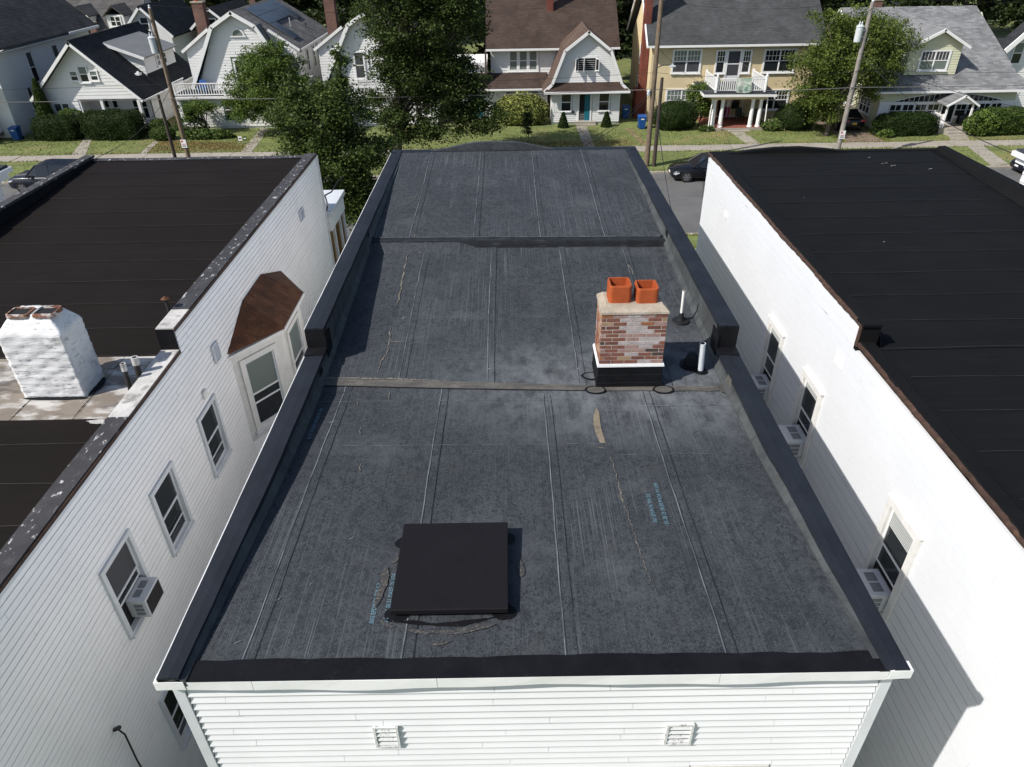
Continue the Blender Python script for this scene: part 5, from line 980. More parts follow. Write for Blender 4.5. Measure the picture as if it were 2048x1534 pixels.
MB().box(-4.4, -1.7, 62.0, 66, 0, 3.7).build('side_addition', M['hwhite'], t); MB().box(-4.6, -1.65, 61.8, 66.2, 3.7, 4.05).build('addition_cornice', M['htrim'], t)
# wing
F = FY(57.8); G = [(3.35, 3.15), (8.85, 3.15), (7.72, 5.38), (6.08, 6.60), (4.40, 5.38)]
wallp(t, F, G, .14); MB().prism([(x, 57.85, z) for x, z in G], [(x, 62.5, z) for x, z in G]).build('wing_core', M['hwhite'], t); MB().box(3.45, 8.72, 57.85, 62, 0, 3.15).build('wing_core', M['hwhite'], t)
wallp(t, F, [(3.42, .25), (8.74, .25), (8.74, .95), (3.42, .95)], .14); wallp(t, FXp(8.74), [(57.85, .25), (61, .25), (61, 2.6), (57.85, 2.6)], .14)
for k in range(30):
    x = 3.5+k*.175
    if not (4.1 < x < 5.0 or 5.45 < x < 6.55 or 7.05 < x < 7.95): MB().fbox(F, x, x+.165, .96, 2.5, 0, .025).build('vertical_panel', M['hwhite'], t)
rf = [(2.75, 2.62), (3.35, 3.15), (4.28, 5.47), (6.08, 6.78), (7.86, 5.47), (8.85, 3.1), (9.42, 2.60)]
for (x1, z1), (x2, z2) in zip(rf[:-1], rf[1:]): MB().prism([(x1, 57.45, z1), (x2, 57.45, z2), (x2, 57.45, z2-.13), (x1, 57.45, z1-.13)], [(x1, 63.6, z1), (x2, 63.6, z2), (x2, 63.6, z2-.13), (x1, 63.6, z1-.13)]).build('gambrel_roof', shy, t)
rakes(t, 57.36, rf, .2, .085)
roofp(t, [(2.85, 57.2, 2.60), (9.32, 57.2, 2.60), (8.9, 57.8, 3.18), (3.3, 57.8, 3.18)], shx, .08, 'skirt_roof'); MB().box(2.8, 9.38, 57.06, 57.19, 2.46, 2.6).build('gutter', M['htrim'], t)
hwin(t, F, 4.12, 5.0, 1.05, 2.42, trim=.06, up='glass'); hwin(t, F, 7.05, 7.95, 1.05, 2.42, trim=.06)
d = ring(MB(), F, 5.45, 6.55, .32, 2.42, .12, 0, .06, .02).build('door_surround', M['htrim'], t); MB().fbox(F, 5.58, 6.0, .34, 2.29, .01, .02).build('dark_opening', M['dark_room'], t); dd = MB().add([F(6.0, .34, .02), F(6.42, .34, .05), F(6.42, 2.28, .05), F(6.0, 2.28, .02)], [(0, 1, 2, 3)]).build('door', M['teal'], t, label='teal front door standing half open'); 
steps(t, 5.3, 6.9, 57.75, 2, .32); MB().fbox(F, 4.97, 5.2, .95, 1.08, .02, .12).build('letter_box', M['black'], t)
# open casement in the gable
w = ring(MB(), F, 5.25, 6.85, 3.9, 4.95, .09, 0, .05).build('window', M['htrim'], t); MB().fbox(F, 5.36, 6.74, 4.0, 4.86, .01, .02).build('dark_opening', M['dark_room'], w)
for x, s in ((5.38, -1), (6.72, 1), (5.85, -.3)):
    F2 = FD((x, 57.72), (x+s*.22, 57.30)) if s < 0 else FD((x+s*.22, 57.30), (x, 57.72)); ring(MB(), F2, 0, .47, 4.0, 4.86, .05, -.02, .02).build('casement', M['htrim'], w); MB().fbox(F2, .05, .42, 4.05, 4.81, -.005, .005).build('pane', M['glass'], w)
hchimney(t, 3.55, 64.2, 6.3, 10.4, .5, .5, 'hbrick_red'); MB().box(3.25, 3.85, 63.85, 64.55, 6.5, 6.85).build('chimney_flashing', M['steel'], t)

# ---- house 6: yellow stucco house
t = thing('yellow_house', 'two storey yellow stucco house with grey roof and columned porch', 'house', (17.3, 62, 0))
shg = shingle_mat('grey_shingles_x', (0.080, 0.082, 0.083), (0.060, 0.062, 0.063), 0, 1.7, .32, .16, .6)
MB().box(11.05, 23.6, 58.5, 68, 0, 5.6).build('wall', M['stucco'], t); MB().prism([(11.06, 58.5, 5.6), (11.06, 68, 5.6), (11.06, 63.2, 9.3)], [(23.6, 58.5, 5.6), (23.6, 68, 5.6), (23.6, 63.2, 9.3)]).build('gable_end', M['stucco'], t)
roofp(t, [(10.6, 57.95, 5.62), (24.1, 57.95, 5.62), (24.1, 63.2, 9.75), (10.6, 63.2, 9.75)], shg); roofp(t, [(10.6, 63.2, 9.75), (24.1, 63.2, 9.75), (24.1, 68.5, 5.62), (10.6, 68.5, 5.62)], shg)
MB().box(10.55, 24.1, 57.84, 57.945, 5.46, 5.60).build('gutter', M['htrim'], t); MB().prism([(10.5, 57.9, 5.45), (10.5, 57.9, 5.62), (10.5, 63.2, 9.75), (10.5, 63.2, 9.5)], [(10.6, 57.9, 5.45), (10.6, 57.9, 5.62), (10.6, 63.2, 9.75), (10.6, 63.2, 9.5)]).build('rake_board', M['htrim'], t); MB().prism([(10.5, 68.4, 5.45), (10.5, 68.4, 5.62), (10.5, 63.2, 9.75), (10.5, 63.2, 9.5)], [(10.6, 68.4, 5.45), (10.6, 68.4, 5.62), (10.6, 63.2, 9.75), (10.6, 63.2, 9.5)]).build('rake_board', M['htrim'], t)
F = FY(58.5)
hwin(t, F, 12.62, 14.88, 3.55, 5.28, n=2, up='glass_blind', lo='screen', muntin=(4, 2), trim=.12); hwin(t, F, 19.6, 22.1, 3.5, 5.2, n=2, muntin=(4, 2), trim=.12); hwin(t, F, 12.4, 14.9, .75, 2.45, n=2, up='glass_blind', lo='glass_blind', muntin=(4, 2), trim=.12); hwin(t, F, 19.9, 22.1, .75, 2.3, n=2, muntin=(4, 2), trim=.12)
hwin(t, F, 15.95, 16.75, 3.5, 5.18, muntin=(3, 2), trim=.1); hwin(t, F, 17.95, 18.7, 3.5, 5.18, muntin=(3, 2), trim=.1)
d = ring(MB(), F, 16.76, 17.94, 2.75, 5.22, .14, 0, .08).build('balcony_door', M['htrim'], t); MB().fbox(F, 16.92, 17.78, 2.9, 3.35, .02, .05).build('door_panel', M['htrim'], d); MB().fbox(F, 16.92, 17.78, 3.36, 5.06, .02, .045).build('pane', M['screen'], d); MB().fbox(F, 16.92, 17.78, 4.15, 4.22, .046, .06).build('door_rail', M['htrim'], d)
FW = FXm(11.05)
for y0, z0 in ((60.6, 3.6), (62.8, 3.6), (61.2, 1.0), (63.6, 1.0)): hwin(t, FW, y0, y0+.8, z0, z0+1.5, trim=.08)
hchimney(t, 10.75, 60.0, 0, 11.0, .5, .9, 'hbrick_red'); MB().box(10.2, 11.04, 59.2, 60.8, 0, 2.2).build('chimney_base', M['hbrick_red'], t)
# porch
roofp(t, [(14.45, 54.75, 2.78), (19.75, 54.75, 2.72), (19.75, 58.5, 2.95), (14.45, 58.5, 2.95)], M['epdm'], .06, 'porch_roof'); MB().prism([(14.4, 54.68, 2.55), (19.8, 54.68, 2.5), (19.8, 58.5, 2.55), (14.4, 58.5, 2.6)], [(14.4, 54.68, 2.715), (19.8, 54.68, 2.655), (19.8, 58.5, 2.85), (14.4, 58.5, 2.85)]).build('porch_cornice', M['htrim'], t)
MB().box(15.1, 19.3, 55.0, 58.4, 2.3, 2.54).build('porch_entablature', M['stucco'], t)
MB().box(15.1, 19.3, 55.0, 58.5, 0, .28).build('porch_floor', M['redpaver'], t); MB().box(15.0, 19.4, 54.9, 55.0, 0, .26).build('porch_kerb', M['concrete'], t)
for x in (15.45, 16.05, 18.3, 18.9):
    c = MB().lathe((x, 55.25, .28), [(.20, 0), (.20, .06), (.155, .10), (.15, .7), (.125, 1.85), (.14, 1.88), (.18, 1.93), (.18, 2.02)], 14).build('column', M['htrim'], t, smooth=False)
for a in (((15.35, 55.05), (18.95, 55.05)), ((15.35, 55.15), (15.35, 58.3)), ((18.95, 55.15), (18.95, 58.3))): rail(t, *a, 2.82, 3.75, .15, .06)
for x in (15.35, 18.95): MB().lathe((x, 55.05, 2.8), [(.10, 0), (.10, 1.02), (.13, 1.04), (.13, 1.08), (.06, 1.12), (.09, 1.2), (.02, 1.28)], 10).build('newel_post', M['htrim'], t)
d = ring(MB(), F, 16.3, 18.6, .28, 2.4, .1, 0, .06).build('entrance', M['htrim'], t); MB().fbox(F, 16.42, 17.35, .3, 2.3, .01, .02).build('dark_opening', M['dark_room'], d); MB().fbox(F, 17.36, 17.46, .3, 2.3, .01, .06).build('door_jamb', M['htrim'], d); MB().fbox(F, 17.7, 18.3, .9, 2.2, .01, .03).build('pane', M['glass'], d)
MB().add([(16.42, 58.4, .3), (16.36, 57.6, .3), (16.36, 57.6, 2.28), (16.42, 58.4, 2.28), (16.46, 58.4, .3), (16.40, 57.6, .3), (16.40, 57.6, 2.28), (16.46, 58.4, 2.28)], [(0, 1, 2, 3), (4, 7, 6, 5), (0, 4, 5, 1), (1, 5, 6, 2), (2, 6, 7, 3), (3, 7, 4, 0)]).build('door', M['reddoor'], t, label='dark red front door standing open'); 
MB().path([(15.2, 55.0, 2.4), (15.12, 54.95, 1.2), (15.1, 54.9, .1)], .045, 6).build('downpipe', M['htrim'], t); MB().path([(19.25, 55.0, 2.4), (19.3, 54.95, 1.2), (19.3, 54.9, .1)], .045, 6).build('downpipe', M['htrim'], t)
steps(t, 16.6, 18.2, 54.9, 1, .14, d=.4)
# ---- house 7: grey roofed bungalow
t = thing('grey_roofed_bungalow', 'pale yellow bungalow with sweeping grey roof, gabled dormer and glazed porch', 'house', (32, 58, 0))
shm = shingle_mat('mixed_grey_shingles', (0.25, 0.25, 0.25), (0.15, 0.15, 0.152), 0, 1.75, .42, .17, .75)
F = FY(54.5); gx0, gx1 = 27.35, 37.3
MB().box(gx0+.05, gx1-.05, 54.55, 66, 0, 2.9).build('wall_core', M['hcream'], t); wallp(t, F, [(gx0, .15), (gx1, .15), (gx1, .85), (gx0, .85)], .16, 'hcream'); wallp(t, F, [(gx0, 2.0), (gx1, 2.0), (gx1, 2.9), (gx0, 2.9)], .16, 'hcream'); wallp(t, FXm(gx0), [(54.5, .15), (66, .15), (66, 2.9), (54.5, 2.9)], .16, 'hcream')
MB().prism([(27.6, 56, 2.8), (27.6, 66, 2.8), (27.6, 61.0, 7.2)], [(36.8, 56, 2.8), (36.8, 66, 2.8), (36.8, 61.0, 7.2)]).build('attic_core', M['hcream'], t)
for (y1, z1), (y2, z2), xa, xb, xc, xd in (((53.85, 2.92), (55.4, 3.75), 26.55, 38.3, 26.4, 37.4), ((55.4, 3.75), (61.0, 7.66), 26.4, 37.4, 25.75, 36.2), ((61.0, 7.66), (68.0, 2.9), 25.75, 36.2, 26.4, 37.4)):
    roofp(t, [(xa, y1, z1), (xb, y1, z1), (xd, y2, z2), (xc, y2, z2)], shm)
MB().box(26.5, 38.3, 53.74, 53.845, 2.76, 2.90).build('gutter', M['htrim'], t); MB().prism([(25.68, 60.95, 7.62), (26.3, 55.4, 3.66), (26.3, 55.4, 3.44), (25.68, 60.95, 7.36)], [(25.75, 60.95, 7.62), (26.38, 55.4, 3.66), (26.38, 55.4, 3.44), (25.75, 60.95, 7.36)]).build('rake_board', M['htrim'], t)
MB().prism([(25.68, 61, 7.6), (26.3, 67.5, 3.2), (26.3, 67.5, 3.0), (25.68, 61, 7.35)], [(25.75, 61, 7.6), (26.38, 67.5, 3.2), (26.38, 67.5, 3.0), (25.75, 61, 7.35)]).build('rake_board', M['htrim'], t)
# glazed porch band
mb = MB(); mb.fbox(F, gx0+.05, gx1-.05, .86, .96, 0, .05); mb.fbox(F, gx0+.05, gx1-.05, 1.9, 2.04, 0, .05); mb.build('window_band', M['htrim'], t)
for x0, x1 in ((gx0+.05, 28.15), (36.5, gx1-.05)): MB().fbox(F, x0, x1, .96, 1.9, 0, .045).build('porch_panel', M['htrim'], t); MB().fbox(F, x0+.15, x1-.15, 1.05, 1.8, .045, .05).build('panel_inset', M['hwhite'], t)
def gridwin(x0, x1, z0, z1, nx=2, nz=2):
    w = ring(MB(), F, x0, x1, z0, z1, .06, 0, .05).build('window', M['htrim'], t)
    for i in range(nx):
        for j in range(nz):
            a0 = x0+.06+(x1-x0-.12)*i/nx; a1 = x0+.06+(x1-x0-.12)*(i+1)/nx; b0 = z0+.03+(z1-z0-.06)*j/nz; b1 = z0+.03+(z1-z0-.06)*(j+1)/nz
            MB().fbox(F, a0+.015, a1-.015, b0+.015, b1-.015, .01, .02).build('pane', M['glass'], w)
    s = MB()
    for i in range(1, nx): x = x0+.06+(x1-x0-.12)*i/nx; s.fbox(F, x-.018, x+.018, z0+.06, z1-.06, .0, .04)
    for j in range(1, nz): z = z0+.03+(z1-z0-.06)*j/nz; s.fbox(F, x0+.06, x1-.06, z-.018, z+.018, .001, .039)
    s.build('muntin', M['htrim'], w)
for i in range(4): gridwin(28.2+i*.93, 29.1+i*.93, .96, 1.9)
for i in range(4): gridwin(33.1+i*.86, 33.93+i*.86, .96, 1.9)
n = 22; ac = [(28.4+(36.4-28.4)*i/n) for i in range(n+1)]; az_ = lambda x: 2.06+.52*(1-((x-32.4)/4.0)**2)
aw = MB().add([F(x, 2.055, .03) for x in ac]+[F(x, max(az_(x), 2.056), .03) for x in ac], [(i, i+1, n+2+i, n+1+i) for i in range(n)]).build('arched_transom', M['glass'], t)
mb = MB()
for i in range(n): mb.add([F(ac[i], az_(ac[i]), .02), F(ac[i+1], az_(ac[i+1]), .02), F(ac[i+1], az_(ac[i+1])+.07, .02), F(ac[i], az_(ac[i])+.07, .02), F(ac[i], az_(ac[i]), .06), F(ac[i+1], az_(ac[i+1]), .06), F(ac[i+1], az_(ac[i+1])+.07, .06), F(ac[i], az_(ac[i])+.07, .06)], [(4, 5, 6, 7), (0, 1, 5, 4), (3, 7, 6, 2)])
for i in range(1, n): mb.fbox(F, ac[i]-.015, ac[i]+.015, 2.05, az_(ac[i]), .031, .045)
mb.build('transom_frame', M['htrim'], aw)
w2 = FXm(gx0)
hwin(t, w2, 55.6, 57.4, .9, 2.0, n=3, muntin=(2, 2)); hwin(t, w2, 58.6, 60.4, .9, 2.0, n=3, muntin=(2, 2))
# entry hood, steps
MB().prism([(31.5, 54.5, 2.25), (33.6, 54.5, 2.25), (32.55, 54.5, 2.85)], [(31.5, 52.9, 2.15), (33.6, 52.9, 2.15), (32.55, 52.9, 2.75)]).build('entry_hood', M['htrim'], t)
roofp(t, [(31.35, 52.75, 2.14), (32.55, 52.75, 2.86), (32.55, 54.8, 2.93), (31.35, 54.8, 2.2)], shm, .08, 'hood_roof'); roofp(t, [(32.55, 52.75, 2.86), (33.75, 52.75, 2.14), (33.75, 54.8, 2.2), (32.55, 54.8, 2.93)], shm, .08, 'hood_roof'); rakes(t, 52.66, [(31.35, 2.1), (32.55, 2.82), (33.75, 2.1)], .12, .08)
for x in (31.65, 33.45): post(t, x, 53.0, .5, 2.2, .11); 
MB().box(31.5, 33.6, 53.0, 54.5, 0, .5).build('entry_floor', M['concrete'], t); steps(t, 31.9, 33.2, 53.0, 3, .5, d=.28); rail(t, (31.6, 53.1), (31.6, 54.4), .5, 1.35, .14, .03); rail(t, (33.5, 52.2), (33.5, 54.4), .4, 1.3, .14, .03, 'black')
MB().fbox(F, 32.1, 33.0, .5, 2.0, .06, .08).build('door', M['glass'], t); ring(MB(), F, 32.0, 33.1, .5, 2.04, .1, .05, .1).build('door_surround', M['htrim'], t)
# dormer
Fd = FY(55.3); dx0, dx1 = 29.0, 32.75
P = [(dx0+.05, 3.85), (dx1-.05, 3.85), (dx1-.05, 5.75), (30.95, 6.5), (dx0+.05, 5.75)]
MB().prism([(x, 55.36, z) for x, z in P], [(x, 60.0, z) for x, z in P]).build('dormer', M['hcream'], t); wallp(t, Fd, [(dx0, 3.75), (dx1, 3.75), (dx1, 5.75), (30.95, 6.6), (dx0, 5.75)], .17, 'hcream'); wallp(t, FXm(dx0), [(55.3, 3.8), (58.2, 5.75), (55.3, 5.75)], .17, 'hcream')
roofp(t, [(28.75, 54.95, 5.72), (30.95, 54.95, 6.84), (30.95, 60.2, 6.84), (28.75, 60.2, 5.72)], shm, .1, 'dormer_roof'); roofp(t, [(30.95, 54.95, 6.84), (33.15, 54.95, 5.68), (33.15, 60.2, 5.68), (30.95, 60.2, 6.84)], shm, .1, 'dormer_roof'); rakes(t, 54.86, [(28.75, 5.68), (30.95, 6.82), (33.15, 5.64)], .18, .09)
MB().box(28.68, 28.745, 55, 58.5, 5.55, 5.68).build('gutter', M['htrim'], t)
hwin(t, Fd, 29.85, 32.05, 4.0, 5.4, n=2, muntin=(4, 1), up='screen', lo='glass_blind', trim=.11)
hchimney(t, 28.6, 61.2, 6.5, 8.1, .6, .5, 'hbrick', 1)
# ---- house 8 at the right edge
t = thing('white_house', 'white gable fronted house at the right edge beside the grey bungalow', 'house', (43, 62, 0))
F = FY(58); MB().box(37.65, 47, 58.05, 60.5, 0, 5.4).build('wall_core', M['hwhite'], t); wallp(t, F, [(37.6, .3), (47, .3), (47, 5.4), (42.3, 10.4), (37.6, 5.4)], .17); wallp(t, FXm(37.6), [(58, .3), (60.5, .3), (60.5, 5.4), (58, 5.4)], .17); MB().prism([(37.7, 58.1, 5.4), (46.9, 58.1, 5.4), (42.3, 58.1, 10.2)], [(37.7, 58.35, 5.4), (46.9, 58.35, 5.4), (42.3, 58.35, 10.2)]).build('attic_core', M['hwhite'], t)
roofp(t, [(37.0, 57.2, 5.1), (42.3, 57.2, 10.8), (42.3, 58.4, 10.8), (37.0, 58.4, 5.1)], sh2); roofp(t, [(42.3, 57.2, 10.8), (47.6, 57.2, 5.1), (47.6, 58.4, 5.1), (42.3, 58.4, 10.8)], sh2); roofp(t, [(37.4, 58.4, 5.42), (47.4, 58.4, 5.42), (47.4, 60.6, 5.42), (37.4, 60.6, 5.42)], sh2); rakes(t, 57.1, [(37.0, 5.05), (42.3, 10.76), (47.6, 5.05)], .35, .12)
hwin(t, F, 38.2, 39.1, 3.9, 5.5, up='glass_blind', trim=.1); hwin(t, F, 38.9, 39.8, 1.2, 2.8, trim=.1); hwin(t, FXm(37.6), 59.2, 60.0, 4.0, 5.0, trim=.06)
# ---- houses in the second row
def back_house(x0, x1, y0, y1, ez, rz, axis, label, wm='hwhite', dark=True, face=True):
    t = thing('distant_house', label, 'house', ((x0+x1)/2, (y0+y1)/2, 0)); MB().box(x0, x1, y0, y1, 0, ez).build('wall', M[wm], t); xm, ym = (x0+x1)/2, (y0+y1)/2
    c = (DG1, DG2) if dark else ((0.12, 0.115, 0.11), (0.09, 0.086, 0.082)); s = shingle_mat('distant_shingles', *c, axis, 1.5, .5, .25, .5)
    if axis == 1:
        MB().prism([(x0, y0, ez), (x1, y0, ez), (xm, y0, rz-.15)], [(x0, y1, ez), (x1, y1, ez), (xm, y1, rz-.15)]).build('gable', M[wm], t)
        roofp(t, [(x1+.4, y0-.4, ez-.25), (x1+.4, y1+.4, ez-.25), (xm, y1+.4, rz), (xm, y0-.4, rz)], s); roofp(t, [(xm, y0-.4, rz), (xm, y1+.4, rz), (x0-.4, y1+.4, ez-.25), (x0-.4, y0-.4, ez-.25)], s); rakes(t, y0-.48, [(x0-.4, ez-.27), (xm, rz-.02), (x1+.4, ez-.27)], .22, .09)
        hwin(t, FY(y0), xm-.45, xm+.45, rz-2.2, rz-1.0)
    else:
        MB().prism([(x0, y0, ez), (x0, y1, ez), (x0, ym, rz-.15)], [(x1, y0, ez), (x1, y1, ez), (x1, ym, rz-.15)]).build('gable', M[wm], t)
        roofp(t, [(x0-.4, y0-.4, ez-.2), (x1+.4, y0-.4, ez-.2), (x1+.4, ym, rz), (x0-.4, ym, rz)], s); roofp(t, [(x0-.4, ym, rz), (x1+.4, ym, rz), (x1+.4, y1+.4, ez-.2), (x0-.4, y1+.4, ez-.2)], s)
    return t, s
t, s = back_house(-48.5, -39.5, 84, 92, 4.2, 8.0, 0, 'white house behind with grey hipped roof and two dormers', dark=False)
for x in (-44.9, -41.2):
    MB().box(x-.9, x+.9, 83.6, 86.5, 4.6, 5.9).build('dormer', M['hwhite'], t); roofp(t, [(x-1.15, 83.3, 5.85), (x, 83.3, 6.8), (x, 87.5, 6.8), (x-1.15, 87.5, 5.85)], s, .1, 'dormer_roof'); roofp(t, [(x, 83.3, 6.8), (x+1.15, 83.3, 5.85), (x+1.15, 87.5, 5.85), (x, 87.5, 6.8)], s, .1, 'dormer_roof'); hwin(t, FY(83.6), x-.6, x+.6, 4.8, 5.8, n=2)
hchimney(t, -41.6, 79.5, 0, 5.6, .6, .5)
t, s = back_house(-37.0, -32.5, 76, 85, 5.0, 7.4, 1, 'white back house with dark gable roof beyond the bungalow')
t, s = back_house(-31.6, -27.9, 80, 90, 5.2, 6.8, 1, 'dark sided back house with white trimmed gable', 'foundation')
hchimney(t, -26.5, 84, 4, 7.6, .6, .6)
t, s = back_house(45.5, 53, 95, 102, 3.4, 5.6, 0, 'far house with blue solar panels beyond the grey bungalow', dark=False)
for i in range(3): MB().slab([(46.4+i*1.2, 95.2, 3.72), (47.5+i*1.2, 95.2, 3.72), (47.5+i*1.2, 98, 5.42), (46.4+i*1.2, 98, 5.42)], .06).build('solar_panel', M['solar'], t)
hchimney(t, 50.2, 97.5, 4, 6.2, .5, .5, 'hbrick_pink')
# ================================================================== paths and drives
front_path(5.35, 6.15, 51.05, 57.1, label='narrow concrete path to the teal door')
front_path(17.0, 17.9, 51.05, 54.5, 16.7, 17.7, label='short concrete path to the yellow house porch')
front_path(-31.0, -30.0, 51.05, 55.9, -32.5, -31.9, label='concrete path beside the bungalow hedge')
front_path(-26.2, -25.7, 51.05, 54.6, -26.6, -26.2, label='narrow stone path left of the round shrub', n=4)
front_path(-19.0, -18.2, 51.05, 58.0, -19.6, -18.9, label='brick edged path beside the tall green tree', n=5)
front_path(31.4, 32.8, 51.05, 52.2, 31.9, 33.2, label='concrete path to the bungalow steps', n=1); front_path(30.8, 32.0, 45.0, 49.55, 31.8, 32.9, label='concrete strip across the verge', n=2); front_path(-30.2, -29.2, 45.0, 49.55, -30.4, -29.5, label='concrete strip across the left verge', n=2)
front_path(9.6, 10.0, 51.05, 56.2, 9.0, 9.5, label='worn dirt path between brown roofed and yellow houses', m='dirt', n=1)
M['driveway'] = mat('gravelly_driveway', (0.20, 0.15, 0.11), 0.95, 0.2, 2, [((0.10, 0.08, 0.06), 5, 0.5, 0.7, (1, 1, 1), 0.6)], 0.6, 40)
setp(MB().box(23.9, 26.9, 51.05, 62, 0, .098).build('driveway', M['driveway']), kind='structure')
# ragged tufts where the lawns meet the paving
def tufts(name, segs, n, m, label, hh=.10):
    P = []; 
    V = np.zeros((n*3, 3)); 
    for i in range(n):
        (x0, y0), (x1, y1), sp = segs[rng.integers(len(segs))]; tt = rng.random(); x = x0+(x1-x0)*tt+rng.normal(0, sp); y = y0+(y1-y0)*tt+rng.normal(0, sp); a = rng.random()*6.28; w_ = .02+.03*rng.random(); h_ = hh*(.4+rng.random())
        V[3*i] = (x-w_*math.cos(a), y-w_*math.sin(a), .07); V[3*i+1] = (x+w_*math.cos(a), y+w_*math.sin(a), .07); V[3*i+2] = (x+rng.normal(0, .04), y+rng.normal(0, .04), .08+h_)
    me = bpy.data.meshes.new(name); me.from_pydata(V.tolist(), [], [(3*i, 3*i+1, 3*i+2) for i in range(n)]); me.materials.append(m)
    o = bpy.data.objects.new(name, me); col.objects.link(o); setp(o, label, 'grass', kind='stuff')
M['blade'] = mat('grass_blades', (0.155, 0.185, 0.054), 0.9, 0, 1, island=.45, trans=.25)
M['blade_dry'] = mat('dry_grass_blades', (0.23, 0.17, 0.08), 0.9, 0, 1, island=.4, trans=.25)
tufts('lawn_edge_grass', [((-45, 51.15), (45, 51.15), .07), ((-45, 49.45), (45, 49.45), .07), ((-45, 45.08), (45, 45.08), .07), ((-20, 32.3), (20, 32.3), .07), ((-20, 33.95), (20, 33.95), .08), ((23.8, 51.2), (23.8, 56), .1), ((27.0, 51.2), (27.0, 54), .1)], 16000, M['blade'], 'ragged grass along the edges of the paving')
tufts('lawn_grass', [((-40, 53), (40, 53), 1.1), ((-40, 47.2), (40, 47.2), 1.2), ((-40, 55), (40, 55), 1.0)], 30000, M['blade'], 'short uneven lawn grass in the front yards', .07)
tufts('dry_lawn_grass', [((-26, 52.3), (-19, 52.3), .5), ((-45, 51.5), (45, 51.5), .25), ((0, 52), (9, 52), .5), ((-20, 53), (-26, 54), .5)], 12000, M['blade_dry'], 'sunburnt dry grass on the front lawns', .06)

# ================================================================== vegetation
def leaf_obj(name, pts, size, m, parent=None, aspect=.62, flat=.5, kind='stuff'):
    pts = np.asarray(pts); n = len(pts)
    a = rng.normal(size=(n, 3)); a[:, 2] *= flat; a /= np.linalg.norm(a, axis=1)[:, None]
    b = rng.normal(size=(n, 3)); b[:, 2] *= flat; b -= (b*a).sum(1)[:, None]*a; b /= np.linalg.norm(b, axis=1)[:, None]
    s = (size*(.6+.8*rng.random(n)))[:, None]
    c = np.cross(a, b)*s*.25
    V = np.stack([pts-a*s, pts-b*s*aspect+c, pts+a*s, pts+b*s*aspect+c], 1).reshape(-1, 3)
    lo, hi = pts.min(0), pts.max(0); o0 = np.array([(lo[0]+hi[0])/2, (lo[1]+hi[1])/2, max(lo[2], 0)])
    me = bpy.data.meshes.new(name); me.vertices.add(4*n); me.vertices.foreach_set('co', (V-o0).astype(np.float32).ravel())
    me.loops.add(4*n); me.loops.foreach_set('vertex_index', np.arange(4*n, dtype=np.int32)); me.polygons.add(n); me.polygons.foreach_set('loop_start', np.arange(0, 4*n, 4, dtype=np.int32)); me.polygons.foreach_set('loop_total', np.full(n, 4, dtype=np.int32))
    me.update(calc_edges=True); me.materials.append(m)
    o = bpy.data.objects.new(name, me); col.objects.link(o); WORLD[o.name] = Vector(o0)
    if parent: o.parent = parent; o.location = Vector(o0)-WORLD[parent.name]
    else: o.location = o0
    if kind: o['kind'] = kind
    return o
def clumps(c, r, nc, nl, cr, shell=.45, cut=None):
    u = rng.normal(size=(nc, 3)); u /= np.linalg.norm(u, axis=1)[:, None]; rad = (shell+(1-shell)*rng.random(nc))[:, None]
    wob = 1+.22*np.sin(u[:, :1]*5+c[0])*np.sin(u[:, 1:2]*4+c[1])+.16*np.sin(u[:, 2:3]*7)
    cc = np.array(c)+u*rad*np.array(r)*wob
    if cut is not None: cc = cc[cc[:, 2] > cut]
    P = []
    for q in cc:
        k = int(1.45*nl*(.5+rng.random())); P.append(q+rng.normal(size=(k, 3))*cr*.86*np.array([1, 1, .58])*(.6+.8*rng.random()))
    return cc, np.concatenate(P)
M['bark'] = mat('grey_brown_bark', (0.12, 0.095, 0.075), 0.95, 0.2, 5, [((0.05, 0.04, 0.03), 12, 0.5, 0.7, (1, 1, .25), 0.7)], 0.7, 25, (1, 1, .2))
LF = lambda n, c, i=.30: mat(n, c, 0.6, 0, 1, island=i, trans=.25, spec=.2)
M['maple'] = LF('maple_leaves', (0.060, 0.094, 0.025)); M['maple_big'] = LF('dark_maple_leaves', (0.042, 0.068, 0.018)); M['bright'] = LF('fresh_green_leaves', (0.085, 0.138, 0.032)); M['olive'] = LF('olive_locust_leaves', (0.085, 0.125, 0.028))
M['yew'] = LF('dark_yew_needles', (0.024, 0.046, 0.012), .35); M['hedge'] = LF('hedge_leaves', (0.05, 0.085, 0.02)); M['varieg'] = LF('variegated_leaves', (0.22, 0.26, 0.09), .6); M['bgleaf'] = LF('background_leaves', (0.030, 0.046, 0.016)); M['hosta'] = LF('broad_leaves', (0.075, 0.125, 0.035)); M['floret'] = LF('cream_florets', (0.40, 0.36, 0.26), .4)
def limb(mb, pts, r0, r1, n=7):
    k = len(pts)-1
    for i, (a, b) in enumerate(zip(pts[:-1], pts[1:])): mb.tube(a, b, r0+(r1-r0)*i/k, r0+(r1-r0)*(i+1)/k, n=n)
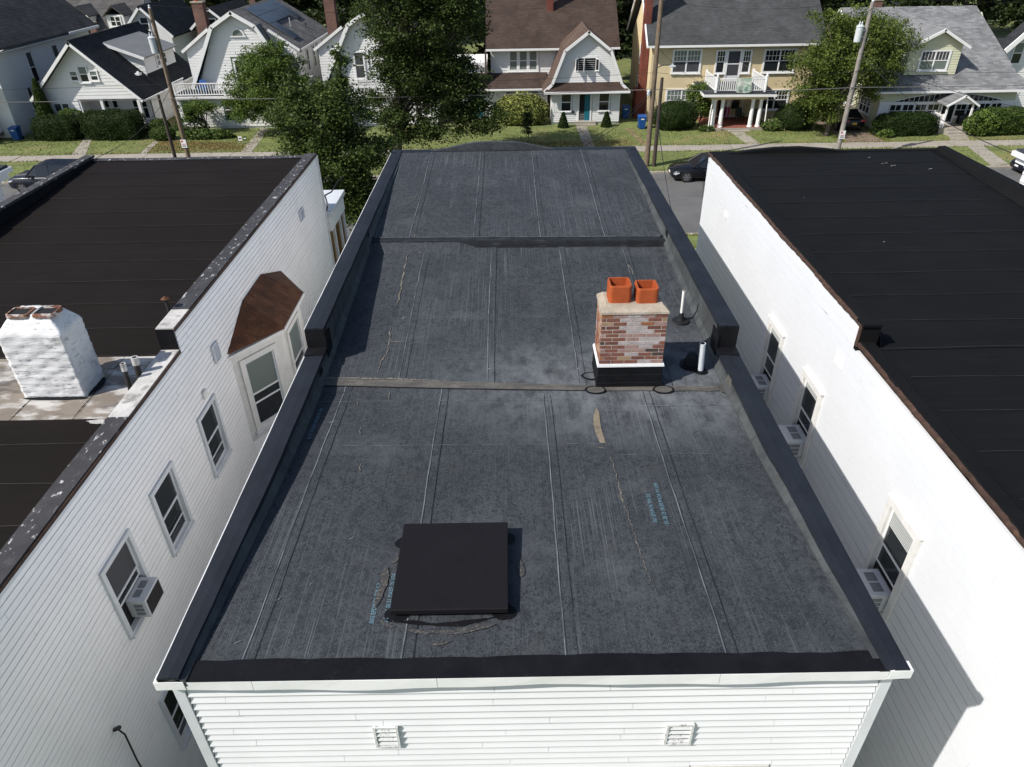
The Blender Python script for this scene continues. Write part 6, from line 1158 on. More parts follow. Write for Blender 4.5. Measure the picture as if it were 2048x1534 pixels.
def tree(name, label, base, h, lobes, r0, leaf, m, trunk=None, group=None, cut=None, flat=.5, branches=40, leafcol=None):
    t = thing(name, label, 'tree', (base[0], base[1], 0), group); mb = MB(); top = trunk[-1] if trunk else (base[0], base[1], h*.55)
    tp = trunk or [(base[0], base[1], -.05), (base[0]+.1, base[1], h*.25), top]; limb(mb, tp, r0, r0*.55, 9)
    mb.tube((tp[0][0], tp[0][1], -.05), (tp[0][0], tp[0][1], .35), r0*1.5, r0, 9); mb.build('trunk', M['bark'], t)
    A = []; C = []
    for (c, r, nc, nl, cr) in lobes:
        cc, p = clumps(c, r, nc, nl, cr, cut=cut); A.append(p); C.append(cc)
    C = np.concatenate(C); mb = MB(); idx = rng.choice(len(C), min(branches, len(C)), replace=False)
    for i in idx:
        q = C[i]; f = min(max((q[2]-tp[0][2])/(h)*.75, .2), .95); k = f*(len(tp)-1); j = min(int(k), len(tp)-2); s = [tp[j][d]+(tp[j+1][d]-tp[j][d])*(k-j) for d in range(3)]
        mid_ = [(s[d]+q[d])/2+(rng.normal()*.25 if d < 2 else .25) for d in range(3)]; rr = r0*.22*(.5+rng.random()); limb(mb, [tuple(s), tuple(mid_), tuple(q)], rr, .012, 5)
    mb.build('branches', M['bark'], t, kind='stuff'); leaf_obj('crown', np.concatenate(A), leaf, m, t, flat=flat)
    return t
# near street tree, in front of the left building's corner
tree('maple_tree', 'dense dark maple on the near verge between the left and middle buildings', (-8.3, 33.4), 8.6, [((-8.1, 33.2, 4.2), (2.3, 2.2, 2.6), 190, 105, .34), ((-8.9, 33.6, 6.2), (2.0, 1.9, 1.7), 110, 75, .32), ((-7.4, 33.2, 7.0), (1.1, 1.1, 1.5), 50, 60, .28), ((-7.1, 32.9, 2.6), (1.3, 1.3, 1.2), 60, 70, .3), ((-7.25, 33.0, 8.3), (.35, .35, .9), 12, 50, .16)], .16, .068, M['maple'], cut=1.5)
# big maple across the street
tree('maple_tree', 'tall dark maple on the far verge with thick leaning trunk and pale dead branches', (-7.3, 47.5), 13, [((-5.6, 47.5, 8.0), (3.2, 2.8, 3.0), 250, 95, .42), ((-3.6, 47.2, 5.2), (3.0, 2.4, 2.0), 150, 95, .40), ((-6.4, 47.6, 11.0), (3.0, 2.8, 2.4), 130, 75, .42), ((-2.0, 46.9, 3.2), (1.9, 1.6, 1.1), 60, 70, .34), ((-8.4, 47.8, 3.6), (.9, 1.1, 1.2), 26, 65, .30), ((-3.2, 47.2, 9.5), (2.0, 2.0, 1.8), 60, 70, .4), ((-5.2, 46.6, 2.4), (1.3, 1.2, .8), 30, 60, .3), ((-6.9, 46.6, 6.0), (1.2, 1.1, 1.7), 40, 80, .34), ((-6.9, 46.4, 3.0), (1.1, .9, 1.3), 32, 75, .30)], .34, .078, M['maple_big'], [(-7.5, 47.6, -.05), (-7.2, 47.5, 2.0), (-6.9, 47.5, 4.2), (-6.2, 47.5, 7.0), (-5.8, 47.5, 10.5)], cut=1.5, branches=80)
tree('green_tree', 'bright green bushy tree in front of the solar panelled gambrel house', (-17.6, 56.2), 6.6, [((-17.8, 56.0, 3.3), (2.9, 2.2, 2.0), 240, 75, .30), ((-17.2, 56.0, 4.9), (2.3, 1.9, 1.6), 150, 75, .28), ((-16.0, 56.0, 2.6), (1.8, 1.6, 1.6), 80, 70, .28), ((-19.6, 55.8, 2.2), (1.5, 1.3, 1.2), 60, 70, .26)], .14, .07, M['bright'], cut=.55)
tree('locust_tree', 'loose olive green tree leaning over the driveway car beside the grey roofed bungalow', (23.3, 53.0), 8.6, [((24.0, 53.6, 5.0), (3.0, 2.4, 2.4), 190, 85, .34), ((24.9, 54.0, 6.6), (3.0, 2.2, 1.5), 110, 75, .38), ((21.8, 53.3, 4.5), (1.9, 1.6, 2.0), 90, 58, .32), ((26.6, 54.0, 4.6), (1.7, 1.5, 1.8), 70, 55, .34), ((22.6, 53.0, 2.4), (1.5, 1.3, 1.3), 70, 58, .30), ((28.0, 54.3, 6.3), (1.2, 1.0, .8), 18, 40, .30), ((22.6, 54.0, 7.6), (1.6, 1.3, .7), 26, 45, .3)], .17, .07, M['olive'], cut=.8, flat=.8)
tree('weeping_tree', 'small weeping tree with umbrella crown by the gambrel house porch', (-23.4, 56.8), 2.6, [((-23.5, 56.7, 2.0), (1.35, 1.1, .55), 70, 60, .2), ((-24.2, 56.6, 1.6), (.6, .6, .5), 20, 50, .18)], .07, .06, M['bright'], branches=14)
tree('columnar_tree', 'thin columnar sapling in front of the variegated bush', (1.4, 51.9), 3.0, [((1.4, 51.9, 1.7), (.28, .28, 1.1), 34, 45, .12)], .03, .05, M['maple_big'], branches=8)
tree('shrub_tree', 'upright leafy shrub beside the left porch columns of the yellow house', (14.7, 56.3), 3.2, [((14.6, 56.3, 2.1), (.8, .7, 1.2), 60, 55, .22), ((14.0, 56.3, 2.7), (.45, .4, .7), 18, 45, .18), ((15.2, 56.2, 1.3), (.5, .5, .7), 25, 45, .2)], .06, .06, M['bright'], branches=16)
def bush(name, label, c, r, m, n, leaf, group=None, cat='bush', boxy=False, core=True, flat=.7, top=None):
    t = thing(name, label, cat, (c[0], c[1], 0), group); pts = []
    u = rng.normal(size=(n, 3)); e = 4.0 if boxy else 2.0
    u /= (np.abs(u)**e).sum(1)[:, None]**(1/e); u[:, 2] = np.where(u[:, 2] < -.75, u[:, 2]*.5, u[:, 2])
    rad = 1.0-.16*rng.random(n)**2; wob = 1+.05*np.sin(u[:, 0]*9+c[0])*np.sin(u[:, 2]*8)+.05*np.sin(u[:, 1]*11+u[:, 0]*7)
    pts = np.array(c)+u*np.array(r)*(rad*wob)[:, None]; pts = pts[pts[:, 2] > .05]
    if core:
        V = MB(); k = 10
        for j in range(k+1):
            ph = math.pi*(j/k-.5)
            for i in range(14):
                th = 2*math.pi*i/14; d = np.array([math.cos(th)*math.cos(ph), math.sin(th)*math.cos(ph), math.sin(ph)]); d /= (np.abs(d)**e).sum()**(1/e); q = np.array(c)+d*np.array(r)*.88; V.v.append((q[0], q[1], max(q[2], .03)))
        V.f = [(j*14+i, j*14+(i+1) % 14, (j+1)*14+(i+1) % 14, (j+1)*14+i) for j in range(k) for i in range(14)]; V.build('inner_foliage', m, t)
    leaf_obj('foliage', pts, leaf, m, t, flat=flat); return t
bush('hedge', 'clipped dark hedge left of the bungalow path', (-34.1, 55.6, .85), (1.75, .8, .95), M['yew'], 14000, .045, cat='hedge', boxy=True); bush('hedge', 'larger clipped dark hedge in front of the bungalow porch', (-29.8, 55.6, 1.0), (2.3, .95, 1.1), M['yew'], 20000, .045, cat='hedge', boxy=True)
bush('leafy_shrub', 'loose light green shrub behind the left bungalow hedge', (-33.3, 56.5, 1.5), (1.0, .5, .6), M['bright'], 1600, .07, core=False)
t = thing('arborvitae', 'tall narrow arborvitae at the left corner of the bungalow', 'tree', (-35.4, 56.7, 0)); z = rng.random(7000)**1.2*4.1; th = rng.random(7000)*6.283; rr = (.75*(1-z/4.15)**.7+.04)*(1-.2*rng.random(7000)**2); leaf_obj('crown', np.stack([-35.4+.12*(z/4)+rr*np.cos(th), 56.7+rr*np.sin(th), z+.1], 1), .07, M['hedge'], t, flat=1.6); MB().lathe((-35.35, 56.7, 0), [(.5, .1), (.6, .5), (.45, 2), (.2, 3.4), (.03, 3.95)], 10).build('inner_foliage', M['hedge'], t)
bush('round_shrub', 'small rounded shrub beside the leaning utility poles', (-26.0, 55.0, .5), (.95, .7, .55), M['hedge'], 2600, .05); bush('leafy_shrub', 'low broad leaved plants under the weeping tree', (-22.8, 55.2, .3), (2.0, .6, .42), M['hosta'], 1500, .12, core=False, flat=.4); bush('leafy_shrub', 'dark mixed shrubs at the foot of the gambrel porch', (-24.5, 56.9, .6), (1.3, .5, .7), M['hedge'], 1800, .07, core=False); bush('leafy_shrub', 'dark shrub beside the gambrel house corner', (-27.3, 57.6, .45), (.8, .6, .6), M['hedge'], 1200, .07)
bush('variegated_bush', 'big pale variegated bush left of the gambrel entrance wing', (1.1, 58.0, 1.1), (2.15, .95, 1.35), M['varieg'], 7000, .085)
for x, l in ((4.3, 'left'), (7.65, 'right')):
    t = thing('conical_shrub', 'small conical evergreen %s of the teal door steps' % l, 'shrub', (x, 56.8, 0), 'conical shrubs at the teal door'); z = rng.random(1500)*1.15; th = rng.random(1500)*6.283; rr = .48*(1-z/1.25)**.8*(1-.2*rng.random(1500)); leaf_obj('foliage', np.stack([x+rr*np.cos(th), 56.8+rr*np.sin(th), z+.05], 1), .055, M['yew'], t); MB().lathe((x, 56.8, 0), [(.35, .03), (.34, .3), (.1, .95), (.02, 1.05)], 10).build('inner_foliage', M['yew'], t)
bush('clipped_yew', 'big rounded clipped yew left of the yellow house porch', (12.7, 55.9, .95), (1.75, 1.2, 1.15), M['yew'], 20000, .035); bush('clipped_yew', 'rounded clipped yew under the locust tree', (21.7, 55.2, .95), (1.55, 1.2, 1.1), M['yew'], 16000, .035)
bush('leafy_shrub', 'low hosta clump at the foot of the left porch columns', (15.0, 55.0, .2), (.6, .4, .28), M['hosta'], 400, .1, core=False, flat=.4)
t = bush('hydrangea', 'hydrangea bush with cream flower heads right of the porch', (20.0, 54.9, .4), (.9, .55, .5), M['hosta'], 1400, .08); leaf_obj('flower_heads', np.array([20.0, 54.8, .5])+rng.normal(size=(220, 3))*np.array([.45, .25, .2]), .07, M['floret'], t)
bush('hedge', 'dark clipped hedge along the glazed porch of the grey bungalow', (28.9, 53.0, .75), (2.2, .7, .85), M['yew'], 15000, .05, cat='hedge', boxy=True); bush('leafy_shrub', 'light green shrub at the corner of the grey bungalow hedge', (27.3, 52.3, .3), (.6, .4, .3), M['bright'], 600, .07, core=False)
bush('hedge', 'overgrown green hedge right of the bungalow steps', (35.9, 53.0, .85), (2.3, .9, .95), M['hedge'], 9000, .07, cat='hedge', boxy=True); bush('leafy_shrub', 'arching light green shrub beside the bungalow steps', (34.3, 52.6, .8), (1.3, .8, .95), M['bright'], 3000, .08, core=False)
# trees behind the houses: three shapes, copied
def bg_tree(x, y, h, w, label, seed):
    t = thing('background_tree', label, 'tree', (x, y, 0), 'trees behind the houses'); mb = MB(); limb(mb, [(x, y, 0), (x, y, h*.35), (x+.3, y, h*.7)], .35, .15, 7); mb.build('trunk', M['bark'], t); A = []
    for k in range(9):
        a = rng.random()*6.28; c = (x+w*.45*math.cos(a), y+w*.45*math.sin(a), h*(.28+.06*k+.08*rng.random())); A.append(clumps(c, (w*.55, w*.55, h*.16), 24, 34, .55)[1])
    leaf_obj('crown', np.concatenate(A), .24, M['bgleaf'], t); return t
protos = [bg_tree(-14, 82, 15, 5.5, 'dark broad tree behind the gap between the gambrel houses', 1), bg_tree(-2, 78, 14, 5.0, 'dark broad tree left of the brown roofed house', 2), bg_tree(10.0, 76, 13, 4.0, 'dark tree in the gap between brown roofed and yellow houses', 3)]
spots = [(-47, 104, 1.1), (-36, 98, 1.0), (-27, 95, 1.1), (-21, 100, 1.2), (-6.5, 70, .7), (-1.5, 92, 1.2), (4, 88, 1.1), (18, 84, 1.1), (26.5, 74, .85), (28, 88, 1.1), (36, 84, 1.0), (41, 77, .8), (46, 108, 1.2), (58, 100, 1.1), (68, 96, 1.1), (-60, 110, 1.3), (-72, 96, 1.2), (14, 100, 1.3), (-10, 104, 1.3), (54, 80, .9), (-54, 88, .9), (36, 104, 1.2)]
names = ['far left', 'left of the back houses', 'behind the back houses', 'behind the solar panels', 'against the maple', 'behind the brown roof', 'over the brown roof', 'behind the yellow house', 'right of the yellow house', 'beyond the locust tree', 'behind the grey bungalow', 'right of the grey ridge', 'behind the far solar house', 'far right', 'at the right rim', 'at the left rim', 'beyond the tall white house', 'deep behind the yellow house', 'deep behind the gambrel houses', 'behind the right edge house', 'behind the tall white house', 'deep behind the bungalow']
for i, ((x, y, s), nm) in enumerate(zip(spots, names)):
    c = copy_tree(protos[i % 3]); c.location = (x, y, 0); c.scale = (s, s, s*(.9+.2*random.random())); c.rotation_euler = (0, 0, random.uniform(0, 6)); c['label'] = 'dark background tree '+nm
# hidden far mass closes the view
P_ = []
for k in range(60): P_.append(clumps((-150+5*k+rng.normal(), 118+rng.normal()*6, 5+rng.normal()), (5, 4, 6), 12, 40, 1.1)[1])
w_ = leaf_obj('far_woods', np.concatenate(P_), .5, M['bgleaf']); setp(w_, 'far mass of dark trees closing the view', 'woods')

# ================================================================== poles and wires
M['pole'] = mat('weathered_pole_wood', (0.17, 0.125, 0.085), 0.9, 0.15, 3, [((0.08, 0.06, 0.045), 6, 0.5, 0.7, (3, 3, .15), 0.7), ((0.24, 0.19, 0.13), 5, 0.55, 0.75, (4, 4, .2), 0.5)], 0.5, 30, (1, 1, .1))
M['pole_dark'] = mat('dark_pole_wood', (0.055, 0.042, 0.034), 0.9, 0.2, 3, (), 0.4, 30, (1, 1, .1)); M['pole_grey'] = mat('silver_grey_pole', (0.26, 0.235, 0.21), 0.9, 0.15, 3, [((0.13, 0.115, 0.10), 6, 0.5, 0.7, (3, 3, .15), 0.7)], 0.5, 30, (1, 1, .1))
M['xfmr'] = mat('pale_grey_transformer', (0.52, 0.55, 0.56), 0.45, 0.05, 4); M['redmark'] = mat('red_sign_paint', (0.45, 0.02, 0.02), 0.5, 0.05, 3); M['darkmark'] = mat('black_sign_paint', (0.03, 0.03, 0.03), 0.5, 0.05, 3)
def pole(x, y, h, label, m='pole', r=.15, xf=0, sign=None, lean=(0, 0)):
    t = thing('utility_pole', label, 'utility pole', (x, y, 0), 'utility poles'); mb = MB(); mb.tube((x, y, -.1), (x+lean[0], y+lean[1], h), r, r*.72, 12); mb.build('pole_shaft', M[m], t)
    if xf:
        tx = x-.42*xf*1.0; z0 = 7.2; c = MB().lathe((tx, y-.05, z0), [(.19, 0), (.2, .05), (.21, .8), (.23, .82), (.23, .86), (.12, .93)], 16).build('transformer', M['xfmr'], t)
        for k in range(2): MB().lathe((tx-.07+.14*k, y-.05, z0+.9), [(.03, 0), (.05, .04), (.03, .08), (.05, .12), (.03, .16), (.02, .24)], 8).build('bushing', M['pvc_grey'], c)
        MB().box(min(tx, x), max(tx, x), y-.08, y-.02, z0+.25, z0+.32).build('transformer_bracket', M['steel'], c); MB().box(min(tx, x), max(tx, x), y-.08, y-.02, z0+.6, z0+.67).build('transformer_bracket', M['steel'], c)
        MB().path([(tx+.05, y-.06, z0+1.1), (tx+.1, y-.1, z0+1.5), (x, y-.12, z0+1.8)], .012, 5).build('jumper_wire', M['black'], c)
        MB().lathe((x+lean[0], y+lean[1], h), [(.05, 0), (.09, .06), (.05, .12), (.07, .18), (.02, .22)], 8).build('insulator', M['pvc_grey'], t)
    if sign:
        s = MB().box(x-.17, x+.17, y-r-.03, y-r-.01, sign-.28, sign+.22).build('pole_sign', M['htrim'], t); MB().lathe((0, 0, 0), [(.05, 0), (.05, .004)], 12); MB().box(x-.13, x-.02, y-r-.034, y-r-.031, sign+.06, sign+.17).build('sign_mark', M['redmark'], s); MB().box(x-.12, x+.12, y-r-.034, y-r-.031, sign-.2, sign-.14).build('sign_bar', M['darkmark'], s); MB().box(x-.12, x+.12, y-r-.034, y-r-.031, sign-.08, sign-.04).build('sign_bar', M['redmark'], s)
    return t
pole(-20.75, 46.5, 9.55, 'tall brown utility pole with transformer, left of the green tree', xf=.75, sign=1.95); pole(-21.62, 46.5, 4.85, 'short dark pole stub beside the transformer pole on the left', 'pole_dark', .12)
pc = pole(8.98, 46.1, 11.5, 'tall tan utility pole with lamp arm in front of the yellow house', r=.17); pole(9.45, 46.05, 5.45, 'dark pole stub beside the lamp arm pole', 'pole_dark', .13)
pole(21.42, 46.5, 9.3, 'silver grey utility pole with transformer in front of the locust tree', 'pole_grey', .16, xf=.95, sign=1.85, lean=(.02, 0))
MB().path([(8.98, 46.0, 6.0), (9.4, 45.8, 6.2), (9.75, 45.6, 6.22)], .03, 6).build('lamp_arm', M['iron'], pc); mb = MB(); mb.box(9.7, 10.1, 45.5, 45.72, 6.1, 6.2); mb.build('street_lamp', M['xfmr'], pc, bevel=.04)
MB().lathe((8.7, 46.0, 4.45), [(.10, 0), (.11, .1), (.11, .28), (.08, .34)], 10).build('meter_box', M['xfmr'], pc)
def wire(label, pts, r=.014, sag=.5, m='black', n=14):
    mb = MB()
    for a, b in zip(pts[:-1], pts[1:]):
        q = [tuple(a[d]+(b[d]-a[d])*i/n-(4*sag*(i/n)*(1-i/n) if d == 2 else 0) for d in range(3)) for i in range(n+1)]; mb.path(q, r, 4)
    o = mb.build('overhead_wire', M[m], None); setp(o, label, 'wire', 'overhead wires'); return o
M['cable_grey'] = mat('weathered_cable', (0.16, 0.15, 0.14), 0.7, 0.1, 2)
wire('thick telephone cable strung along the street at mid pole height', [(-60, 46.45, 4.9), (-20.75, 46.35, 4.62), (8.98, 46.0, 4.8), (21.42, 46.35, 4.66), (60, 46.4, 4.9)], .024, .15, 'cable_grey')
wire('upper telephone cable between the street poles', [(-60, 46.4, 5.6), (-20.75, 46.35, 5.5), (8.98, 46.0, 5.75), (21.42, 46.35, 5.6), (60, 46.4, 5.6)], .011, .3)
wire('thin primary power line along the pole tops', [(-60, 46.5, 9.6), (-20.75, 46.5, 9.75), (8.9, 46.1, 9.6), (21.44, 46.5, 9.5), (60, 46.5, 9.5)], .009, .5)
wire('service wire from the lamp pole to the middle building', [(8.98, 46.0, 4.7), (1.2, 20.7, 7.7)], .012, .5); wire('second service wire from the lamp pole to the middle building', [(8.98, 46.0, 4.9), (1.0, 20.7, 7.8)], .010, .55)
wire('service wire from the silver grey pole to the right edge house', [(21.42, 46.4, 6.6), (14.6, 19.2, 7.75)], .013, .6); wire('lower service wire from the silver grey pole going right', [(21.42, 46.4, 6.2), (27.5, 24, 6.5)], .013, .6)
wire('service wire from the transformer pole to the left building', [(-20.75, 46.4, 5.2), (-14.2, 22, 7.2)], .012, .8); wire('service wire from the lamp pole to the yellow house', [(8.98, 46.2, 7.2), (15.0, 58.4, 2.9)], .010, .25)
wire('twin cable from the lamp pole to the right building', [(8.98, 46.0, 5.0), (5.72, 20.55, 3.6)], .012, .7); wire('second twin cable from the lamp pole to the right building', [(9.05, 46.0, 4.9), (5.72, 20.55, 3.5)], .012, .7)

# ================================================================== cars
M['car_black'] = mat('black_car_paint', (0.006, 0.006, 0.008), 0.3, 0, 1, spec=.3, coat=.35); M['car_navy'] = mat('navy_car_paint', (0.006, 0.008, 0.018), 0.3, 0, 1, spec=.3, coat=.4); M['tyre'] = mat('tyre_rubber', (0.012, 0.012, 0.012), 0.85, 0.1, 5); M['alloy'] = mat('alloy_rim', (0.35, 0.35, 0.36), 0.35, 0.05, 4, metal=.8); M['lens'] = mat('headlight_lens', (0.6, 0.62, 0.65), 0.15, 0, 1, spec=.8); M['taillight'] = mat('red_tail_lens', (0.35, 0.01, 0.012), 0.2, 0, 1, spec=.6); M['plate'] = mat('yellow_plate', (0.6, 0.33, 0.03), 0.5, 0, 1); M['carglass'] = glass_mat('car_glass', (0.012, 0.014, 0.017), .05)
def car(label, W, paint, suv=False, rear=False):
    L_, wd, hr, zb = (4.65, .93, 1.66, .90) if suv else (4.65, .91, 1.42, .80)
    o = W(0, 0, 0); t = thing('parked_car', label, 'car', (o[0], o[1], o[2])); hz = .92 if suv else .74
    st = [(0, .30, hz-.22, .70), (.10, .24, hz-.10, .80), (.45, .20, hz+.02, .88), (1.25, .19, zb+.05, .91), (1.9, .19, zb+.06, .92), (3.0, .19, zb+.08, .92), (3.75, .20, zb+.10, .91), (4.35, .24, (1.0 if suv else .98), .86), (4.58, .32, (.95 if suv else .93), .80), (4.65, .40, .80, .74)]
    mb = MB(); sec = lambda l, z0, z1, w: [W(l, -w*.55*.0, z1+.015)] 
    rows = []
    for l, z0, z1, w in st:
        w *= wd/.92; zm = z0+(z1-z0)*.55
        rows.append([(l, -w*.86, z0), (l, -w*.97, z0+.12), (l, -w, zm), (l, -w*.965, z1-.07), (l, -w*.86, z1), (l, 0, z1+.03), (l, w*.86, z1), (l, w*.965, z1-.07), (l, w, zm), (l, w*.97, z0+.12), (l, w*.86, z0)])
    k = len(rows[0]); mb.add([W(*p) for r_ in rows for p in r_], [(i*k+j, i*k+j+1, (i+1)*k+j+1, (i+1)*k+j) for i in range(len(rows)-1) for j in range(k-1)]+[tuple(range(k)), tuple(range((len(rows)-1)*k, len(rows)*k))[::-1]]+[(i*k, (i+1)*k, (i+1)*k+k-1, i*k+k-1) for i in range(len(rows)-1)])
    b = mb.build('body', M[paint], t, smooth=True)
    gs = [(1.22, zb+.05, .80), (1.95, hr-.07, .66), (2.35, hr-.03, .65), (3.1 if not suv else 3.9, hr-.05 if not suv else hr-.06, .64), (4.1 if not suv else 4.45, zb+.14, .74)]
    mb = MB(); P = []
    for l, z, w in gs: P += [W(l, -w, z), W(l, w, z)]
    bl = [(l, .86) for l, _, _ in gs]; base = []
    for l, z, w in gs: base += [W(l, -.86*wd/.92, zb+.06), W(l, .86*wd/.92, zb+.06)]
    n = len(gs)*2; fs = []
    for i in range(len(gs)-1): fs += [(2*i, 2*i+1, 2*i+3, 2*i+2), (2*i, 2*i+2, n+2*i+2, n+2*i), (2*i+1, n+2*i+1, n+2*i+3, 2*i+3)]
    mb.add(P+base, fs).build('cabin_glass', M['carglass'], t)
    mb = MB(); q = gs[1:4]; mb.add([W(l, s*(w+.012), z+.012) for l, z, w in q for s in (-1, 1)]+[W(l, s*(w+.03), z-.05) for l, z, w in q for s in (-1, 1)], [(0, 1, 3, 2), (2, 3, 5, 4), (0, 2, 8, 6), (2, 4, 10, 8), (1, 7, 9, 3), (3, 9, 11, 5), (0, 6, 7, 1), (4, 5, 11, 10)]).build('roof', M[paint], t, smooth=False)
    for s in (-1, 1):
        for (l0, z0, w0), (l1, z1, w1) in ((gs[0], gs[1]), (gs[3], gs[4])): mb = MB(); mb.tube(W(l0, s*w0*1.03, z0), W(l1, s*(w1+.012), z1), .035, n=5); mb.build('pillar', M[paint], t)
        mb = MB(); lm = 2.72; mb.tube(W(lm, s*.845, zb+.07), W(lm, s*.665, hr-.05), .03, n=4); mb.build('pillar', M[paint], t)
        mb = MB(); c = [W(1.5, s*.93, zb+.05), W(1.66, s*.93, zb+.05), W(1.66, s*1.08, zb+.05), W(1.55, s*1.08, zb+.05)]; d = [W(1.5, s*.93, zb+.17), W(1.66, s*.93, zb+.17), W(1.66, s*1.08, zb+.19), W(1.55, s*1.08, zb+.19)]; mb.prism(c, d).build('wing_mirror', M[paint], t)
        mb = MB(); c = [W(.05, s*.50, hz-.30), W(.10, s*.80, hz-.27), W(.42, s*.895, hz-.18), W(.2, s*.87, hz-.28)]; d = [W(.03, s*.52, hz-.25), W(.06, s*.80, hz-.20), W(.42, s*.89, hz-.13), W(.2, s*.88, hz-.19)]; mb.prism(c, d).build('headlight', M['lens'], t)
        mb = MB(); mb.prism([W(4.56, s*.42, .82), W(4.50, s*.82, .82), W(4.66, s*.80, .82), W(4.68, s*.42, .82)], [W(4.54, s*.42, .93), W(4.46, s*.82, .95), W(4.62, s*.80, .95), W(4.66, s*.42, .93)]).build('tail_light', M['taillight'], t)
        for l in (.88, 3.72):
            p0, p1 = W(l, s*(wd-.20), .33), W(l, s*(wd+.005), .33); wh = MB(); wh.tube(p0, p1, .335, n=20); wh = wh.build('wheel', M['tyre'], t)
            p2, p3 = W(l, s*(wd+.004), .33), W(l, s*(wd+.012), .33); MB().tube(p2, p3, .235, n=18).build('rim', M['screen'], wh)
            sp = MB()
            for q_ in range(6):
                a = math.pi*2*q_/6; mb = sp; v = [W(l+math.cos(a+da)*rr, s*(wd+.02), .33+math.sin(a+da)*rr) for rr, da in ((.03, -.8), (.225, -.16), (.225, .16), (.03, .8))]; sp.poly(v)
            sp.build('spokes', M['alloy'], wh)
        for l in (1.62, 2.72, 3.62): mb = MB(); mb.tube(W(l, s*(wd*.998), .33), W(l, s*(wd*.972), zb+.0), .006, n=4); mb.build('door_seam', M['black'], t)
    mb = MB(); mb.prism([W(.02, -.5, .36), W(.02, .5, .36), W(.06, .5, .36), W(.06, -.5, .36)], [W(-.01, -.5, .50), W(-.01, .5, .50), W(.06, .5, .50), W(.06, -.5, .50)]).build('grille', M['black'], t)
    mb = MB(); mb.prism([W(-.03, -.16, .42), W(-.03, .16, .42), W(0, .16, .42), W(0, -.16, .42)], [W(-.035, -.16, .52), W(-.035, .16, .52), W(0, .16, .52), W(0, -.16, .52)]).build('front_plate', M['htrim'], t)
    mb = MB(); mb.prism([W(4.64, -.16, .62), W(4.64, .16, .62), W(4.69, .16, .62), W(4.69, -.16, .62)], [W(4.63, -.16, .74), W(4.63, .16, .74), W(4.68, .16, .74), W(4.68, -.16, .74)]).build('rear_plate', M['plate'], t)
    return t
car('black sedan parked at the far kerb beside the right building', lambda l, w, z: (10.0+l, 43.75+w, z-.016), 'car_black')
car('dark blue crossover parked at the far kerb beyond the left roof', lambda l, w, z: (-30.6+l, 43.75+w, z-.016), 'car_navy', True)
car('dark car at the right edge of the street, only its nose showing', lambda l, w, z: (31.5+l, 43.7+w, z-.016), 'car_navy')
car('black car seen from behind in the shaded driveway', lambda l, w, z: (25.45+w, 58.2-l, z+.098), 'car_black')

# ================================================================== small things
def bin_(x, y, label, rz=0):
    t = thing('wheeled_bin', label, 'bin', (x, y, .09), 'blue wheeled bins'); mb = frust(x-.22, x+.22, y-.25, y+.25, .14, x-.29, x+.29, y-.33, y+.33, .98); mb.build('bin_body', M['blue_plastic'], t)
    MB().prism([(x-.31, y-.36, .985), (x+.31, y-.36, .985), (x+.31, y+.36, 1.0), (x-.31, y+.36, 1.0)], [(x-.29, y-.33, 1.03), (x+.29, y-.33, 1.03), (x+.29, y+.33, 1.07), (x-.29, y+.33, 1.07)]).build('lid', M['blue_plastic'], t)
    for s in (-1, 1): MB().tube((x+s*.2, y+.28, .2), (x+s*.26, y+.28, .2), .11, n=12).build('wheel', M['black'], t)
    MB().tube((x-.25, y+.4, .97), (x+.25, y+.4, .97), .018, n=6).build('handle', M['blue_plastic'], t)
    MB().box(x-.12, x+.12, y-.325, y-.318, .8, .88).build('label_plate', M['htrim'], t)
bin_(-37.4, 55.6, 'blue wheeled bin beside the tall white house porch'); bin_(10.25, 56.0, 'blue wheeled bin behind the lamp pole by the yellow house'); bin_(9.5, 59.5, 'blue wheeled bin in the shade between two houses')
def chair(x, y, z, m, label, rz, slats=False):
    t = thing('garden_chair', label, 'chair', (x, y, z)); C_, S_ = math.cos(rz), math.sin(rz); T = lambda a, b, c: (x+a*C_-b*S_, y+a*S_+b*C_, z+c)
    def bx(n, a0, a1, b0, b1, c0, c1, db=0): MB().prism([T(a0, b0, c0), T(a1, b0, c0), T(a1, b1, c0), T(a0, b1, c0)], [T(a0, b0+db, c1), T(a1, b0+db, c1), T(a1, b1+db, c1), T(a0, b1+db, c1)]).build(n, M[m], t)
    bx('seat', -.26, .26, -.26, .24, .38, .42)
    for i in range(5): w_ = .095; h_ = .92+.05*(1-abs(i-2)/2); bx('back_slat', -.26+i*.106, -.26+i*.106+w_, .22, .245, .42, h_, .16)
    for a in (-.26, .21):
        bx('leg', a, a+.05, -.26, -.2, 0, .38); bx('leg', a, a+.05, .18, .24, 0, .38); bx('arm_rest', a-.02, a+.06, -.28, .24, .58, .61); bx('arm_post', a, a+.05, -.26, -.2, .42, .58)
chair(-23.8, 58.9, 2.58, 'blue_plastic', 'blue slatted chair on the gambrel house balcony', 0); chair(-22.3, 58.9, 2.58, 'htrim', 'white slatted chair on the gambrel house balcony', .2)
chair(18.0, 57.0, .28, 'darkgreen_plastic', 'dark green plastic chair in the middle of the yellow porch', .1); chair(18.85, 56.5, .28, 'darkgreen_plastic', 'dark green plastic chair at the right end of the yellow porch', -.6)
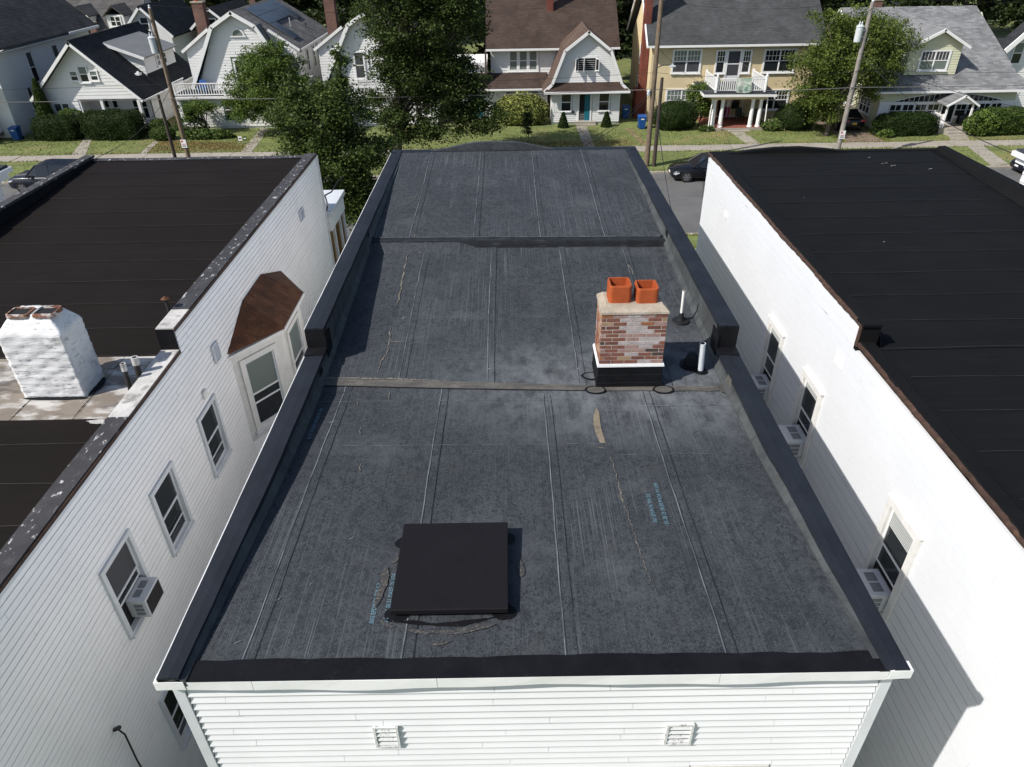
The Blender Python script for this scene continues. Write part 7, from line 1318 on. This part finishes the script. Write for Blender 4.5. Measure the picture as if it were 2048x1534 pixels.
# cloth over the balcony rail
M['cloth'] = mat('printed_green_cloth', (0.36, 0.44, 0.36), 0.9, 0.1, 3, [((0.62, 0.64, 0.58), 2.2, 0.5, 0.6, (1, 1, 1), 0.9), ((0.05, 0.16, 0.10), 3.1, 0.56, 0.64, (1, 1, 1), 0.8), ((0.45, 0.08, 0.08), 2.8, 0.62, 0.68, (1, 1, 1), 0.8)])
mb = MB(); mb.grid(lambda u, v: (16.75+1.15*u+.05*math.sin(v*3+u*4), 54.95-.06*math.sin(u*9)*v-.04*v, 3.78-.92*v*(1+.12*math.sin(u*3.1))), [i/14 for i in range(15)], [i/8 for i in range(9)]); o = mb.build('draped_cloth', M['cloth'], None, smooth=True); setp(o, 'printed green and white cloth hung over the yellow house balcony rail', 'cloth')
for x, l in ((-19.7, 'pale'), (-19.35, 'green')):
    t = thing('yard_sign', 'small %s yard sign on the dry lawn' % l, 'sign', (x, 53.4, .08), 'yard signs'); MB().box(x-.14, x+.14, 53.39, 53.41, .3, .62).build('panel', M['htrim' if l == 'pale' else 'hosta'], t); MB().box(x-.09, x+.09, 53.384, 53.388, .42, .5).build('sign_bar', M['darkmark' if l == 'pale' else 'htrim'], t)
    for s in (-.1, .1): MB().tube((x+s, 53.4, .05), (x+s, 53.4, .32), .008, n=4).build('stake', M['steel'], t)
t = thing('pinwheel', 'small blue and orange garden pinwheel at the left porch columns', 'pinwheel', (15.75, 54.7, .08)); MB().tube((15.75, 54.7, .05), (15.75, 54.7, .55), .01, n=5).build('stick', M['steel'], t)
for k in range(6):
    a = k*math.pi/3; MB().add([(15.75, 54.68, .55), (15.75+.16*math.cos(a), 54.66, .55+.16*math.sin(a)), (15.75+.12*math.cos(a+.6), 54.7, .55+.12*math.sin(a+.6))], [(0, 1, 2)]).build('vane', M['blue_plastic' if k % 2 else 'clay'], t)
t = thing('plant_pot', 'small terracotta pot on the corner of the right gambrel balcony', 'pot', (-15.3, 58.0, 3.5)); MB().lathe((-15.3, 58.0, 3.5), [(.12, 0), (.18, .22), (.19, .25), (.17, .25)], 12).build('pot_body', M['clay_old'], t); leaf_obj('plant', np.array([-15.3, 58.0, 3.85])+rng.normal(size=(60, 3))*.1, .06, M['hosta'], t)
# person standing in the yellow doorway
def person(x, y, z):
    me = bpy.data.meshes.new('person'); J = [(0, 0, .92), (0, 0, 1.12), (0, 0, 1.36), (0, -.01, 1.47), (0, -.03, 1.60), (0, -.03, 1.69),
        (-.10, 0, .90), (-.11, .01, .50), (-.11, .03, .08), (-.12, -.12, .04), (.10, 0, .90), (.11, -.01, .50), (.11, .03, .08), (.12, -.12, .04),
        (-.18, 0, 1.37), (-.24, .03, 1.12), (-.20, -.12, .95), (-.17, -.20, .93), (.18, 0, 1.37), (.25, .02, 1.12), (.14, -.17, 1.05), (.06, -.22, 1.08)]
    E_ = [(0, 1), (1, 2), (2, 3), (3, 4), (4, 5), (0, 6), (6, 7), (7, 8), (8, 9), (0, 10), (10, 11), (11, 12), (12, 13), (2, 14), (14, 15), (15, 16), (16, 17), (2, 18), (18, 19), (19, 20), (20, 21)]
    me.from_pydata([(a, b, c) for a, b, c in J], E_, []); o = bpy.data.objects.new('person', me); col.objects.link(o); o.location = (x, y, z); m = o.modifiers.new('skin', 'SKIN'); m.use_smooth_shade = True
    rad = [.15, .14, .155, .06, .095, .075, .095, .07, .045, .04, .095, .07, .045, .04, .07, .048, .036, .032, .07, .048, .036, .032]
    for v, r_ in zip(me.skin_vertices[0].data, rad): v.radius = (r_, r_*.85)
    me.skin_vertices[0].data[0].use_root = True; o.modifiers.new('sub', 'SUBSURF').levels = 2
    mm = bpy.data.materials.new('person_clothes'); mm.use_nodes = True; N = mm.node_tree.nodes; L2 = mm.node_tree.links; tc = N.new('ShaderNodeTexCoord'); s = N.new('ShaderNodeSeparateXYZ'); r_ = N.new('ShaderNodeValToRGB'); mp = N.new('ShaderNodeMath'); mp.operation = 'DIVIDE'; mp.inputs[1].default_value = 1.8
    L2.new(tc.outputs['Object'], s.inputs[0]); L2.new(s.outputs[2], mp.inputs[0]); L2.new(mp.outputs[0], r_.inputs[0]); L2.new(r_.outputs[0], N['Principled BSDF'].inputs['Base Color']); cr_ = r_.color_ramp; cr_.interpolation = 'CONSTANT'
    cr_.elements[0].color = (.05, .03, .025, 1); cr_.elements[1].position = .05; cr_.elements[1].color = (.38, .02, .14, 1)
    for p_, c_ in ((.50, (.72, .70, .68, 1)), (.80, (.16, .09, .065, 1)), (.91, (.015, .012, .012, 1))): e = cr_.elements.new(p_); e.color = c_
    me.materials.append(mm); setp(o, 'person in white top and magenta trousers standing in the yellow house doorway', 'person')
person(17.2, 57.75, .285)
